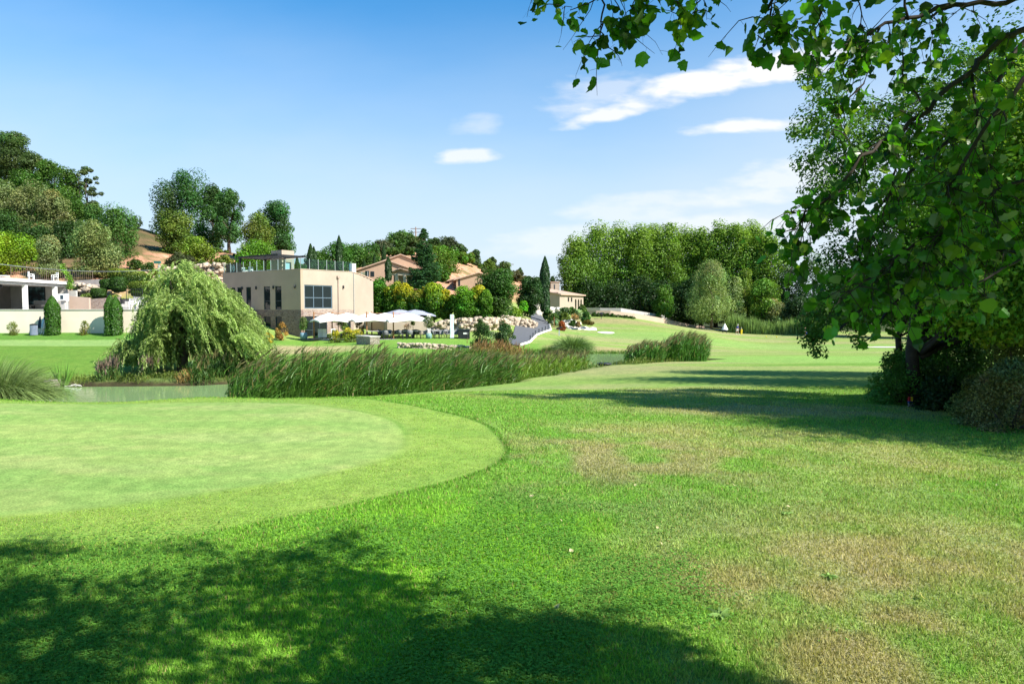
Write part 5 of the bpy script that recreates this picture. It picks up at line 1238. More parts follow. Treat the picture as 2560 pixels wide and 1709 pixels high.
# ================================================================== trees
def T(name, label, cat, px, pyt, d, wpx, base_py=None, shape='round', n=7000, base=(.05, .11, .02), clear=.12, **k):
    n = int(n*1.35)
    """tree standing on the ground in column px, its top at row top and crown wpx photo pixels wide"""
    x, y = xy(px, d); zb = g1(x, y) if base_py is None else zz(base_py, d)
    H = zz(pyt, d)-zb; W = wpx/F*d
    if base_py is not None: zb -= .2; H += .2
    return tree(name, label, cat, (x, y, zb), W, H, shape, clear, k.pop('nc', 36), n, k.pop('size', d*.0023), base, **k)
HG = 'wooded hillside on the left'
PG = (.055, .085, .03); OAK = (.045, .10, .018); PALE = (.13, .155, .075); BR = (.06, .15, .02); YG = (.14, .20, .02)
for a in [('pine_tree', 'tall pine at the left picture edge on the hilltop', 12, 332, 128, 120, 555, 'round', 9000, PG, dict(sq=.5, clear=.3)),
          ('pine_tree', 'broad topped pine crowning the hilltop, second from the left edge', 48, 338, 124, 120, 555, 'round', 10000, PG, dict(sq=.5, clear=.3)),
          ('pine_tree', 'lower pine on the hill shoulder right of the broad topped pine', 100, 388, 122, 90, 560, 'round', 8000, PG, dict(sq=.6, clear=.25)),
          ('oak_tree', 'green oak midway down the wooded skyline', 140, 408, 120, 90, 560, 'round', 8000, OAK, {}),
          ('oak_tree', 'green oak just left of the lone leaning pine', 178, 424, 118, 85, 600, 'round', 8000, OAK, {}),
          ('oak_tree', 'mid green oak below the hilltop pines', 60, 430, 116, 130, 600, 'round', 9000, OAK, {}),
          ('oak_tree', 'mid green oak below the skyline oaks', 165, 470, 112, 120, 640, 'round', 9000, OAK, {}),
          ('oak_tree', 'green oak under the lone leaning pine', 205, 500, 106, 100, 660, 'round', 8000, OAK, {})]:
    T(a[0], a[1], 'pine' if 'pine' in a[0] else 'oak', a[2], a[3], a[4], a[5], a[6], a[7], a[8], a[9], group=HG, **a[10])
T('pine_tree', 'lone sparse pine with sky showing through, leaning out at the end of the wood', 'pine', 226, 421, 116, 80, 620, 'egg', 3400, (.06, .085, .04), .40, sq=.7, fill=.04, nc=30, rc=.10, group=HG)
for a in [('pale_oak', 'large pale grey green oak at the left edge', 30, 458, 104, 110, 650, PALE), ('pale_oak', 'large pale grey green oak in the middle of the wood', 88, 455, 102, 120, 650, PALE), ('pale_oak', 'pale grey green oak right of the middle one', 140, 480, 101, 100, 650, PALE), ]:
    T(a[0], a[1], 'oak', a[2], a[3], a[4], a[5], a[6], 'round', 10000, a[7], .1, group=HG, var=.25, rc=.17)
T('oak_tree', 'dark oak at the left edge behind the yellow green tree', 'oak', 15, 530, 97, 130, 672, n=8000, base=(.03, .07, .02), group=HG)
T('oak_tree', 'dark oak in the hollow between the pale trees', 'oak', 185, 545, 96, 110, 678, n=7000, base=(.028, .06, .018), group=HG)
T('oak_tree', 'dark oak behind the two pale round trees', 'oak', 105, 560, 94, 110, 678, n=7000, base=(.028, .06, .018), group=HG)
T('ash_tree', 'mid green bushy tree on the slope right of the pale round tree', 'tree', 295, 512, 97, 120, 690, 'round', 9000, (.05, .11, .03), .1, group=HG)
T('ash_tree', 'mid green narrow tree left of the bushy one on the slope', 'tree', 246, 512, 99, 70, 690, 'egg', 6000, (.05, .11, .03), .1, group=HG)
bush('scrub', 'thin scrub bush on the bare ridge left of the tall poplars', 'shrub', (*xy(345, 115), zz(566, 115)-.2), 2.6, 2.0, (.06, .10, .05), 700, 'egg')
T('maple_tree', 'yellow green tree at the left edge above the pavilion', 'tree', 30, 578, 86, 125, 682, 'egg', 9000, (.15, .24, .02), .05)
T('whitebeam_tree', 'small round tree with whitish leaves left of the large whitish one', 'tree', 130, 592, 85, 82, 690, 'egg', 7000, (.15, .19, .10), .06, group='whitish round trees')
T('whitebeam_tree', 'large round tree with whitish leaf tips above the railing', 'tree', 240, 553, 86, 128, 693, 'egg', 13000, (.13, .17, .075), .06, group='whitish round trees')
PB = (.04, .10, .032)
T('poplar_tree', 'tall dark poplar, highest of the three on the ridge behind the clubhouse', 'poplar', 462, 430, 118, 170, 640, 'egg', 17000, PB, .10, nc=60, rc=.14, sq=1.4, group='tall poplars behind the clubhouse', fill=.08)
T('poplar_tree', 'dark poplar right behind the highest one on the ridge', 'poplar', 535, 468, 120, 85, 640, 'egg', 9000, PB, .12, nc=34, rc=.16, sq=1.5, group='tall poplars behind the clubhouse', fill=.08)
T('poplar_tree', 'slender open poplar whose two bare trunks stand against the sky', 'poplar', 578, 478, 114, 85, 636, 'egg', 7500, PB, .24, nc=34, rc=.16, sq=1.3, group='tall poplars behind the clubhouse', fill=.02, trunk=.28, nl=12)
T('poplar_tree', 'dark spreading poplar above the stair tower', 'poplar', 690, 508, 117, 115, 660, 'round', 14000, PB, .08, nc=50, rc=.16, group='tall poplars behind the clubhouse', fill=.08)
T('locust_tree', 'yellowish green locust tree left of the dark spreading poplar', 'tree', 648, 535, 108, 95, 680, 'egg', 7500, (.10, .14, .03), .1)
T('locust_tree', 'bright green low tree behind the black pergola', 'tree', 650, 605, 98, 120, 690, 'round', 7500, (.08, .18, .02), .02)
T('olive_tree', 'olive green bushy tree in front of the tall poplar', 'tree', 442, 528, 104, 105, 640, 'round', 7500, (.085, .135, .03), .05)
T('olive_tree', 'olive green bush below the tall poplar', 'tree', 498, 595, 98, 90, 660, 'round', 5500, (.12, .18, .025), .03)
T('oak_shrub', 'dark brownish shrub on the dry slope above the willow', 'shrub', 452, 632, 93, 95, 675, 'dome', 4500, (.05, .06, .03), .03)
T('oak_shrub', 'dark green low shrub on the slope left of the clubhouse railing', 'shrub', 512, 655, 92, 55, 685, 'dome', 2500, (.06, .09, .03), .03)
for px, top, w_, d, b, lb in [(560, 640, 80, 100, (.10, .14, .03), 'green scrub below the slender open poplar'), (600, 652, 70, 97, (.09, .13, .03), 'green scrub left of the black pergola'), (540, 620, 60, 112, (.08, .12, .03), 'scrub on the ridge left of the open poplar trunks'), (615, 632, 60, 112, (.04, .09, .025), 'dark scrub on the ridge right of the open poplar trunks'), (720, 660, 60, 100, (.07, .16, .02), 'green shrub behind the stair tower')]:
    T('scrub', lb, 'shrub', px, top, d, w_, None, 'dome', 2600, b, .02, nc=18)
# slender cypresses and woods behind the clubhouse roof
for px, top, w_, d, lb in [(745, 643, 8, 96, 'tiny cypress just right of the stair tower'), (779, 613, 17, 94, 'pointed cypress, left of the pair above the glass railing'), (787, 620, 13, 96, 'pointed cypress, right of the pair above the glass railing'), (850, 592, 18, 96, 'tallest pointed cypress above the right part of the glass railing'), (961, 612, 11, 112, 'small cypress between the villa and the wood'), (938, 640, 9, 110, 'small dark cypress left of the villa ridge'), (912, 652, 9, 104, 'short cypress behind the white chimney')]:
    cypress(lb, (*xy(px, d), zz(690, d)), w_/F*d, zz(top, d)-zz(690, d), n=1600, group='slender cypresses behind the clubhouse')
for px, top, d, w_, b, lb in [(835, 606, 122, 130, (.045, .11, .02), 'broad green tree behind the glass railing'), (795, 632, 120, 90, (.045, .11, .02), 'green tree behind the pair of cypresses'), (885, 612, 126, 100, (.045, .10, .02), 'green tree right of the tallest cypress'), (755, 660, 118, 50, (.04, .10, .03), 'low green tree between stair tower and cypresses'),
        (925, 606, 132, 75, (.05, .10, .025), 'green tree left of the hilltop pines'), (958, 602, 150, 60, (.07, .09, .06), 'greyish pine beside the hilltop wood'), (993, 584, 158, 70, (.05, .11, .03), 'green hilltop tree left of the utility pole'), (1018, 580, 160, 75, (.05, .10, .03), 'round green hilltop tree next to the utility pole'), (1045, 594, 158, 50, (.06, .09, .035), 'brownish hilltop tree at the utility pole'),
        (930, 640, 125, 90, (.045, .09, .02), 'shaded green tree behind the villa ridge'), (1000, 620, 140, 110, (.06, .11, .03), 'green slope tree behind the villa gable'), (1088, 597, 158, 45, (.05, .09, .03), 'skyline tree just right of the cedar top'), (1122, 594, 160, 65, (.05, .07, .04), 'dark pine pair on the skyline right of the cedar'), (1148, 612, 158, 45, (.05, .085, .03), 'dark green tree stepping down the skyline'),
        (1110, 618, 118, 95, (.075, .15, .02), 'bright green tree right of the cedar'), (1095, 660, 104, 80, (.06, .13, .02), 'green tree touching the right side of the cedar'), (1160, 632, 140, 70, (.08, .14, .02), 'yellow green tree on the slope above the bare patch'), (1070, 640, 125, 60, (.05, .11, .02), 'green tree behind the cedar')]:
    T('hill_tree', lb, 'tree', px, top, d, w_, None if d > 135 else 705, 'round', int(4200*max(1, w_/70)), b, .06, group='trees on the hill behind the villas')
for px, top, d, w_, b, lb in [(1191, 626, 160, 36, (.05, .085, .04), 'round topped pine on the descending skyline'), (1218, 650, 155, 50, (.09, .14, .03), 'yellow green bush below the round topped pine'), (1232, 640, 162, 36, (.05, .08, .035), 'second round pine stepping down the skyline'), (1262, 655, 162, 46, (.06, .10, .03), 'third round pine stepping down the skyline'), (1210, 668, 140, 20, (.05, .08, .03), 'small dark bush on the bare patch'), (1174, 668, 140, 16, (.05, .09, .03), 'dark round bush on the bare pink patch'),
        (1240, 670, 150, 60, (.08, .09, .04), 'brownish scrub on the right hill'), (1290, 676, 165, 60, (.09, .085, .05), 'dry brownish scrub further down the right hill'), (1300, 668, 168, 18, (.05, .09, .04), 'tiny round bush on the skyline'), (1320, 690, 168, 55, (.08, .085, .05), 'dry scrub near the foot of the right hill'), (1342, 694, 170, 28, (.04, .08, .03), 'dark bush near the foot of the right hill'), (1382, 690, 172, 22, (.04, .08, .04), 'dark round bush just right of the tall cypress')]:
    T('hill_scrub', lb, 'shrub', px, top, d, w_, None, 'dome', int(900+w_*38), b, .04, nc=16, group='scrub on the right hill')
# cedar
def cedar(label, px, top, base_py, d, wpx):
    x, y = xy(px, d); zb = zz(base_py, d); H = zz(top, d)-zb; W = wpx/F*d; t = thing('cedar_tree', label, 'cedar', (x, y, zb))
    Pn, Nn, Sn, Cn = [], [], [], []; tm = MB(); tm.tube([(0, 0, 0), (0, 0, H*.55), (.1, 0, H*.99)], [.28, .16, .02], 8)
    for k in range(190):
        q = rng.random()**1.15; z = H*(.03+.96*q); L = W/2*(1-q)**.78*rng.uniform(.72, 1.08)+.15; a = rng.random()*6.283
        m = int(30+130*L/(W/2)); s = rng.random(m)**.7; r = s*L; sag = -.10*L*np.sin(s*2.6)+.10*L*s*(s > .8)
        wd = .16*L*(1-s*.5)+.12
        off = rng.normal(size=m)*wd; p = np.stack([math.cos(a)*r-math.sin(a)*off, math.sin(a)*r+math.cos(a)*off, z+sag-np.abs(rng.normal(size=m))*.16], 1)
        Pn.append(p); Nn.append(np.array([0, 0, 1.])+rdir(m)*.6); Sn.append(.24*rng.uniform(.7, 1.3, m)); Cn.append(jit((.042, .10, .055), m, .25)*(1+.15*rng.normal()))
        tm.tube([(0, 0, z), (math.cos(a)*L*.55, math.sin(a)*L*.55, z-.05*L), (math.cos(a)*L*.9, math.sin(a)*L*.9, z-.06*L)], [.06, .04, .01], 4)
    Sn = np.concatenate(Sn); obj('crown', leaf_mesh('crown', np.concatenate(Pn), np.concatenate(Nn), Sn, Sn*.6, np.clip(np.concatenate(Cn), .004, .5)), M['leaf'], t); tm.build('trunk', M['bark'], t)
cedar('large blue green cedar with layered boughs rising above the hedges', 1061, 571, 725, 87, 104)
cypress('narrow dark cypress in front of the villa gable', (*xy(972, 88), zz(700, 88)), 17/F*88, zz(645, 88)-zz(700, 88), n=1800)
cypress('tall dark cypress beside the road bend, standing free against the sky', (*xy(1362, 105), zz(778, 105)), 26/F*105, zz(644, 105)-zz(778, 105), (.02, .05, .02), 5000)
# hedge of large mixed bushes
HB = (.05, .13, .015); YT = (.34, .30, .02)
for px, top, w_, tp_, lb, dd in [(952, 694, 66, None, 'large green hedge bush touching the clubhouse wall', 79), (985, 704, 64, (.22, .24, .02), 'green hedge bush with yellow shoots, second in the row', 78), (1010, 708, 60, YT, 'yellow topped hedge bush below the cedar, left', 77.5), (1052, 716, 60, (.20, .18, .02), 'olive topped hedge bush before the cedar', 77), (1085, 710, 70, (.20, .27, .02), 'bright hedge bush with yellow edge below the cedar, right', 76.5), (1115, 724, 46, YT, 'yellow flushed hedge bush in the middle of the row', 76.5), (1163, 718, 78, (.10, .22, .015), 'fresh green hedge bush left of the round tree', 76), (1196, 714, 50, YT, 'yellow crested hedge bush beside the round tree', 76.5), (1216, 725, 40, (.10, .2, .02), 'narrow green bush at the right end of the hedge', 76)]:
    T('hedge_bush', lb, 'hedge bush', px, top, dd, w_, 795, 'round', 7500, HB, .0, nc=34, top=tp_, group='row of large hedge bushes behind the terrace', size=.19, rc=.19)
T('round_tree', 'dark green round headed tree with forked trunk beside the road', 'tree', 1240, 676, 80, 118, 815, 'round', 14000, (.035, .085, .018), .22, nc=50, size=.2, trunk=.22, bark=M['bark_dark'])
T('holm_oak', 'dark broad holm oak behind the round headed tree', 'oak', 1325, 692, 100, 78, 785, 'round', 9000, (.025, .06, .02), .04)
bush('bamboo_bush', 'yellow green feathery bush left of the road bend', 'bush', (*xy(1288, 92), zz(806, 92)), 2.6, 2.2, (.12, .20, .02), 2600, 'egg'); bush('leafy_bush', 'bright green leafy bush above the road bend', 'bush', (*xy(1308, 98), zz(778, 98)), 1.9, 1.5, (.08, .24, .015), 1600)
for px, top, bt, w_, d, lb in [(1201, 795, 876, 60, 52, 'left of the two dark loose bushes on the far pond bank'), (1262, 802, 868, 58, 53.5, 'right of the two dark loose bushes on the far pond bank')]:
    x, y = xy(px, d); bush('bank_bush', lb, 'bush', (x, y, zz(bt, d)), w_/F*d, zz(top, d)-zz(bt, d), (.045, .085, .03), 4800, 'egg', 26, size=.11, group='two dark bushes on the far pond bank', rc=.16, fill=.2)
bush('agave', 'pale grey green spiky shrub between the two dark bank bushes', 'shrub', gp(1232, 66), 1.2, .9, (.22, .28, .20), 700, size=.14); 
# rock garden shrubs
for i, (px, py, d, W, H, b, lb) in enumerate([(1372, 786, 104, 2.2, 1.5, (.04, .09, .03), 'dark shrub at the foot of the tall cypress'), (1384, 797, 100, 2.4, 1.5, (.06, .11, .03), 'green shrub left of the red bush'), (1398, 788, 103, 2.2, 1.3, (.05, .09, .04), 'green grey shrub at the top of the rock garden'), (1412, 790, 100, 2.2, 1.0, (.09, .13, .03), 'round olive shrub above the red bush'), (1392, 806, 97, 1.7, .9, (.20, .26, .20), 'silvery shrub left of the red bush'), (1404, 815, 92, 1.25, 1.45, (.20, .055, .02), 'rust red bush in the rock garden'),
        (1411, 778, 108, 1.8, 1.3, (.05, .09, .03), 'small dark shrub in the upper row, left'), (1429, 777, 110, 2.2, 1.3, (.06, .12, .03), 'green shrub in the upper row, middle'), (1445, 786, 107, 1.9, 1.4, (.26, .30, .20), 'silver white shrub in the rock garden'), (1437, 791, 104, 1.2, .8, (.30, .22, .12), 'sandy coloured mound shrub'), (1466, 794, 104, 1.8, 1.6, (.04, .10, .03), 'dark green shrub at the right of the rock garden'), (1460, 780, 109, 1.9, 1.4, (.08, .13, .03), 'green shrub above the dark green one'),
        (1432, 808, 98, 1.3, .8, (.05, .10, .03), 'small green shrub among the white rocks'), (1446, 811, 97, 1.0, .7, (.22, .15, .09), 'small brownish mound among the white rocks'), (1470, 806, 98, 1.9, .7, (.12, .09, .03), 'low bronze shrub at the right foot of the rocks'), (1455, 768, 114, 1.4, .9, (.07, .10, .03), 'small shrub below the farmhouse corner')]):
    bush('garden_shrub', lb, 'shrub', (*xy(px, d), zz(py, d)-H*.45), W, H, b, 1300, 'dome', 12, group='rock garden shrubs')
for i, px in enumerate((1484, 1496, 1507, 1518, 1530, 1545, 1562, 1580)):
    bush('border_shrub', ['first', 'second', 'third', 'fourth', 'fifth', 'sixth', 'seventh', 'eighth'][i]+' low dark shrub along the foot of the pink wall from the left', 'shrub', gp(px, 122.5), 1.3 if i < 5 else 1.9, .7 if i < 5 else .45, (.04, .08, .02), 420, 'dome', 8, group='low shrubs along the pink wall')
# poplar grove
GV = [(1442, 580, 150, 88), (1487, 560, 152, 100), (1546, 553, 154, 96), (1596, 555, 152, 92), (1632, 566, 158, 70), (1672, 556, 153, 84), (1714, 557, 156, 74), (1752, 566, 154, 68), (1789, 554, 153, 78), (1836, 549, 152, 80), (1874, 552, 156, 72), (1915, 565, 150, 88)]
nm = ['first', 'second', 'third', 'fourth', 'fifth', 'sixth', 'seventh', 'eighth', 'ninth', 'tenth', 'eleventh', 'twelfth']
for i, (px, top, d, w_) in enumerate(GV):
    top += [6, -4, 0, 8, -2, 4, 9, 3, -2, -6, 4, 8][i]
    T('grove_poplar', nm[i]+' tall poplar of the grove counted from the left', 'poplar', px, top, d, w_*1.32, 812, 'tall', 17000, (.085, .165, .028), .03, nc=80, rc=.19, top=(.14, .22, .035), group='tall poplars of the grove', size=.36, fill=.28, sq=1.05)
for i, (px, top, d, w_) in enumerate([(1470, 690, 146, 110), (1540, 700, 146, 100), (1600, 690, 146, 110), (1668, 700, 146, 100), (1720, 690, 146, 110)]):
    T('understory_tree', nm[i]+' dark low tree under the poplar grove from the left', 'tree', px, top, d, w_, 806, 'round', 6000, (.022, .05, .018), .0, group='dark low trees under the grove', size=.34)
T('young_poplar', 'small light green tree in front of the dark grove understory', 'tree', 1662, 712, 140, 60, 800, 'egg', 3500, (.07, .15, .025), .1, size=.3)
T('willow_tree', 'large pale green willow with three dark trunks before the grove', 'willow', 1778, 652, 133, 128, 815, 'egg', 17000, (.18, .24, .11), .1, nc=60, size=.28, rc=.15, asp=.45)
T('willow_tree', 'pale grey green willow leaning against the large one', 'willow', 1832, 690, 136, 70, 815, 'egg', 6000, (.15, .21, .10), .03, size=.28)
for px, top, d, w_, b, lb in [(1860, 672, 140, 80, (.12, .18, .035), 'yellow green tree right of the willows'), (1905, 700, 136, 95, (.10, .18, .03), 'bright bushy tree above the tall grass'), (1935, 745, 134, 60, (.17, .19, .09), 'pale dry bush beside the bright tree'), (1975, 660, 146, 90, (.06, .10, .05), 'blue green tree behind the bright bushy one'), (2030, 640, 142, 120, (.06, .12, .045), 'broad blue green tree left of the hanging branches'), (2090, 660, 138, 110, (.05, .11, .03), 'green tree behind the hanging branches'), (1990, 745, 133, 90, (.02, .045, .018), 'dark shaded thicket behind the golfer'), (2055, 765, 130, 70, (.05, .12, .03), 'green bush right of the golfer'), (2140, 700, 120, 150, (.06, .15, .02), 'lit green tree seen under the hanging boughs'), (2250, 680, 115, 170, (.08, .17, .02), 'lit green tree behind the near trunks'), (2380, 700, 110, 180, (.06, .14, .02), 'green tree behind the dark near shrubs'), (2500, 690, 100, 190, (.06, .14, .02), 'green tree behind the bramble')]:
    T('far_tree', lb, 'tree', px, top, d, w_, 822, 'round', int(4000+w_*30), b, .02, size=.3, group='trees along the far right')
for i, (px, d) in enumerate([(2640, 100), (2760, 90), (2900, 80), (1990, 175), (2100, 180)]):
    pass
# tall pale grass band in front of the far trees
n = 16000; px = rng.uniform(1818, 2062, n); d = rng.uniform(131, 137, n)-(px-1818)/244*8; x = (px-CX)/F*d; zt = G(x, d); hh = rng.uniform(.8, 3.0, n)*(.3+1.2*fbm(x*.8, d*.5, 90, 3))*np.where(px < 1880, 1.3, 1)
Vg, Qg, Cg = strips('g', np.stack([x, d, zt-.1], 1), np.array([0, 0, 1.])+rng.normal(size=(n, 3))*.12, hh, np.full(n, .16), jit((.13, .20, .07), n, .3)*(.6+.8*fbm(x*.6, d*.6, 93, 3)[:, None]), 2, .15)
tag(obj('tall_grass', np_mesh('tall_grass', Vg, Qg, col=Cg), M['reed']), 'band of tall pale green grass below the far trees', 'tall grass', kind='stuff')
# ================================================================== pond side plants
def willow():
    x, y = xy(452, 34.5); zb = g1(x, y); t = thing('weeping_willow', 'large pale green weeping willow on the pond bank, its strands blown to the right', 'willow', (x, y, zb))
    org = np.array([x, y, zb]); d0 = 34.5
    pxs = [385, 405, 425, 450, 480, 520, 560, 600, 630]; tops = [800, 730, 692, 674, 684, 706, 738, 790, 860]
    Pn, Nn, Ln, Wn, An, Cn = [], [], [], [], [], []
    ends = []
    def strand(s, L, dr, wind, dark, m=None):
        m = m or int(L*21); q = np.linspace(0, 1, m)
        v = np.array(dr, float); pts = [s.copy()]; st = L/m
        for k in range(m-1):
            v = unit(v+np.array([wind*.05, 0, -.11])*(1+.0*k)+rng.normal(size=3)*.035); nxt = pts[-1]+v*st
            pts.append(nxt)
        pts = np.array(pts); gz_ = zb+.25+.3*rng.random(); pts = pts[pts[:, 2] > gz_]
        if len(pts) < 3: return
        ax = np.gradient(pts, axis=0); n = len(pts)
        for rep in range(2):
            Pn.append(pts+rng.normal(size=(n, 3))*.035); Nn.append(rdir(n)+np.array([.3, -.2, .4])); Ln.append(rng.uniform(.13, .22, n)); Wn.append(rng.uniform(.03, .05, n)); An.append(unit(ax)+rdir(n)*.45)
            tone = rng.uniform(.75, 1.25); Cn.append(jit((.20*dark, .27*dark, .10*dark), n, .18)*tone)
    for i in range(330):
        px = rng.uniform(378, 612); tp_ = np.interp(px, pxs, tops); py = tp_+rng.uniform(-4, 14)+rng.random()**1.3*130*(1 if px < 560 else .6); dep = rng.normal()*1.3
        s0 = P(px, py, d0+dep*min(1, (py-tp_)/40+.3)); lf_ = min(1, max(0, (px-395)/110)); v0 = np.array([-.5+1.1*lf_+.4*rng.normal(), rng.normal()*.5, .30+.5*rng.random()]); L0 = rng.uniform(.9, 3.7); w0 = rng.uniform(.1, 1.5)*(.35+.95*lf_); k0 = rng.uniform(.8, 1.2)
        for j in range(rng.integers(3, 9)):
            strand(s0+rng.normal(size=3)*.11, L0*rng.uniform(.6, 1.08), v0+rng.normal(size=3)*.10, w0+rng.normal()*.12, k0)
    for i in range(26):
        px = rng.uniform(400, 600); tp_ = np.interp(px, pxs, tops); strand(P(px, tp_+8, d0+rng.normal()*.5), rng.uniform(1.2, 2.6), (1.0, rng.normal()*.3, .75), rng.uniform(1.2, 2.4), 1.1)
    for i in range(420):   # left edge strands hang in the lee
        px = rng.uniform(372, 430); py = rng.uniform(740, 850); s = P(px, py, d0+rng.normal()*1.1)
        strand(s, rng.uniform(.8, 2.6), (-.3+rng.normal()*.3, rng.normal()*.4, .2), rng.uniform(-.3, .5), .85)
    for i in range(330):   # low left lobe, its shade put into a darker leaf tone
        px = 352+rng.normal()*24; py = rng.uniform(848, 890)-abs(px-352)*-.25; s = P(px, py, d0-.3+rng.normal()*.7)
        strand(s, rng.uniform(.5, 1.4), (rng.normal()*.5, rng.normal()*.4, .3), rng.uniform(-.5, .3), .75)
    for i in range(200):   # inner curtain, leaf colour darkened for the shade inside the crown
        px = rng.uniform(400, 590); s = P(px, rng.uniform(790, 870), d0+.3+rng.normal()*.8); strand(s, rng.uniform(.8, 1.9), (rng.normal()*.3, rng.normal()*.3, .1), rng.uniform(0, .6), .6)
    for i in range(2):     # a few strands flying free at the top
        pass
    P_ = np.concatenate(Pn)-org
    obj('crown', leaf_mesh('crown', P_, np.concatenate(Nn), np.concatenate(Ln), np.concatenate(Wn), np.clip(np.concatenate(Cn), .01, .6), np.concatenate(An)), M['leaf'], t)
    mb = MB(); q = lambda px, py, dd=0: P(px, py, d0+dd)-org
    mb.tube([(0, 0, -.3), q(458, 880), q(450, 820), q(440, 760)], [.3, .24, .18, .1], 8)
    for e in [(405, 735, .6), (455, 675, 0), (500, 710, -.5), (545, 745, .5), (590, 800, -.4), (480, 700, 1.1), (425, 700, -1.), (350, 850, -.2)]:
        mb.tube([q(455, 850), q((455+e[0])/2, (850+e[1])/2-15, e[2]*.5), q(*e)], [.14, .09, .03], 6)
    mb.build('trunk', M['bark'], t, True)
willow()
def reeds(name, label, roots, H, base, kind=None, nl=4, plume=.3, wind=(.42, 0, 0), lw=.028, tip=None, cat='reeds', ll=.55, bw=.0):
    n = len(roots); roots = np.asarray(roots); H = np.zeros(n)+H
    V, Q, C = [], [], []; off = 0
    def add(r, dr, ln, w, c, seg=3, droop=.25, wd=wind):
        nonlocal off
        v, q, cc = strips('x', r, dr, ln, w, c, seg, droop, wd); V.append(v); Q.append(q+off); C.append(cc); off += len(v)
    up = np.array([0, 0, 1.]); lean = up+rng.normal(size=(n, 3))*.09+np.array(wind)*.15
    tone = (.75+.5*fbm(roots[:, 0]*1.3, roots[:, 1]*1.3, 77, 2))[:, None]
    add(roots, lean, H, np.full(n, lw*.6), jit(base, n, .2)*tone, 4, .08)
    for k in range(nl):
        f = rng.uniform(.12, .85, n); r = roots+unit(lean)*(H*f)[:, None]; a = rng.random(n)*6.283
        dr = np.stack([np.cos(a)*.55+wind[0]*.9, np.sin(a)*.55, np.full(n, 1.0)], 1)
        cj = jit(base, n, .28)*tone; dd_ = rng.random(n) < .07*(1.3-f); cj[dd_] = np.array([.26, .20, .10])*rng.uniform(.6, 1.1, (dd_.sum(), 1)); add(r, dr, H*ll*rng.uniform(.5, 1.0, n)*(1-.3*f), lw*rng.uniform(.7, 1.3, n), cj, 3, .55)
    if plume:
        k = rng.random(n) < plume; r = roots[k]+unit(lean[k])*(H[k]*.93)[:, None]; m = k.sum()
        for j in range(3): add(r+rng.normal(size=(m, 3))*.02, up+np.array(wind)*1.6+rng.normal(size=(m, 3))*.15, np.full(m, .42)*rng.uniform(.7, 1.3, m), np.full(m, .045), jit(tip or (.13, .115, .06), m, .25), 3, .5)
    o = obj(name, np_mesh(name, np.concatenate(V), np.concatenate(Q), col=np.clip(np.concatenate(C), .006, .7)), M['reed']); tag(o, label, cat, kind=kind); return o
NB = np.array([(-8.55, 21.0), (-6.5, 22.2), (-4, 23.6), (-1.2, 27.2), (1.3, 31.7), (4.4, 38.4)])
def along(n, a, b, w0, w1):
    seg = np.linalg.norm(np.diff(NB, axis=0), axis=1); cum = np.concatenate([[0], np.cumsum(seg)]); q = rng.uniform(a, b, n)*cum[-1]; k = np.clip(np.searchsorted(cum, q)-1, 0, len(seg)-1)
    f = (q-cum[k])/seg[k]; p = NB[k]+(NB[k+1]-NB[k])*f[:, None]; t = (NB[k+1]-NB[k])/seg[k][:, None]; nn = np.stack([-t[:, 1], t[:, 0]], 1)
    return p+nn*rng.uniform(w0, w1, n)[:, None], q/cum[-1]
def onz(p, mn=WATER-.1): z = np.maximum(G(p[:, 0], p[:, 1]), mn); return np.stack([p[:, 0], p[:, 1], z], 1)
p, q = along(6200, 0, .56, -.35, 2.5); r = onz(p)
Hh = (2.25-.75*q/.56)*rng.uniform(.62, 1.08, len(p))*(.74+.46*fbm(p[:, 0]*.9, p[:, 1]*.9, 31, 2)); Hh = Hh-(r[:, 2]-WATER)*.75
Hh *= sstep(-.01, .07, q)*.45+.55
reeds('reed_bed', 'dense bed of tall dark green reeds along the near pond bank', r, Hh, (.055, .125, .022), 'stuff', 5, .06)
p, q = along(2600, .54, .97, -.3, 1.9); r = onz(p)
reeds('rush_bed', 'lower yellow green rushes at the right end of the reed bed', r, (1.35-.75*(q-.54))*rng.uniform(.6, 1.1, len(p)), (.12, .20, .03), 'stuff', 4, .1, (.2, 0, 0), .03)
# leafy undergrowth at the foot of the reeds
n = 9000; p, q = along(n, .02, .97, -.55, .15); r = onz(p); r[:, 2] += rng.uniform(0, .45, n)*(.4+.9*fbm(p[:, 0]*1.5, p[:, 1]*1.5, 35, 2))
tag(obj('bank_undergrowth', leaf_mesh('bank_undergrowth', r, rdir(n)+np.array([0, -.3, .6]), rng.uniform(.05, .1, n), .05, jit((.08, .16, .03), n, .3)), M['leaf']), 'leafy undergrowth at the foot of the reeds', 'undergrowth', kind='stuff')
for lb, pa, pb, d0_, d1_, hh, n in [('tall dark green reed clump at the right end of the pond', 1655, 1768, 42.6, 45.5, 1.75, 1500), ('lower reed clump left of the tall one at the right end of the pond', 1562, 1660, 41.5, 44, 1.35, 950)]:
    px = rng.uniform(pa, pb, n); d = rng.uniform(d0_, d1_, n); p = np.stack([(px-CX)/F*d, d], 1); r = onz(p)
    reeds('reed_clump', lb, r, hh*rng.uniform(.65, 1.05, n)*(.6+.4*np.sin((px-pa)/(pb-pa)*math.pi)**.5), (.06, .15, .03), None, 4, .25, (.3, 0, 0), .04)
def strewn(name, label, cat, pts, n, H, base, jx=.3, kind='stuff', lw=.03, plume=0, tip=None, wind=(.1, 0, 0), nl=3):
    pts = np.array(pts, float); q = rng.random(n)*(len(pts)-1); k = np.minimum(q.astype(int), len(pts)-2); p = pts[k]+(pts[k+1]-pts[k])*(q-k)[:, None]+rng.normal(size=(n, 2))*jx
    return reeds(name, label, onz(p), H*rng.uniform(.4, 1.1, n), base, kind, nl, plume, wind, lw, tip, cat)
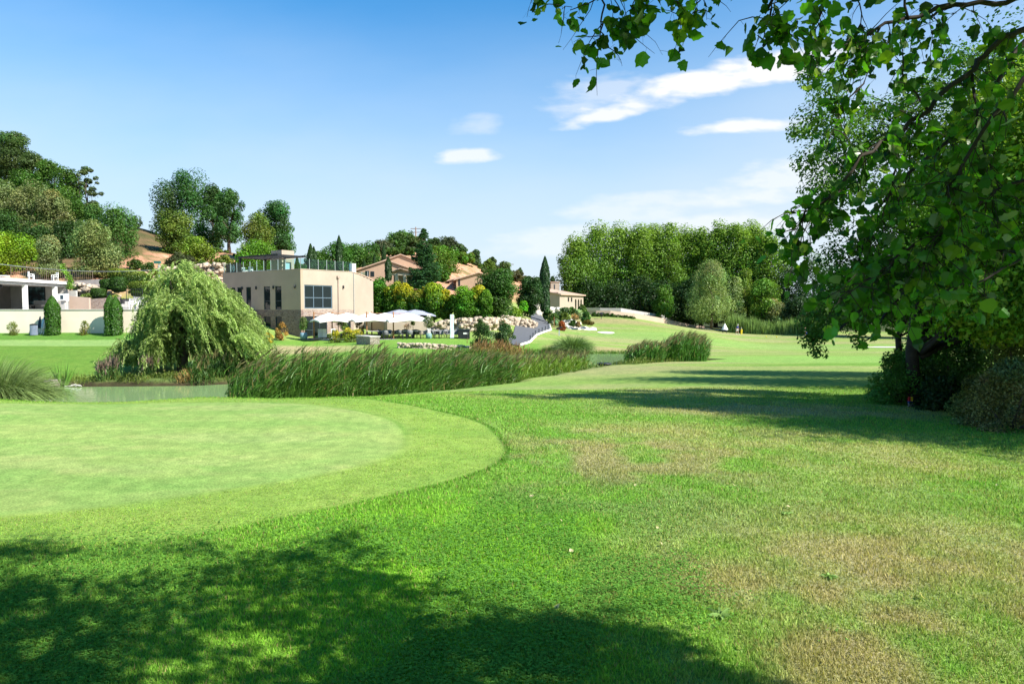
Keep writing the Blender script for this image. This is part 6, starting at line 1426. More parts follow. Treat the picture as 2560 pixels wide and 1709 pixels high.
strewn('bank_grass', 'rough grass along the far pond bank', 'bank grass', [xy(1130, 50), xy(1290, 52), xy(1420, 53.4), xy(1570, 53.2), xy(1640, 50)], 2600, .38, (.07, .15, .02), .35)
strewn('brown_rushes', 'golden brown rushes on the far pond bank', 'rushes', [xy(1185, 51), xy(1240, 51.5), xy(1300, 51.5)], 800, .75, (.24, .17, .07), .3, None, .03, .2, (.22, .13, .07))
strewn('bank_grass', 'rough grass and low herbs along the left pond bank', 'bank grass', [xy(-60, 30.3), xy(120, 31.4), xy(300, 32.0), xy(480, 32.3), xy(620, 34.0), xy(800, 38)], 2600, .22, (.10, .14, .03), .25)
q_ = rng.uniform([-60, 26], [13, 54], (160000, 2)); q_ = q_[np.abs(pond_sd(q_[:, 0], q_[:, 1])) < 2.2]; zq = G(q_[:, 0], q_[:, 1]); k_ = (zq > WATER-.03) & (zq < WATER+.30) & (rng.random(len(zq)) < .25+.75*sstep(.4, .6, fbm(q_[:, 0]*.7, q_[:, 1]*.7, 95, 3))); q_ = q_[k_][:5200]
reeds('edge_grass', 'tufted grass right at the far water line', np.stack([q_[:, 0], q_[:, 1], zq[k_][:5200]], 1), rng.uniform(.08, .42, len(q_))*(.4+1.1*fbm(q_[:, 0]*1.1, q_[:, 1]*1.1, 96, 2)), (.10, .14, .03), 'stuff', 3, 0, (.05, 0, 0), .03, None, 'grass')
strewn('bank_reeds', 'dark green reeds under the willow at the water edge', 'reeds', [xy(490, 32), xy(560, 33), xy(640, 35)], 1300, 1.0, (.05, .11, .025), .3, None, .04, .1)
strewn('orange_rushes', 'tuft of orange brown dry rushes at the water below the willow', 'rushes', [xy(448, 31.8), xy(468, 31.8)], 120, .55, (.28, .20, .09), .10, None, .03)
def tussock(name, label, cat, loc, R, H, n, base, w=.014, wind=(0, 0, 0), droop=.8, spread=.75, tip=None):
    a = rng.random(n)*6.283; s = rng.random(n)**.6*spread; r0 = R*.12*rng.random(n)
    roots = np.stack([np.cos(a)*r0, np.sin(a)*r0, np.zeros(n)], 1); dr = np.stack([np.cos(a)*s, np.sin(a)*s, np.ones(n)], 1)
    L = H*(1.0+.5*s)*rng.uniform(.7, 1.15, n)
    V, Q, C = strips('x', roots, dr, L, np.full(n, w)*rng.uniform(.7, 1.4, n), jit(base, n, .3), 5, droop*(.4+s), wind)
    o = obj(name, np_mesh(name, V, Q, col=np.clip(C, .006, .7)), M['reed'], None, loc); return tag(o, label, cat)
x, y = xy(10, 16.3); tussock('fountain_grass', 'large arching tuft of ornamental grass at the left picture edge beside the green', 'ornamental grass', (x, y, g1(x, y)-.05), 1.3, 1.25, 3600, (.13, .18, .075), .016, (.35, 0, 0), .95, 1.1)
x, y = xy(1432, 53.6); tussock('pampas_grass', 'round spiky tuft of pampas grass on the far bank', 'ornamental grass', (x, y, g1(x, y)-.1), 1.6, 1.5, 2600, (.10, .16, .06), .035, (.05, 0, 0), .6, 1.2)
x, y = xy(1372, 53.0); tussock('bank_tuft', 'low dark tuft left of the pampas grass', 'ornamental grass', (x, y, g1(x, y)-.1), .9, .7, 900, (.06, .11, .03), .035, (.05, 0, 0), .7, 1.3)
x, y = xy(152, 30.3); zi = max(g1(x, y), WATER); t = thing('iris_clump', 'clump of broad sword shaped leaves at the water edge', 'iris', (x, y, zi-.02)); n = 60
a = rng.random(n)*6.283; s = rng.random(n)*.42; V, Q, C = strips('x', np.stack([np.cos(a)*.14, np.sin(a)*.1, np.zeros(n)], 1), np.stack([np.cos(a)*s*1.4, np.sin(a)*s*.5, np.ones(n)], 1), rng.uniform(.6, 1.15, n), np.full(n, .07), jit((.09, .19, .04), n, .3), 4, .12)
obj('leaves', np_mesh('leaves', V, Q, col=C), M['reed'], t)
rocks_on('lumpy pale brown stones at the water edge beside the sword leaved clump', 'bank_rocks', [(*xy(112, 30.0), WATER, .15), (*xy(138, 30.2), WATER, .22)], .30, 26, M['rock_dark'], 0, jx=.12)
for px, d, h, lb in ((252, 31.6, .6, 'leftmost'), (278, 31.8, .85, 'tall middle'), (366, 32.2, .75, 'rightmost')):
    x, y = xy(px, d); p = np.array([x, y])+rng.normal(size=(90, 2))*.13
    reeds('loosestrife', 'purple tipped waterside flower clump, the '+lb+' of three', onz(p), h*rng.uniform(.6, 1.1, 90), (.07, .13, .04), None, 5, .35, (.05, 0, 0), .035, (.15, .11, .11), 'flower clump', .3)
mb = MB()
for k in range(7): a = xy(172+k*3, 30.0); mb.tube([(a[0]+rng.normal()*.1, a[1], WATER+.08), (a[0]+rng.uniform(-.4, .7), a[1]-.15+rng.normal()*.2, WATER+.02+rng.random()*.1)], .014, 5)
tag(mb.build('dead_stalks', M['kerb']), 'few pale dead stalks lying on the water right of the sword leaved clump', 'stalks')

# ================================================================== trees and shrubs on the right
def leaf_clusters(pts, nper, size, base, var=.25, sq=.8, asp=.7, yel=0):
    P_, N_, S_, C_ = [], [], [], []
    for (c, r) in pts:
        m = int(nper*(r/.6)**2); d = rdir(m); p = c+d*(r*rng.random(m)**.45)[:, None]*np.array([1, 1, sq]); P_.append(p); N_.append(d+np.array([0, 0, .5])+rdir(m)*.8); S_.append(size*rng.uniform(.7, 1.3, m)); C_.append(jit(base, m, var, yel)*rng.uniform(.75, 1.3))
    return np.concatenate(P_), np.concatenate(N_), np.concatenate(S_), np.clip(np.concatenate(C_), .005, .7)
def near_tree():
    x, y = xy(2292, 16.0); zb = g1(x, y); org = np.array([x, y, zb]); t = thing('locust_tree', 'tall fine leaved tree on the right whose left boughs hang to the lawn', 'tree', org)
    W, D, H = 7.2, 4.4, 7.7; p, nn, s, c, cl, r0 = crown(W, H*.78, 'egg', 70, 78000, .095, (.12, .21, .02), rc=.13, sq=.8, fill=.10, D=D, hue=.16)
    off = np.array([1.3, -3.0, H*.24]); p = p+off; cl = cl+off
    cs = [(P(px, py, d)-org, r) for px, py, d, r in [(2020, 800, 14.2, .30), (2030, 850, 14.2, .30), (2045, 880, 14.1, .22), (2040, 830, 14.4, .35), (2075, 790, 14.5, .35), (2110, 760, 14.6, .4), (2060, 740, 14.3, .4), (2085, 700, 14.5, .45), (2130, 700, 14.7, .5), (2160, 740, 15, .4), (2150, 860, 15, .18), (2140, 840, 15, .2), (2175, 800, 15, .3), (2200, 690, 15, .5), (2095, 640, 14.6, .5),
          (2020, 190, 15, .35), (1995, 330, 14.6, .3), (2040, 300, 15, .55), (2030, 400, 15, .5), (2050, 470, 15, .5), (2080, 550, 15, .5), (2070, 230, 15.2, .5)]]
    cs += [(P(px+rng.normal()*14, py+rng.normal()*14, 15+rng.normal()*.5)-org, rng.uniform(.4, .62)) for px in range(2090, 2620, 72) for py in range(150, 470, 62) if py > 330-(px-2000)*.5]
    p2, n2, s2, c2 = leaf_clusters(cs, 900, .08, (.06, .13, .02))
    obj('crown', leaf_mesh('crown', np.concatenate([p, p2]), np.concatenate([nn, n2]), np.concatenate([s, s2]), np.concatenate([s, s2])*.55, np.concatenate([c, c2])), M['leaf'], t)
    mb = MB(); mb.tube([(0, 0, -.2), (-.1, 0, 1.3), (.0, -.1, 2.8), (.3, -.4, 4.5), (.5, -.6, 7)], [.17, .14, .12, .09, .03], 10)
    for i in rng.choice(len(cl), 26, replace=False): e = cl[i]; z = min(4.2, e[2]*.55); s_ = np.array([.2*z/4, -.3*z/4, z]); mb.tube([s_, (s_+e)/2+np.array([0, 0, .2]), e], [.07, .04, .012], 5)
    for k in (1, 4, 6, 8, 10, 13): e = cs[k][0]; mb.tube([(0, -.1, 2.9), e*.5+np.array([0, 0, 1.6]), e*.8+np.array([0, 0, .45]), e], [.06, .04, .025, .008], 5)
    mb.build('trunk', M['bark_dark'], t, True)
near_tree()
def near_generic(name, label, x, y, W, H, clear, n, size, base, trunk=.13, **k):
    return tree(name, label, 'tree', (x, y, g1(x, y)-.05), W, H, k.pop('shape', 'egg'), clear, k.pop('nc', 50), n, size, base, trunk, bark=M['bark_dark'], **k)
near_generic('slender_tree', 'slim tree with twin leaning trunks left of the thick trunk', 9.9, 17.4, 2.4, 5.2, .4, 11000, .085, (.05, .12, .02), .09, D=2.2)
near_generic('shade_tree', 'dense tree behind the dark shrubs at the right picture edge', 15.8, 20.0, 8.5, 11.2, .10, 42000, .11, (.06, .14, .02), D=6)
near_generic('shade_tree', 'bright leaved tree seen through the hanging branches on the right', 16.8, 25.0, 7.5, 8.8, .22, 26000, .13, (.11, .22, .02), D=6)
near_generic('shade_tree', 'tree at the right edge of the lawn casting the long shadow', 12.8, 8.6, 6.2, 8.0, .25, 26000, .10, (.06, .13, .02), D=5.6)
near_generic('shade_tree', 'round tree beyond the right picture edge throwing the broad middle shadow', 11.4, 11.6, 4.6, 7.4, .3, 20000, .10, (.06, .13, .02), D=4.6)
near_generic('shade_tree', 'tree beyond the right picture edge above the bramble', 15.6, 12.8, 6.0, 8.5, .15, 22000, .11, (.06, .13, .02), D=5.6)
def nb(name, lb, px, d, W, H, base, n, shape='dome', size=.07, **k):
    x, y = xy(px, d); bush(name, lb, 'shrub', (x, y, g1(x, y)-.08), W, H, base, n, shape, k.pop('nc', 34), size, **dict(dict(rc=.15, fill=.3, sq=.9), **k))
nb('elder_shrub', 'dark green shrub with pointed leaves left of the thick trunk', 2245, 16.3, 1.5, 1.35, (.07, .16, .035), 9500, size=.055)
nb('elder_shrub', 'dark shrub behind the thick trunk', 2320, 17.4, 2.3, 1.7, (.05, .12, .025), 9000)
nb('undergrowth_shrub', 'very dark tall shrub right of the thick trunk', 2385, 16.0, 2.0, 2.3, (.05, .11, .03), 11000)
nb('undergrowth_shrub', 'dark shrub below the tall one, touching the lawn', 2370, 15.0, 1.5, .9, (.02, .045, .015), 5000)
nb('undergrowth_shrub', 'tall bluish green shrub above the bramble', 2490, 16.5, 2.6, 2.9, (.05, .11, .05), 12000)
nb('bramble', 'pale dry bramble thicket at the right picture edge', 2530, 12.2, 2.1, 1.35, (.17, .155, .075), 20000, size=.04, var=.5, hue=.2, rc=.11)
nb('bramble', 'sparser bramble left of the pale thicket beside the dark shrub', 2455, 13.4, 1.2, .95, (.13, .14, .05), 9000, size=.04, var=.45, rc=.12)
nb('bramble', 'tall dry bramble behind the pale thicket', 2555, 14.2, 2.2, 2.1, (.13, .15, .06), 15000, size=.045, var=.45, rc=.12)

# ================================================================== foreground poplar
LEAFPOLY = []
for a, r in [(-90, .50), (-62, .52), (-38, .60), (-20, .50), (2, .62), (22, .52), (45, .60), (68, .56), (90, .72), (112, .56), (135, .60), (158, .52), (178, .62), (200, .50), (218, .60), (242, .52)]:
    LEAFPOLY.append((math.cos(math.radians(a))*r, math.sin(math.radians(a))*r+.0))
LEAFPOLY = np.array(LEAFPOLY)
def big_leaves(C, N, A, S, col):
    n = len(C); N = unit(N); u = unit(A-(A*N).sum(1, keepdims=True)*N); v = np.cross(N, u); m = len(LEAFPOLY)
    wob = 1+rng.normal(size=(n, m))*.07; wid = rng.uniform(.75, 1.05, (n, 1))
    lx = LEAFPOLY[None, :, 0]*wob*wid; ly = LEAFPOLY[None, :, 1]*wob; fold = rng.uniform(-.6, .6, (n, 1))+.15; curl = rng.uniform(-.7, .7, (n, 1))
    R = C[:, None]+S[:, None, None]*(v[:, None]*lx[..., None]+u[:, None]*ly[..., None]+N[:, None]*(np.abs(lx)*fold+ly**2*curl)[..., None])
    V = np.concatenate([C[:, None]+0*R[:, :1], R], 1).reshape(-1, 3); b = np.arange(n)[:, None, None]*(m+1)
    k = np.arange(m); T = np.stack([0*k, 1+k, 1+(k+1) % m], 1)[None]+b
    return V, T.reshape(-1, 3), np.repeat(col, m+1, 0)
def fg_poplar():
    tx, ty = 5.2, -3.4; zb = g1(tx, ty); org = np.array([tx, ty, zb]); t = thing('white_poplar', 'near poplar reaching in from the upper right with dark branches and broad leaves', 'poplar', org)
    tr = MB(); tr.tube([(0, 0, -.3), (0.05, 0, 1.5), (-.1, .15, 3.2), (-.3, .3, 5.0), (-.5, .5, 8.)], [.36, .30, .26, .2, .06], 12); tr.build('trunk', M['bark'], t, True)
    limbs = [ # (points px,py,d), start radius
        ([(2900, -250, 3.3), (2660, -60, 3.5), (2520, 2, 3.6), (2378, 18, 3.6), (2265, 45, 3.55), (2192, 68, 3.5), (2142, 112, 3.45), (2095, 150, 3.4)], .020),
        ([(2378, 18, 3.6), (2300, 60, 3.8), (2230, 110, 3.8), (2150, 150, 3.8)], .009),
        ([(2960, -60, 3.3), (2700, 0, 3.4), (2560, 68, 3.4), (2490, 110, 3.4), (2434, 169, 3.4), (2321, 275, 3.3), (2251, 331, 3.3), (2153, 400, 3.2), (2091, 481, 3.2), (2026, 523, 3.2), (1975, 575, 3.2)], .021),
        ([(2900, -40, 3.7), (2640, 30, 3.8), (2540, 130, 3.8), (2462, 261, 3.7), (2380, 340, 3.7), (2265, 440, 3.6), (2229, 480, 3.5), (2170, 560, 3.5), (2150, 650, 3.5)], .019),
        ([(2960, 60, 3.0), (2700, 120, 3.0), (2560, 200, 3.0), (2434, 365, 3.0), (2375, 470, 3.0), (2352, 580, 3.0), (2310, 660, 3.0)], .015),
        ([(2980, 300, 3.3), (2700, 420, 3.3), (2560, 450, 3.3), (2420, 520, 3.2), (2300, 600, 3.1), (2200, 680, 3.1), (2110, 735, 3.0)], .013),
        ([(2980, 560, 3.6), (2700, 640, 3.6), (2560, 640, 3.5), (2440, 620, 3.5), (2370, 590, 3.5)], .010),
        ([(2560, 640, 3.5), (2460, 700, 3.3), (2380, 720, 3.2), (2290, 770, 3.1)], .008),
        ([(2251, 331, 3.3), (2240, 420, 3.3), (2215, 520, 3.3), (2180, 600, 3.3)], .007),
        ([(2434, 169, 3.4), (2440, 280, 3.3), (2470, 400, 3.2), (2480, 520, 3.2)], .009),
        ([(2192, 68, 3.5), (2170, 180, 3.4), (2110, 270, 3.4), (2080, 330, 3.3)], .007),
        ([(2321, 275, 3.3), (2260, 190, 3.4), (2262, 100, 3.5)], .007),
        ([(2265, 45, 3.55), (2255, -80, 3.6), (2240, -200, 3.6)], .008),
        # top centre hanging sprays, roots above the frame
        ([(1760, -420, 3.2), (1640, -200, 3.2), (1540, -60, 3.1), (1508, 30, 3.1), (1506, 110, 3.1), (1500, 165, 3.1), (1512, 190, 3.1)], .010),
        ([(1640, -200, 3.2), (1500, -110, 3.2), (1420, -60, 3.2), (1380, 10, 3.2), (1370, 55, 3.2)], .007),
        ([(1506, 60, 3.1), (1470, 88, 3.1), (1420, 96, 3.1), (1400, 90, 3.1)], .004),
        ([(1760, -420, 3.2), (1690, -160, 3.0), (1620, -40, 3.0), (1590, 40, 3.0), (1600, 90, 3.0)], .008),
        ([(1800, -330, 3.2), (1760, -120, 3.1), (1757, 20, 3.1), (1752, 70, 3.1), (1735, 105, 3.1), (1712, 124, 3.1)], .006),
        ([(1690, -160, 3.0), (1690, -50, 3.0), (1680, 30, 3.0), (1690, 75, 3.0)], .006),
        ([(2300, -600, 3.3), (2080, -260, 3.2), (1980, -80, 3.1), (1930, 10, 3.0), (1920, 45, 3.0), (1912, 70, 3.0)], .014),
        ([(1920, 30, 3.0), (1960, 38, 3.0), (1985, 60, 3.0)], .004),
        ([(2080, -260, 3.2), (2060, -80, 3.3), (2050, 20, 3.3), (2040, 80, 3.3), (2035, 130, 3.3)], .008),
        ([(2080, -260, 3.2), (2130, -60, 3.4), (2150, 40, 3.4), (2130, 120, 3.4)], .007),
    ]
    dense = [1.2, 1, 2, 2, 2, 1.8, 1.3, 1.2, 1.4, 1.6, 1.4, 1, .8, 1.0, .9, .6, 1.6, 1.0, 1.6, .8, .6, 1.4, 1.4]
    KD = .75; br = MB(); LC, LN, LA, LS, LCol = [], [], [], [], []; PV, PQ = [], []; off = 0
    def twig(s, v, L, r, nleaf, depth=0):
        nonlocal off, br
        m = 5; pts = [s]
        for k in range(m):
            v = unit(v+np.array([0, 0, -.22])+rng.normal(size=3)*.16); pts.append(pts[-1]+v*L/m)
        br.tube(pts, [r*(1-.75*k/m) for k in range(m+1)], 4, False)
        for k in range(nleaf):
            q = rng.uniform(.15, 1.0)*m; i = min(int(q), m-1); b = pts[i]+(pts[i+1]-pts[i])*(q-i)
            pv = unit(rng.normal(size=3)+np.array([0, 0, -.35])); pl = rng.uniform(.015, .035); c = b+pv*pl
            size = rng.uniform(.016, .040) if rng.random() < .88 else rng.uniform(.040, .050); ax = unit(pv+rng.normal(size=3)*.4+np.array([0, 0, -.6]))
            LC.append(c+ax*size*.45); LN.append(rng.normal(size=3)*np.array([1, 1, .75])); LA.append(ax); LS.append(size)
            side = unit(np.cross(pv, rng.normal(size=3)))*.0005; PV.extend([b-side, b+side, c+side, c-side]); PQ.append((off, off+1, off+2, off+3)); off += 4
    lim_obj = []
    for (lp, r), dn in zip(limbs, dense):
        r *= .68; ly_ = -75 if lp[-1][1] < 200 and lp[-1][0] < 1800 else 0; pts = np.array([P(q[0], q[1]+ly_, q[2]*KD)-org for q in lp]); f = []
        for i in range(len(pts)-1):
            for k in range(4): f.append(pts[i]+(pts[i+1]-pts[i])*k/4+rng.normal(size=3)*.006)
        f.append(pts[-1]); f = np.array(f); R = [r*(1-.82*k/(len(f)-1)) for k in range(len(f))]
        mb = MB(); mb.tube(f, R, 7); lo_ = mb.build('limb', M['bark_dark'], t, True); br = MB()
        Ltot = np.linalg.norm(np.diff(f, axis=0), axis=1).sum(); nt_ = int(Ltot*(18 if abs(lp[-1][0]-2300) < 340 and lp[-1][1] > 100 else 13)*dn)
        for k in range(nt_):
            q = (.22+.78*rng.random()**.8)*(len(f)-1); i = min(int(q), len(f)-2); s = f[i]+(f[i+1]-f[i])*(q-i); tdir = unit(f[i+1]-f[i])
            v = unit(tdir*.6+rng.normal(size=3)*np.array([.8, .8, .6])+np.array([0, 0, -.15]))
            small = r < .0056; L = rng.uniform(.06, .15) if small else rng.uniform(.09, .30)
            twig(s, v, L, .0021, rng.integers(3, 6) if small else rng.integers(4, 9))
        twig(f[-1], unit(f[-1]-f[-2]), .1, .002, 5); br.build('twigs', M['bark_dark'], lo_)
    # limbs linking the sprays with the trunk
    top = np.array([-.35, .4, 5.6])
    for lp, hgt in ((0, 4.2), (2, 3.8), (4, 3.5), (6, 2.6), (13, 5.8), (19, 5.5)):
        e = P(*limbs[lp][0][0][:2], limbs[lp][0][0][2]*KD)-org; s = np.array([-.15, .15, hgt]); mb = MB(); mb.tube([s, (s*.6+e*.4)+np.array([.3, 0, .5]), (s*.2+e*.8)+np.array([.1, 0, .2]), e], [.05, .034, .022, limbs[lp][1]], 8); mb.build('limb', M['bark'], t, True)
    LC = np.array(LC); LN = np.array(LN); LA = np.array(LA); LS = np.array(LS); n = len(LC)
    col = jit((.052, .145, .02), n, .45); k = rng.random(n) < .14; col[k] = jit((.15, .24, .03), k.sum(), .2); k = rng.random(n) < .05; col[k] = jit((.22, .26, .22), k.sum(), .2)
    V, T_, C = big_leaves(LC, LN, LA, LS, col)
    # canopy outside the picture, shaped to throw the dappled shade on the lower left of the lawn
    poly = np.array([(-10, 5.2), (-4.6, 5.35), (-4.0, 5.55), (-3.2, 5.2), (-2.6, 5.45), (-2.0, 5.1), (-1.75, 5.3), (-1.35, 5.95), (-1.15, 5.3), (-.75, 4.7), (-.2, 4.35), (.0, 4.5), (.25, 4.05), (.55, 4.3), (.75, 3.9), (.95, 3.95), (1.0, 3.5), (1.25, 3.35), (1.6, 2.2), (1.0, .5), (-10, .5)])
    def inside(x, y):
        c = False; m = len(poly)
        for i in range(m):
            (ax, ay), (bx, by) = poly[i], poly[(i+1) % m]
            if (ay > y) != (by > y) and x < (bx-ax)*(y-ay)/(by-ay)+ax: c = not c
        return c
    cls = []; tries = 0; cot = 1/math.tan(SUN_EL_)
    while len(cls) < 1500 and tries < 60000:
        tries += 1; gx, gy = rng.uniform(-9, 1.6), rng.uniform(.6, 6.0)
        if not inside(gx, gy): continue
        if fbm(np.array([gx*1.15]), np.array([gy*1.6]), 91, 3)[0] < .33+.10*rng.random(): continue
        h = rng.uniform(3.2, 6.4); c = np.array([gx+SUNH_[0]*cot*h, gy+SUNH_[1]*cot*h, -1.9+h])
        if c[1] > .1:
            u = CX+F*c[0]/c[1]; v = 774-F*c[2]/c[1]
            if -150 < u < 2760 and v > -260: continue
        cls.append((c-org, rng.uniform(.16, .36)))
    tries = 0; m0 = len(cls)  # more unseen clusters, added to carry the shade towards the lower right
    while len(cls) < m0+330 and tries < 20000:
        tries += 1; gx, gy = rng.uniform(-1.2, 1.5), rng.uniform(2.4, 4.35)
        if not inside(gx, gy) or fbm(np.array([gx*1.6]), np.array([gy*2.2]), 97, 3)[0] < .36: continue
        h = rng.uniform(2.8, 5.2); c = np.array([gx+SUNH_[0]*cot*h, gy+SUNH_[1]*cot*h, -1.9+h])
        if c[1] > .1:
            u = CX+F*c[0]/c[1]; v = 774-F*c[2]/c[1]
            if -150 < u < 2760 and v > -260: continue
        if fbm(np.array([gx*3.1]), np.array([gy*3.1]), 99, 2)[0] < .5 and gy > 3.0+.3*gx: continue
        cls.append((c-org, rng.uniform(.12, .26)))
    Pc, Nc, Sc, Cc = leaf_clusters(cls, 190, .07, (.05, .13, .02), sq=.7)
    allb = leaf_mesh('upper_crown', Pc, Nc, Sc, Sc*.9, Cc)
    obj('upper_crown', allb, M['leaf_near'], t)
    up = MB()
    for i in range(0, len(cls), 6): e = cls[i][0]; s = np.array([-.3, .3, min(7.5, max(3, e[2]*.8))]); up.tube([s, (s+e)/2+np.array([0, 0, .35]), e], [.016, .011, .005], 4)
    up.build('upper_limbs', M['bark'], t, True)
    obj('crown', np_mesh('crown', V, T=T_, col=np.clip(C, .005, .6)), M['leaf_near'], t)
    obj('leaf_stalks', np_mesh('leaf_stalks', np.array(PV), np.array(PQ)), M['bark_dark'], t)
SUN_EL_ = math.radians(42); SUNH_ = np.array([.88, -.475]); SUNH_ = SUNH_/np.linalg.norm(SUNH_)
fg_poplar()
# weeds and fallen leaves on the near lawn
for px, d, lb in ((1812, 4.12, 'large pale rosette weed near the shadow edge'), (1372, 5.9, 'tiny pale rosette weed in the middle of the lawn'), (2085, 4.75, 'green rosette weed in the dry grass'), (1975, 6.3, 'small rosette weed in the green strip')):
    x, y = xy(px, d); n = 22; a = rng.random(n)*6.283; V, Q, C = strips('x', np.zeros((n, 3)), np.stack([np.cos(a), np.sin(a), rng.uniform(.25, .8, n)], 1), rng.uniform(.05, .11, n)*(1.2 if px == 1812 else .8), np.full(n, .032), jit((.20, .32, .11), n, .2), 4, .6)
    tag(obj('rosette_weed', np_mesh('rosette_weed', V, Q, col=C), M['blade'], None, (x, y, g1(x, y)+.005)), lb, 'weed', 'rosette weeds in the lawn')
LV = big_leaves(np.zeros((1, 3)), np.array([[.2, .1, 1.]]), np.array([[1., 0, 0]]), np.array([.05]), np.array([[.42, .36, .28]])); lm = np_mesh('fallen_leaf', LV[0], T=LV[1], col=LV[2]); lm.materials.append(M['leaf'])
for i in range(22):
    px = rng.uniform(1250, 2540); d = rng.uniform(4.2, 8.5); x, y = xy(px, d); o = obj('fallen_leaf', lm, None, None, (x, y, g1(x, y)+.028)); o.rotation_euler = (rng.normal()*.35, rng.normal()*.35, rng.random()*6.28); sc_ = rng.uniform(.35, .8); o.scale = (sc_,)*3
    tag(o, 'small dry curled leaf lying on the near lawn', 'leaf', 'dry leaves on the near lawn')
SKY_STRENGTH = .10; SKY_TINT = (.0, .68, 1.03); VEIL = (3.9, 4.35, 4.75); CLOUD = (5.2, 5.2, 5.2); EXPOSURE = 1.05
# ================================================================== light, sky, camera
SUN_EL = math.radians(42); SUNH = np.array([.88, -.475]); SUNH = SUNH/np.linalg.norm(SUNH)
sdir = Vector((SUNH[0]*math.cos(SUN_EL), SUNH[1]*math.cos(SUN_EL), math.sin(SUN_EL)))
sl = bpy.data.lights.new('sun', 'SUN'); sl.energy = 4.9; sl.angle = math.radians(.5); sl.color = (1, .95, .87)
so = bpy.data.objects.new('sun', sl); COL.objects.link(so); so.rotation_euler = sdir.to_track_quat('Z', 'Y').to_euler(); so.location = (20, -20, 30)
w = bpy.data.worlds.new('World'); scene.world = w; w.use_nodes = True; nt = w.node_tree
bg = nt.nodes['Background']; bg.inputs['Strength'].default_value = SKY_STRENGTH if 'SKY_STRENGTH' in globals() else .12
sky = nt.nodes.new('ShaderNodeTexSky'); sky.sky_type = 'NISHITA'; sky.sun_disc = False; sky.sun_elevation = SUN_EL
sky.sun_rotation = math.atan2(SUNH[0], SUNH[1]); sky.air_density = 1.1; sky.dust_density = .4; sky.ozone_density = 2.5; sky.altitude = 300
tc = nt.nodes.new('ShaderNodeTexCoord'); sep = nt.nodes.new('ShaderNodeSeparateXYZ'); nt.links.new(tc.outputs['Generated'], sep.inputs[0])
def mth(op, a, b=None, c=None):
    n = nt.nodes.new('ShaderNodeMath'); n.operation = op
    for i, v in enumerate((a, b, c)):
        if v is None: continue
        if isinstance(v, (int, float)): n.inputs[i].default_value = v
        else: nt.links.new(v, n.inputs[i])
    return n.outputs[0]
ysafe = mth('MAXIMUM', sep.outputs[1], .02)
U = mth('DIVIDE', sep.outputs[0], ysafe); Vv = mth('DIVIDE', sep.outputs[2], ysafe)
cmb = nt.nodes.new('ShaderNodeCombineXYZ'); nt.links.new(U, cmb.inputs[0]); nt.links.new(Vv, cmb.inputs[1])
def nz(scale, sx, sy, rot=0, detail=6):
    mp = nt.nodes.new('ShaderNodeMapping'); mp.inputs['Scale'].default_value = (sx, sy, 1); mp.inputs['Rotation'].default_value = (0, 0, rot)
    nt.links.new(cmb.outputs[0], mp.inputs[0]); t = nt.nodes.new('ShaderNodeTexNoise'); t.inputs['Scale'].default_value = scale; t.inputs['Detail'].default_value = detail
    nt.links.new(mp.outputs[0], t.inputs['Vector']); return t.outputs['Fac']
streak = nz(9, 1, 4.5, -.22); fine = nz(26, 1, 2.2, -.22)
def cloud(px, py, hl, hh, ang, amt):
    u0, v0 = (px-CX)/F, (774-py)/F; a = math.radians(ang); c, s = math.cos(a), math.sin(a)
    du = mth('SUBTRACT', U, u0); dv = mth('SUBTRACT', Vv, v0)
    e1 = mth('DIVIDE', mth('ADD', mth('MULTIPLY', du, c), mth('MULTIPLY', dv, s)), hl/F)
    e2 = mth('DIVIDE', mth('SUBTRACT', mth('MULTIPLY', dv, c), mth('MULTIPLY', du, s)), hh/F)
    r = mth('ADD', mth('MULTIPLY', e1, e1), mth('MULTIPLY', e2, e2))
    g = mth('SUBTRACT', 1.0, r)
    g = mth('ADD', g, mth('MULTIPLY', mth('SUBTRACT', streak, .5), 2.3)); g = mth('ADD', g, mth('MULTIPLY', mth('SUBTRACT', fine, .5), 1.3))
    g = mth('MAXIMUM', g, 0.0); g = mth('MULTIPLY', mth('POWER', g, 1.35), amt*1.25)
    return mth('MINIMUM', g, amt)
tot = None
for c_ in [(1800, 206, 430, 46, 12.5, .95), (1570, 272, 190, 30, 17, .85), (1855, 322, 170, 22, 4, .85), (1170, 394, 88, 24, 4, .7), (2000, 440, 320, 58, 12, .55), (1600, 520, 230, 45, 6, .4), (1820, 565, 260, 40, 4, .5), (1500, 250, 170, 60, 10, .4), (1190, 320, 80, 30, 5, .3), (1450, 600, 300, 50, 5, .4)]:
    k = cloud(*c_); tot = k if tot is None else mth('MAXIMUM', tot, k)
tot = mth('MULTIPLY', tot, mth('GREATER_THAN', sep.outputs[1], .05))
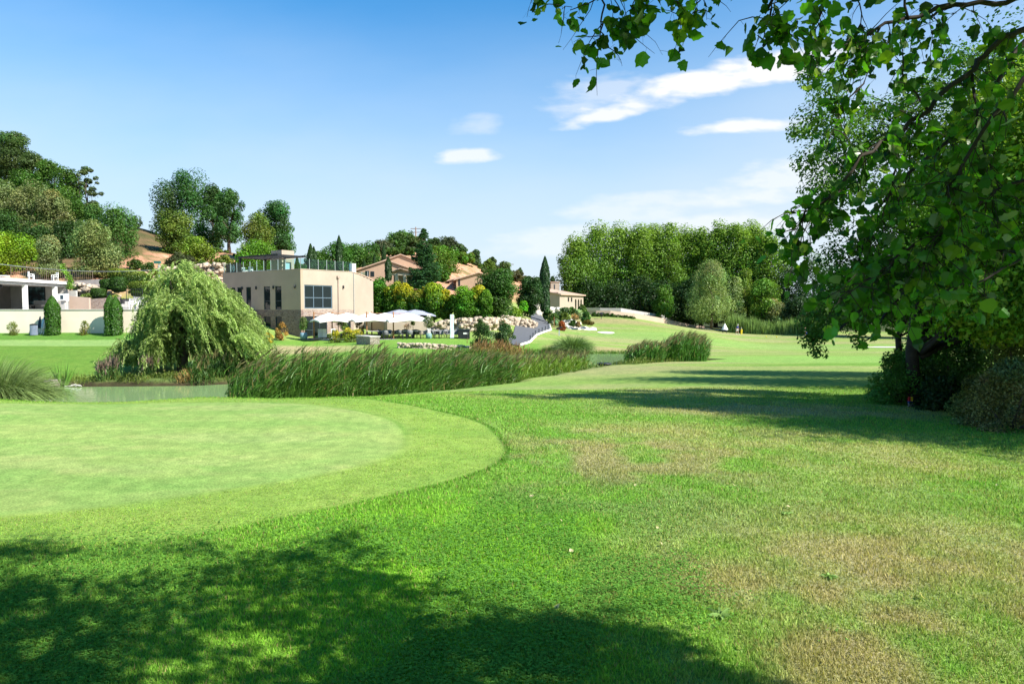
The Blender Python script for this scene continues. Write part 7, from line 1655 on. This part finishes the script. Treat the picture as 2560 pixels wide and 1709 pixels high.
# thin high veil all over, denser towards the horizon and the right
veil = mth('MULTIPLY', mth('SUBTRACT', nz(2.6, 1, 2.8, -.42, 6), .36), .95)
hz = mth('SUBTRACT', 1.0, mth('MINIMUM', mth('MAXIMUM', mth('MULTIPLY', sep.outputs[2], 2.0), 0.0), 1.0)); hz = mth('MULTIPLY', mth('MULTIPLY', hz, hz), mth('SUBTRACT', 3.0, mth('MULTIPLY', hz, 2.0)))
hz = mth('MINIMUM', mth('ADD', mth('MULTIPLY', hz, .96), mth('MULTIPLY', mth('MAXIMUM', mth('ADD', sep.outputs[0], -.12), 0.0), .40)), .95)
def mixc(f, a, b):
    x = nt.nodes.new('ShaderNodeMix'); x.data_type = 'RGBA'
    nt.links.new(f, x.inputs[0]) if not isinstance(f, float) else setattr(x.inputs[0], 'default_value', f)
    for s_, v in ((6, a), (7, b)):
        if isinstance(v, tuple): x.inputs[s_].default_value = (*v, 1)
        else: nt.links.new(v, x.inputs[s_])
    return x.outputs[2]
tintn = nt.nodes.new('ShaderNodeMix'); tintn.data_type = 'RGBA'; tintn.blend_type = 'MULTIPLY'; tintn.inputs[0].default_value = 1
nt.links.new(sky.outputs[0], tintn.inputs[6]); tintn.inputs[7].default_value = (*SKY_TINT, 1)
veil = mth('MULTIPLY', mth('MINIMUM', mth('MAXIMUM', veil, 0.0), .3), mth('MINIMUM', mth('MULTIPLY', hz, 1.15), 1.0))
c0 = mixc(hz, tintn.outputs[2], VEIL)
c1 = mixc(veil, c0, VEIL)
c2 = mixc(tot, c1, CLOUD)
nt.links.new(c2, bg.inputs[0])
cam = bpy.data.cameras.new('camera'); co = bpy.data.objects.new('camera', cam); COL.objects.link(co)
cam.lens = 24; cam.sensor_width = 36; cam.clip_end = 5000; cam.clip_start = .05
co.rotation_euler = (math.pi/2-PITCH, 0, 0); scene.camera = co
scene.view_settings.view_transform = 'Standard'; scene.view_settings.look = 'None'; scene.view_settings.gamma = 1; scene.view_settings.exposure = EXPOSURE
scene.cycles.max_bounces = 8; scene.cycles.transparent_max_bounces = 16
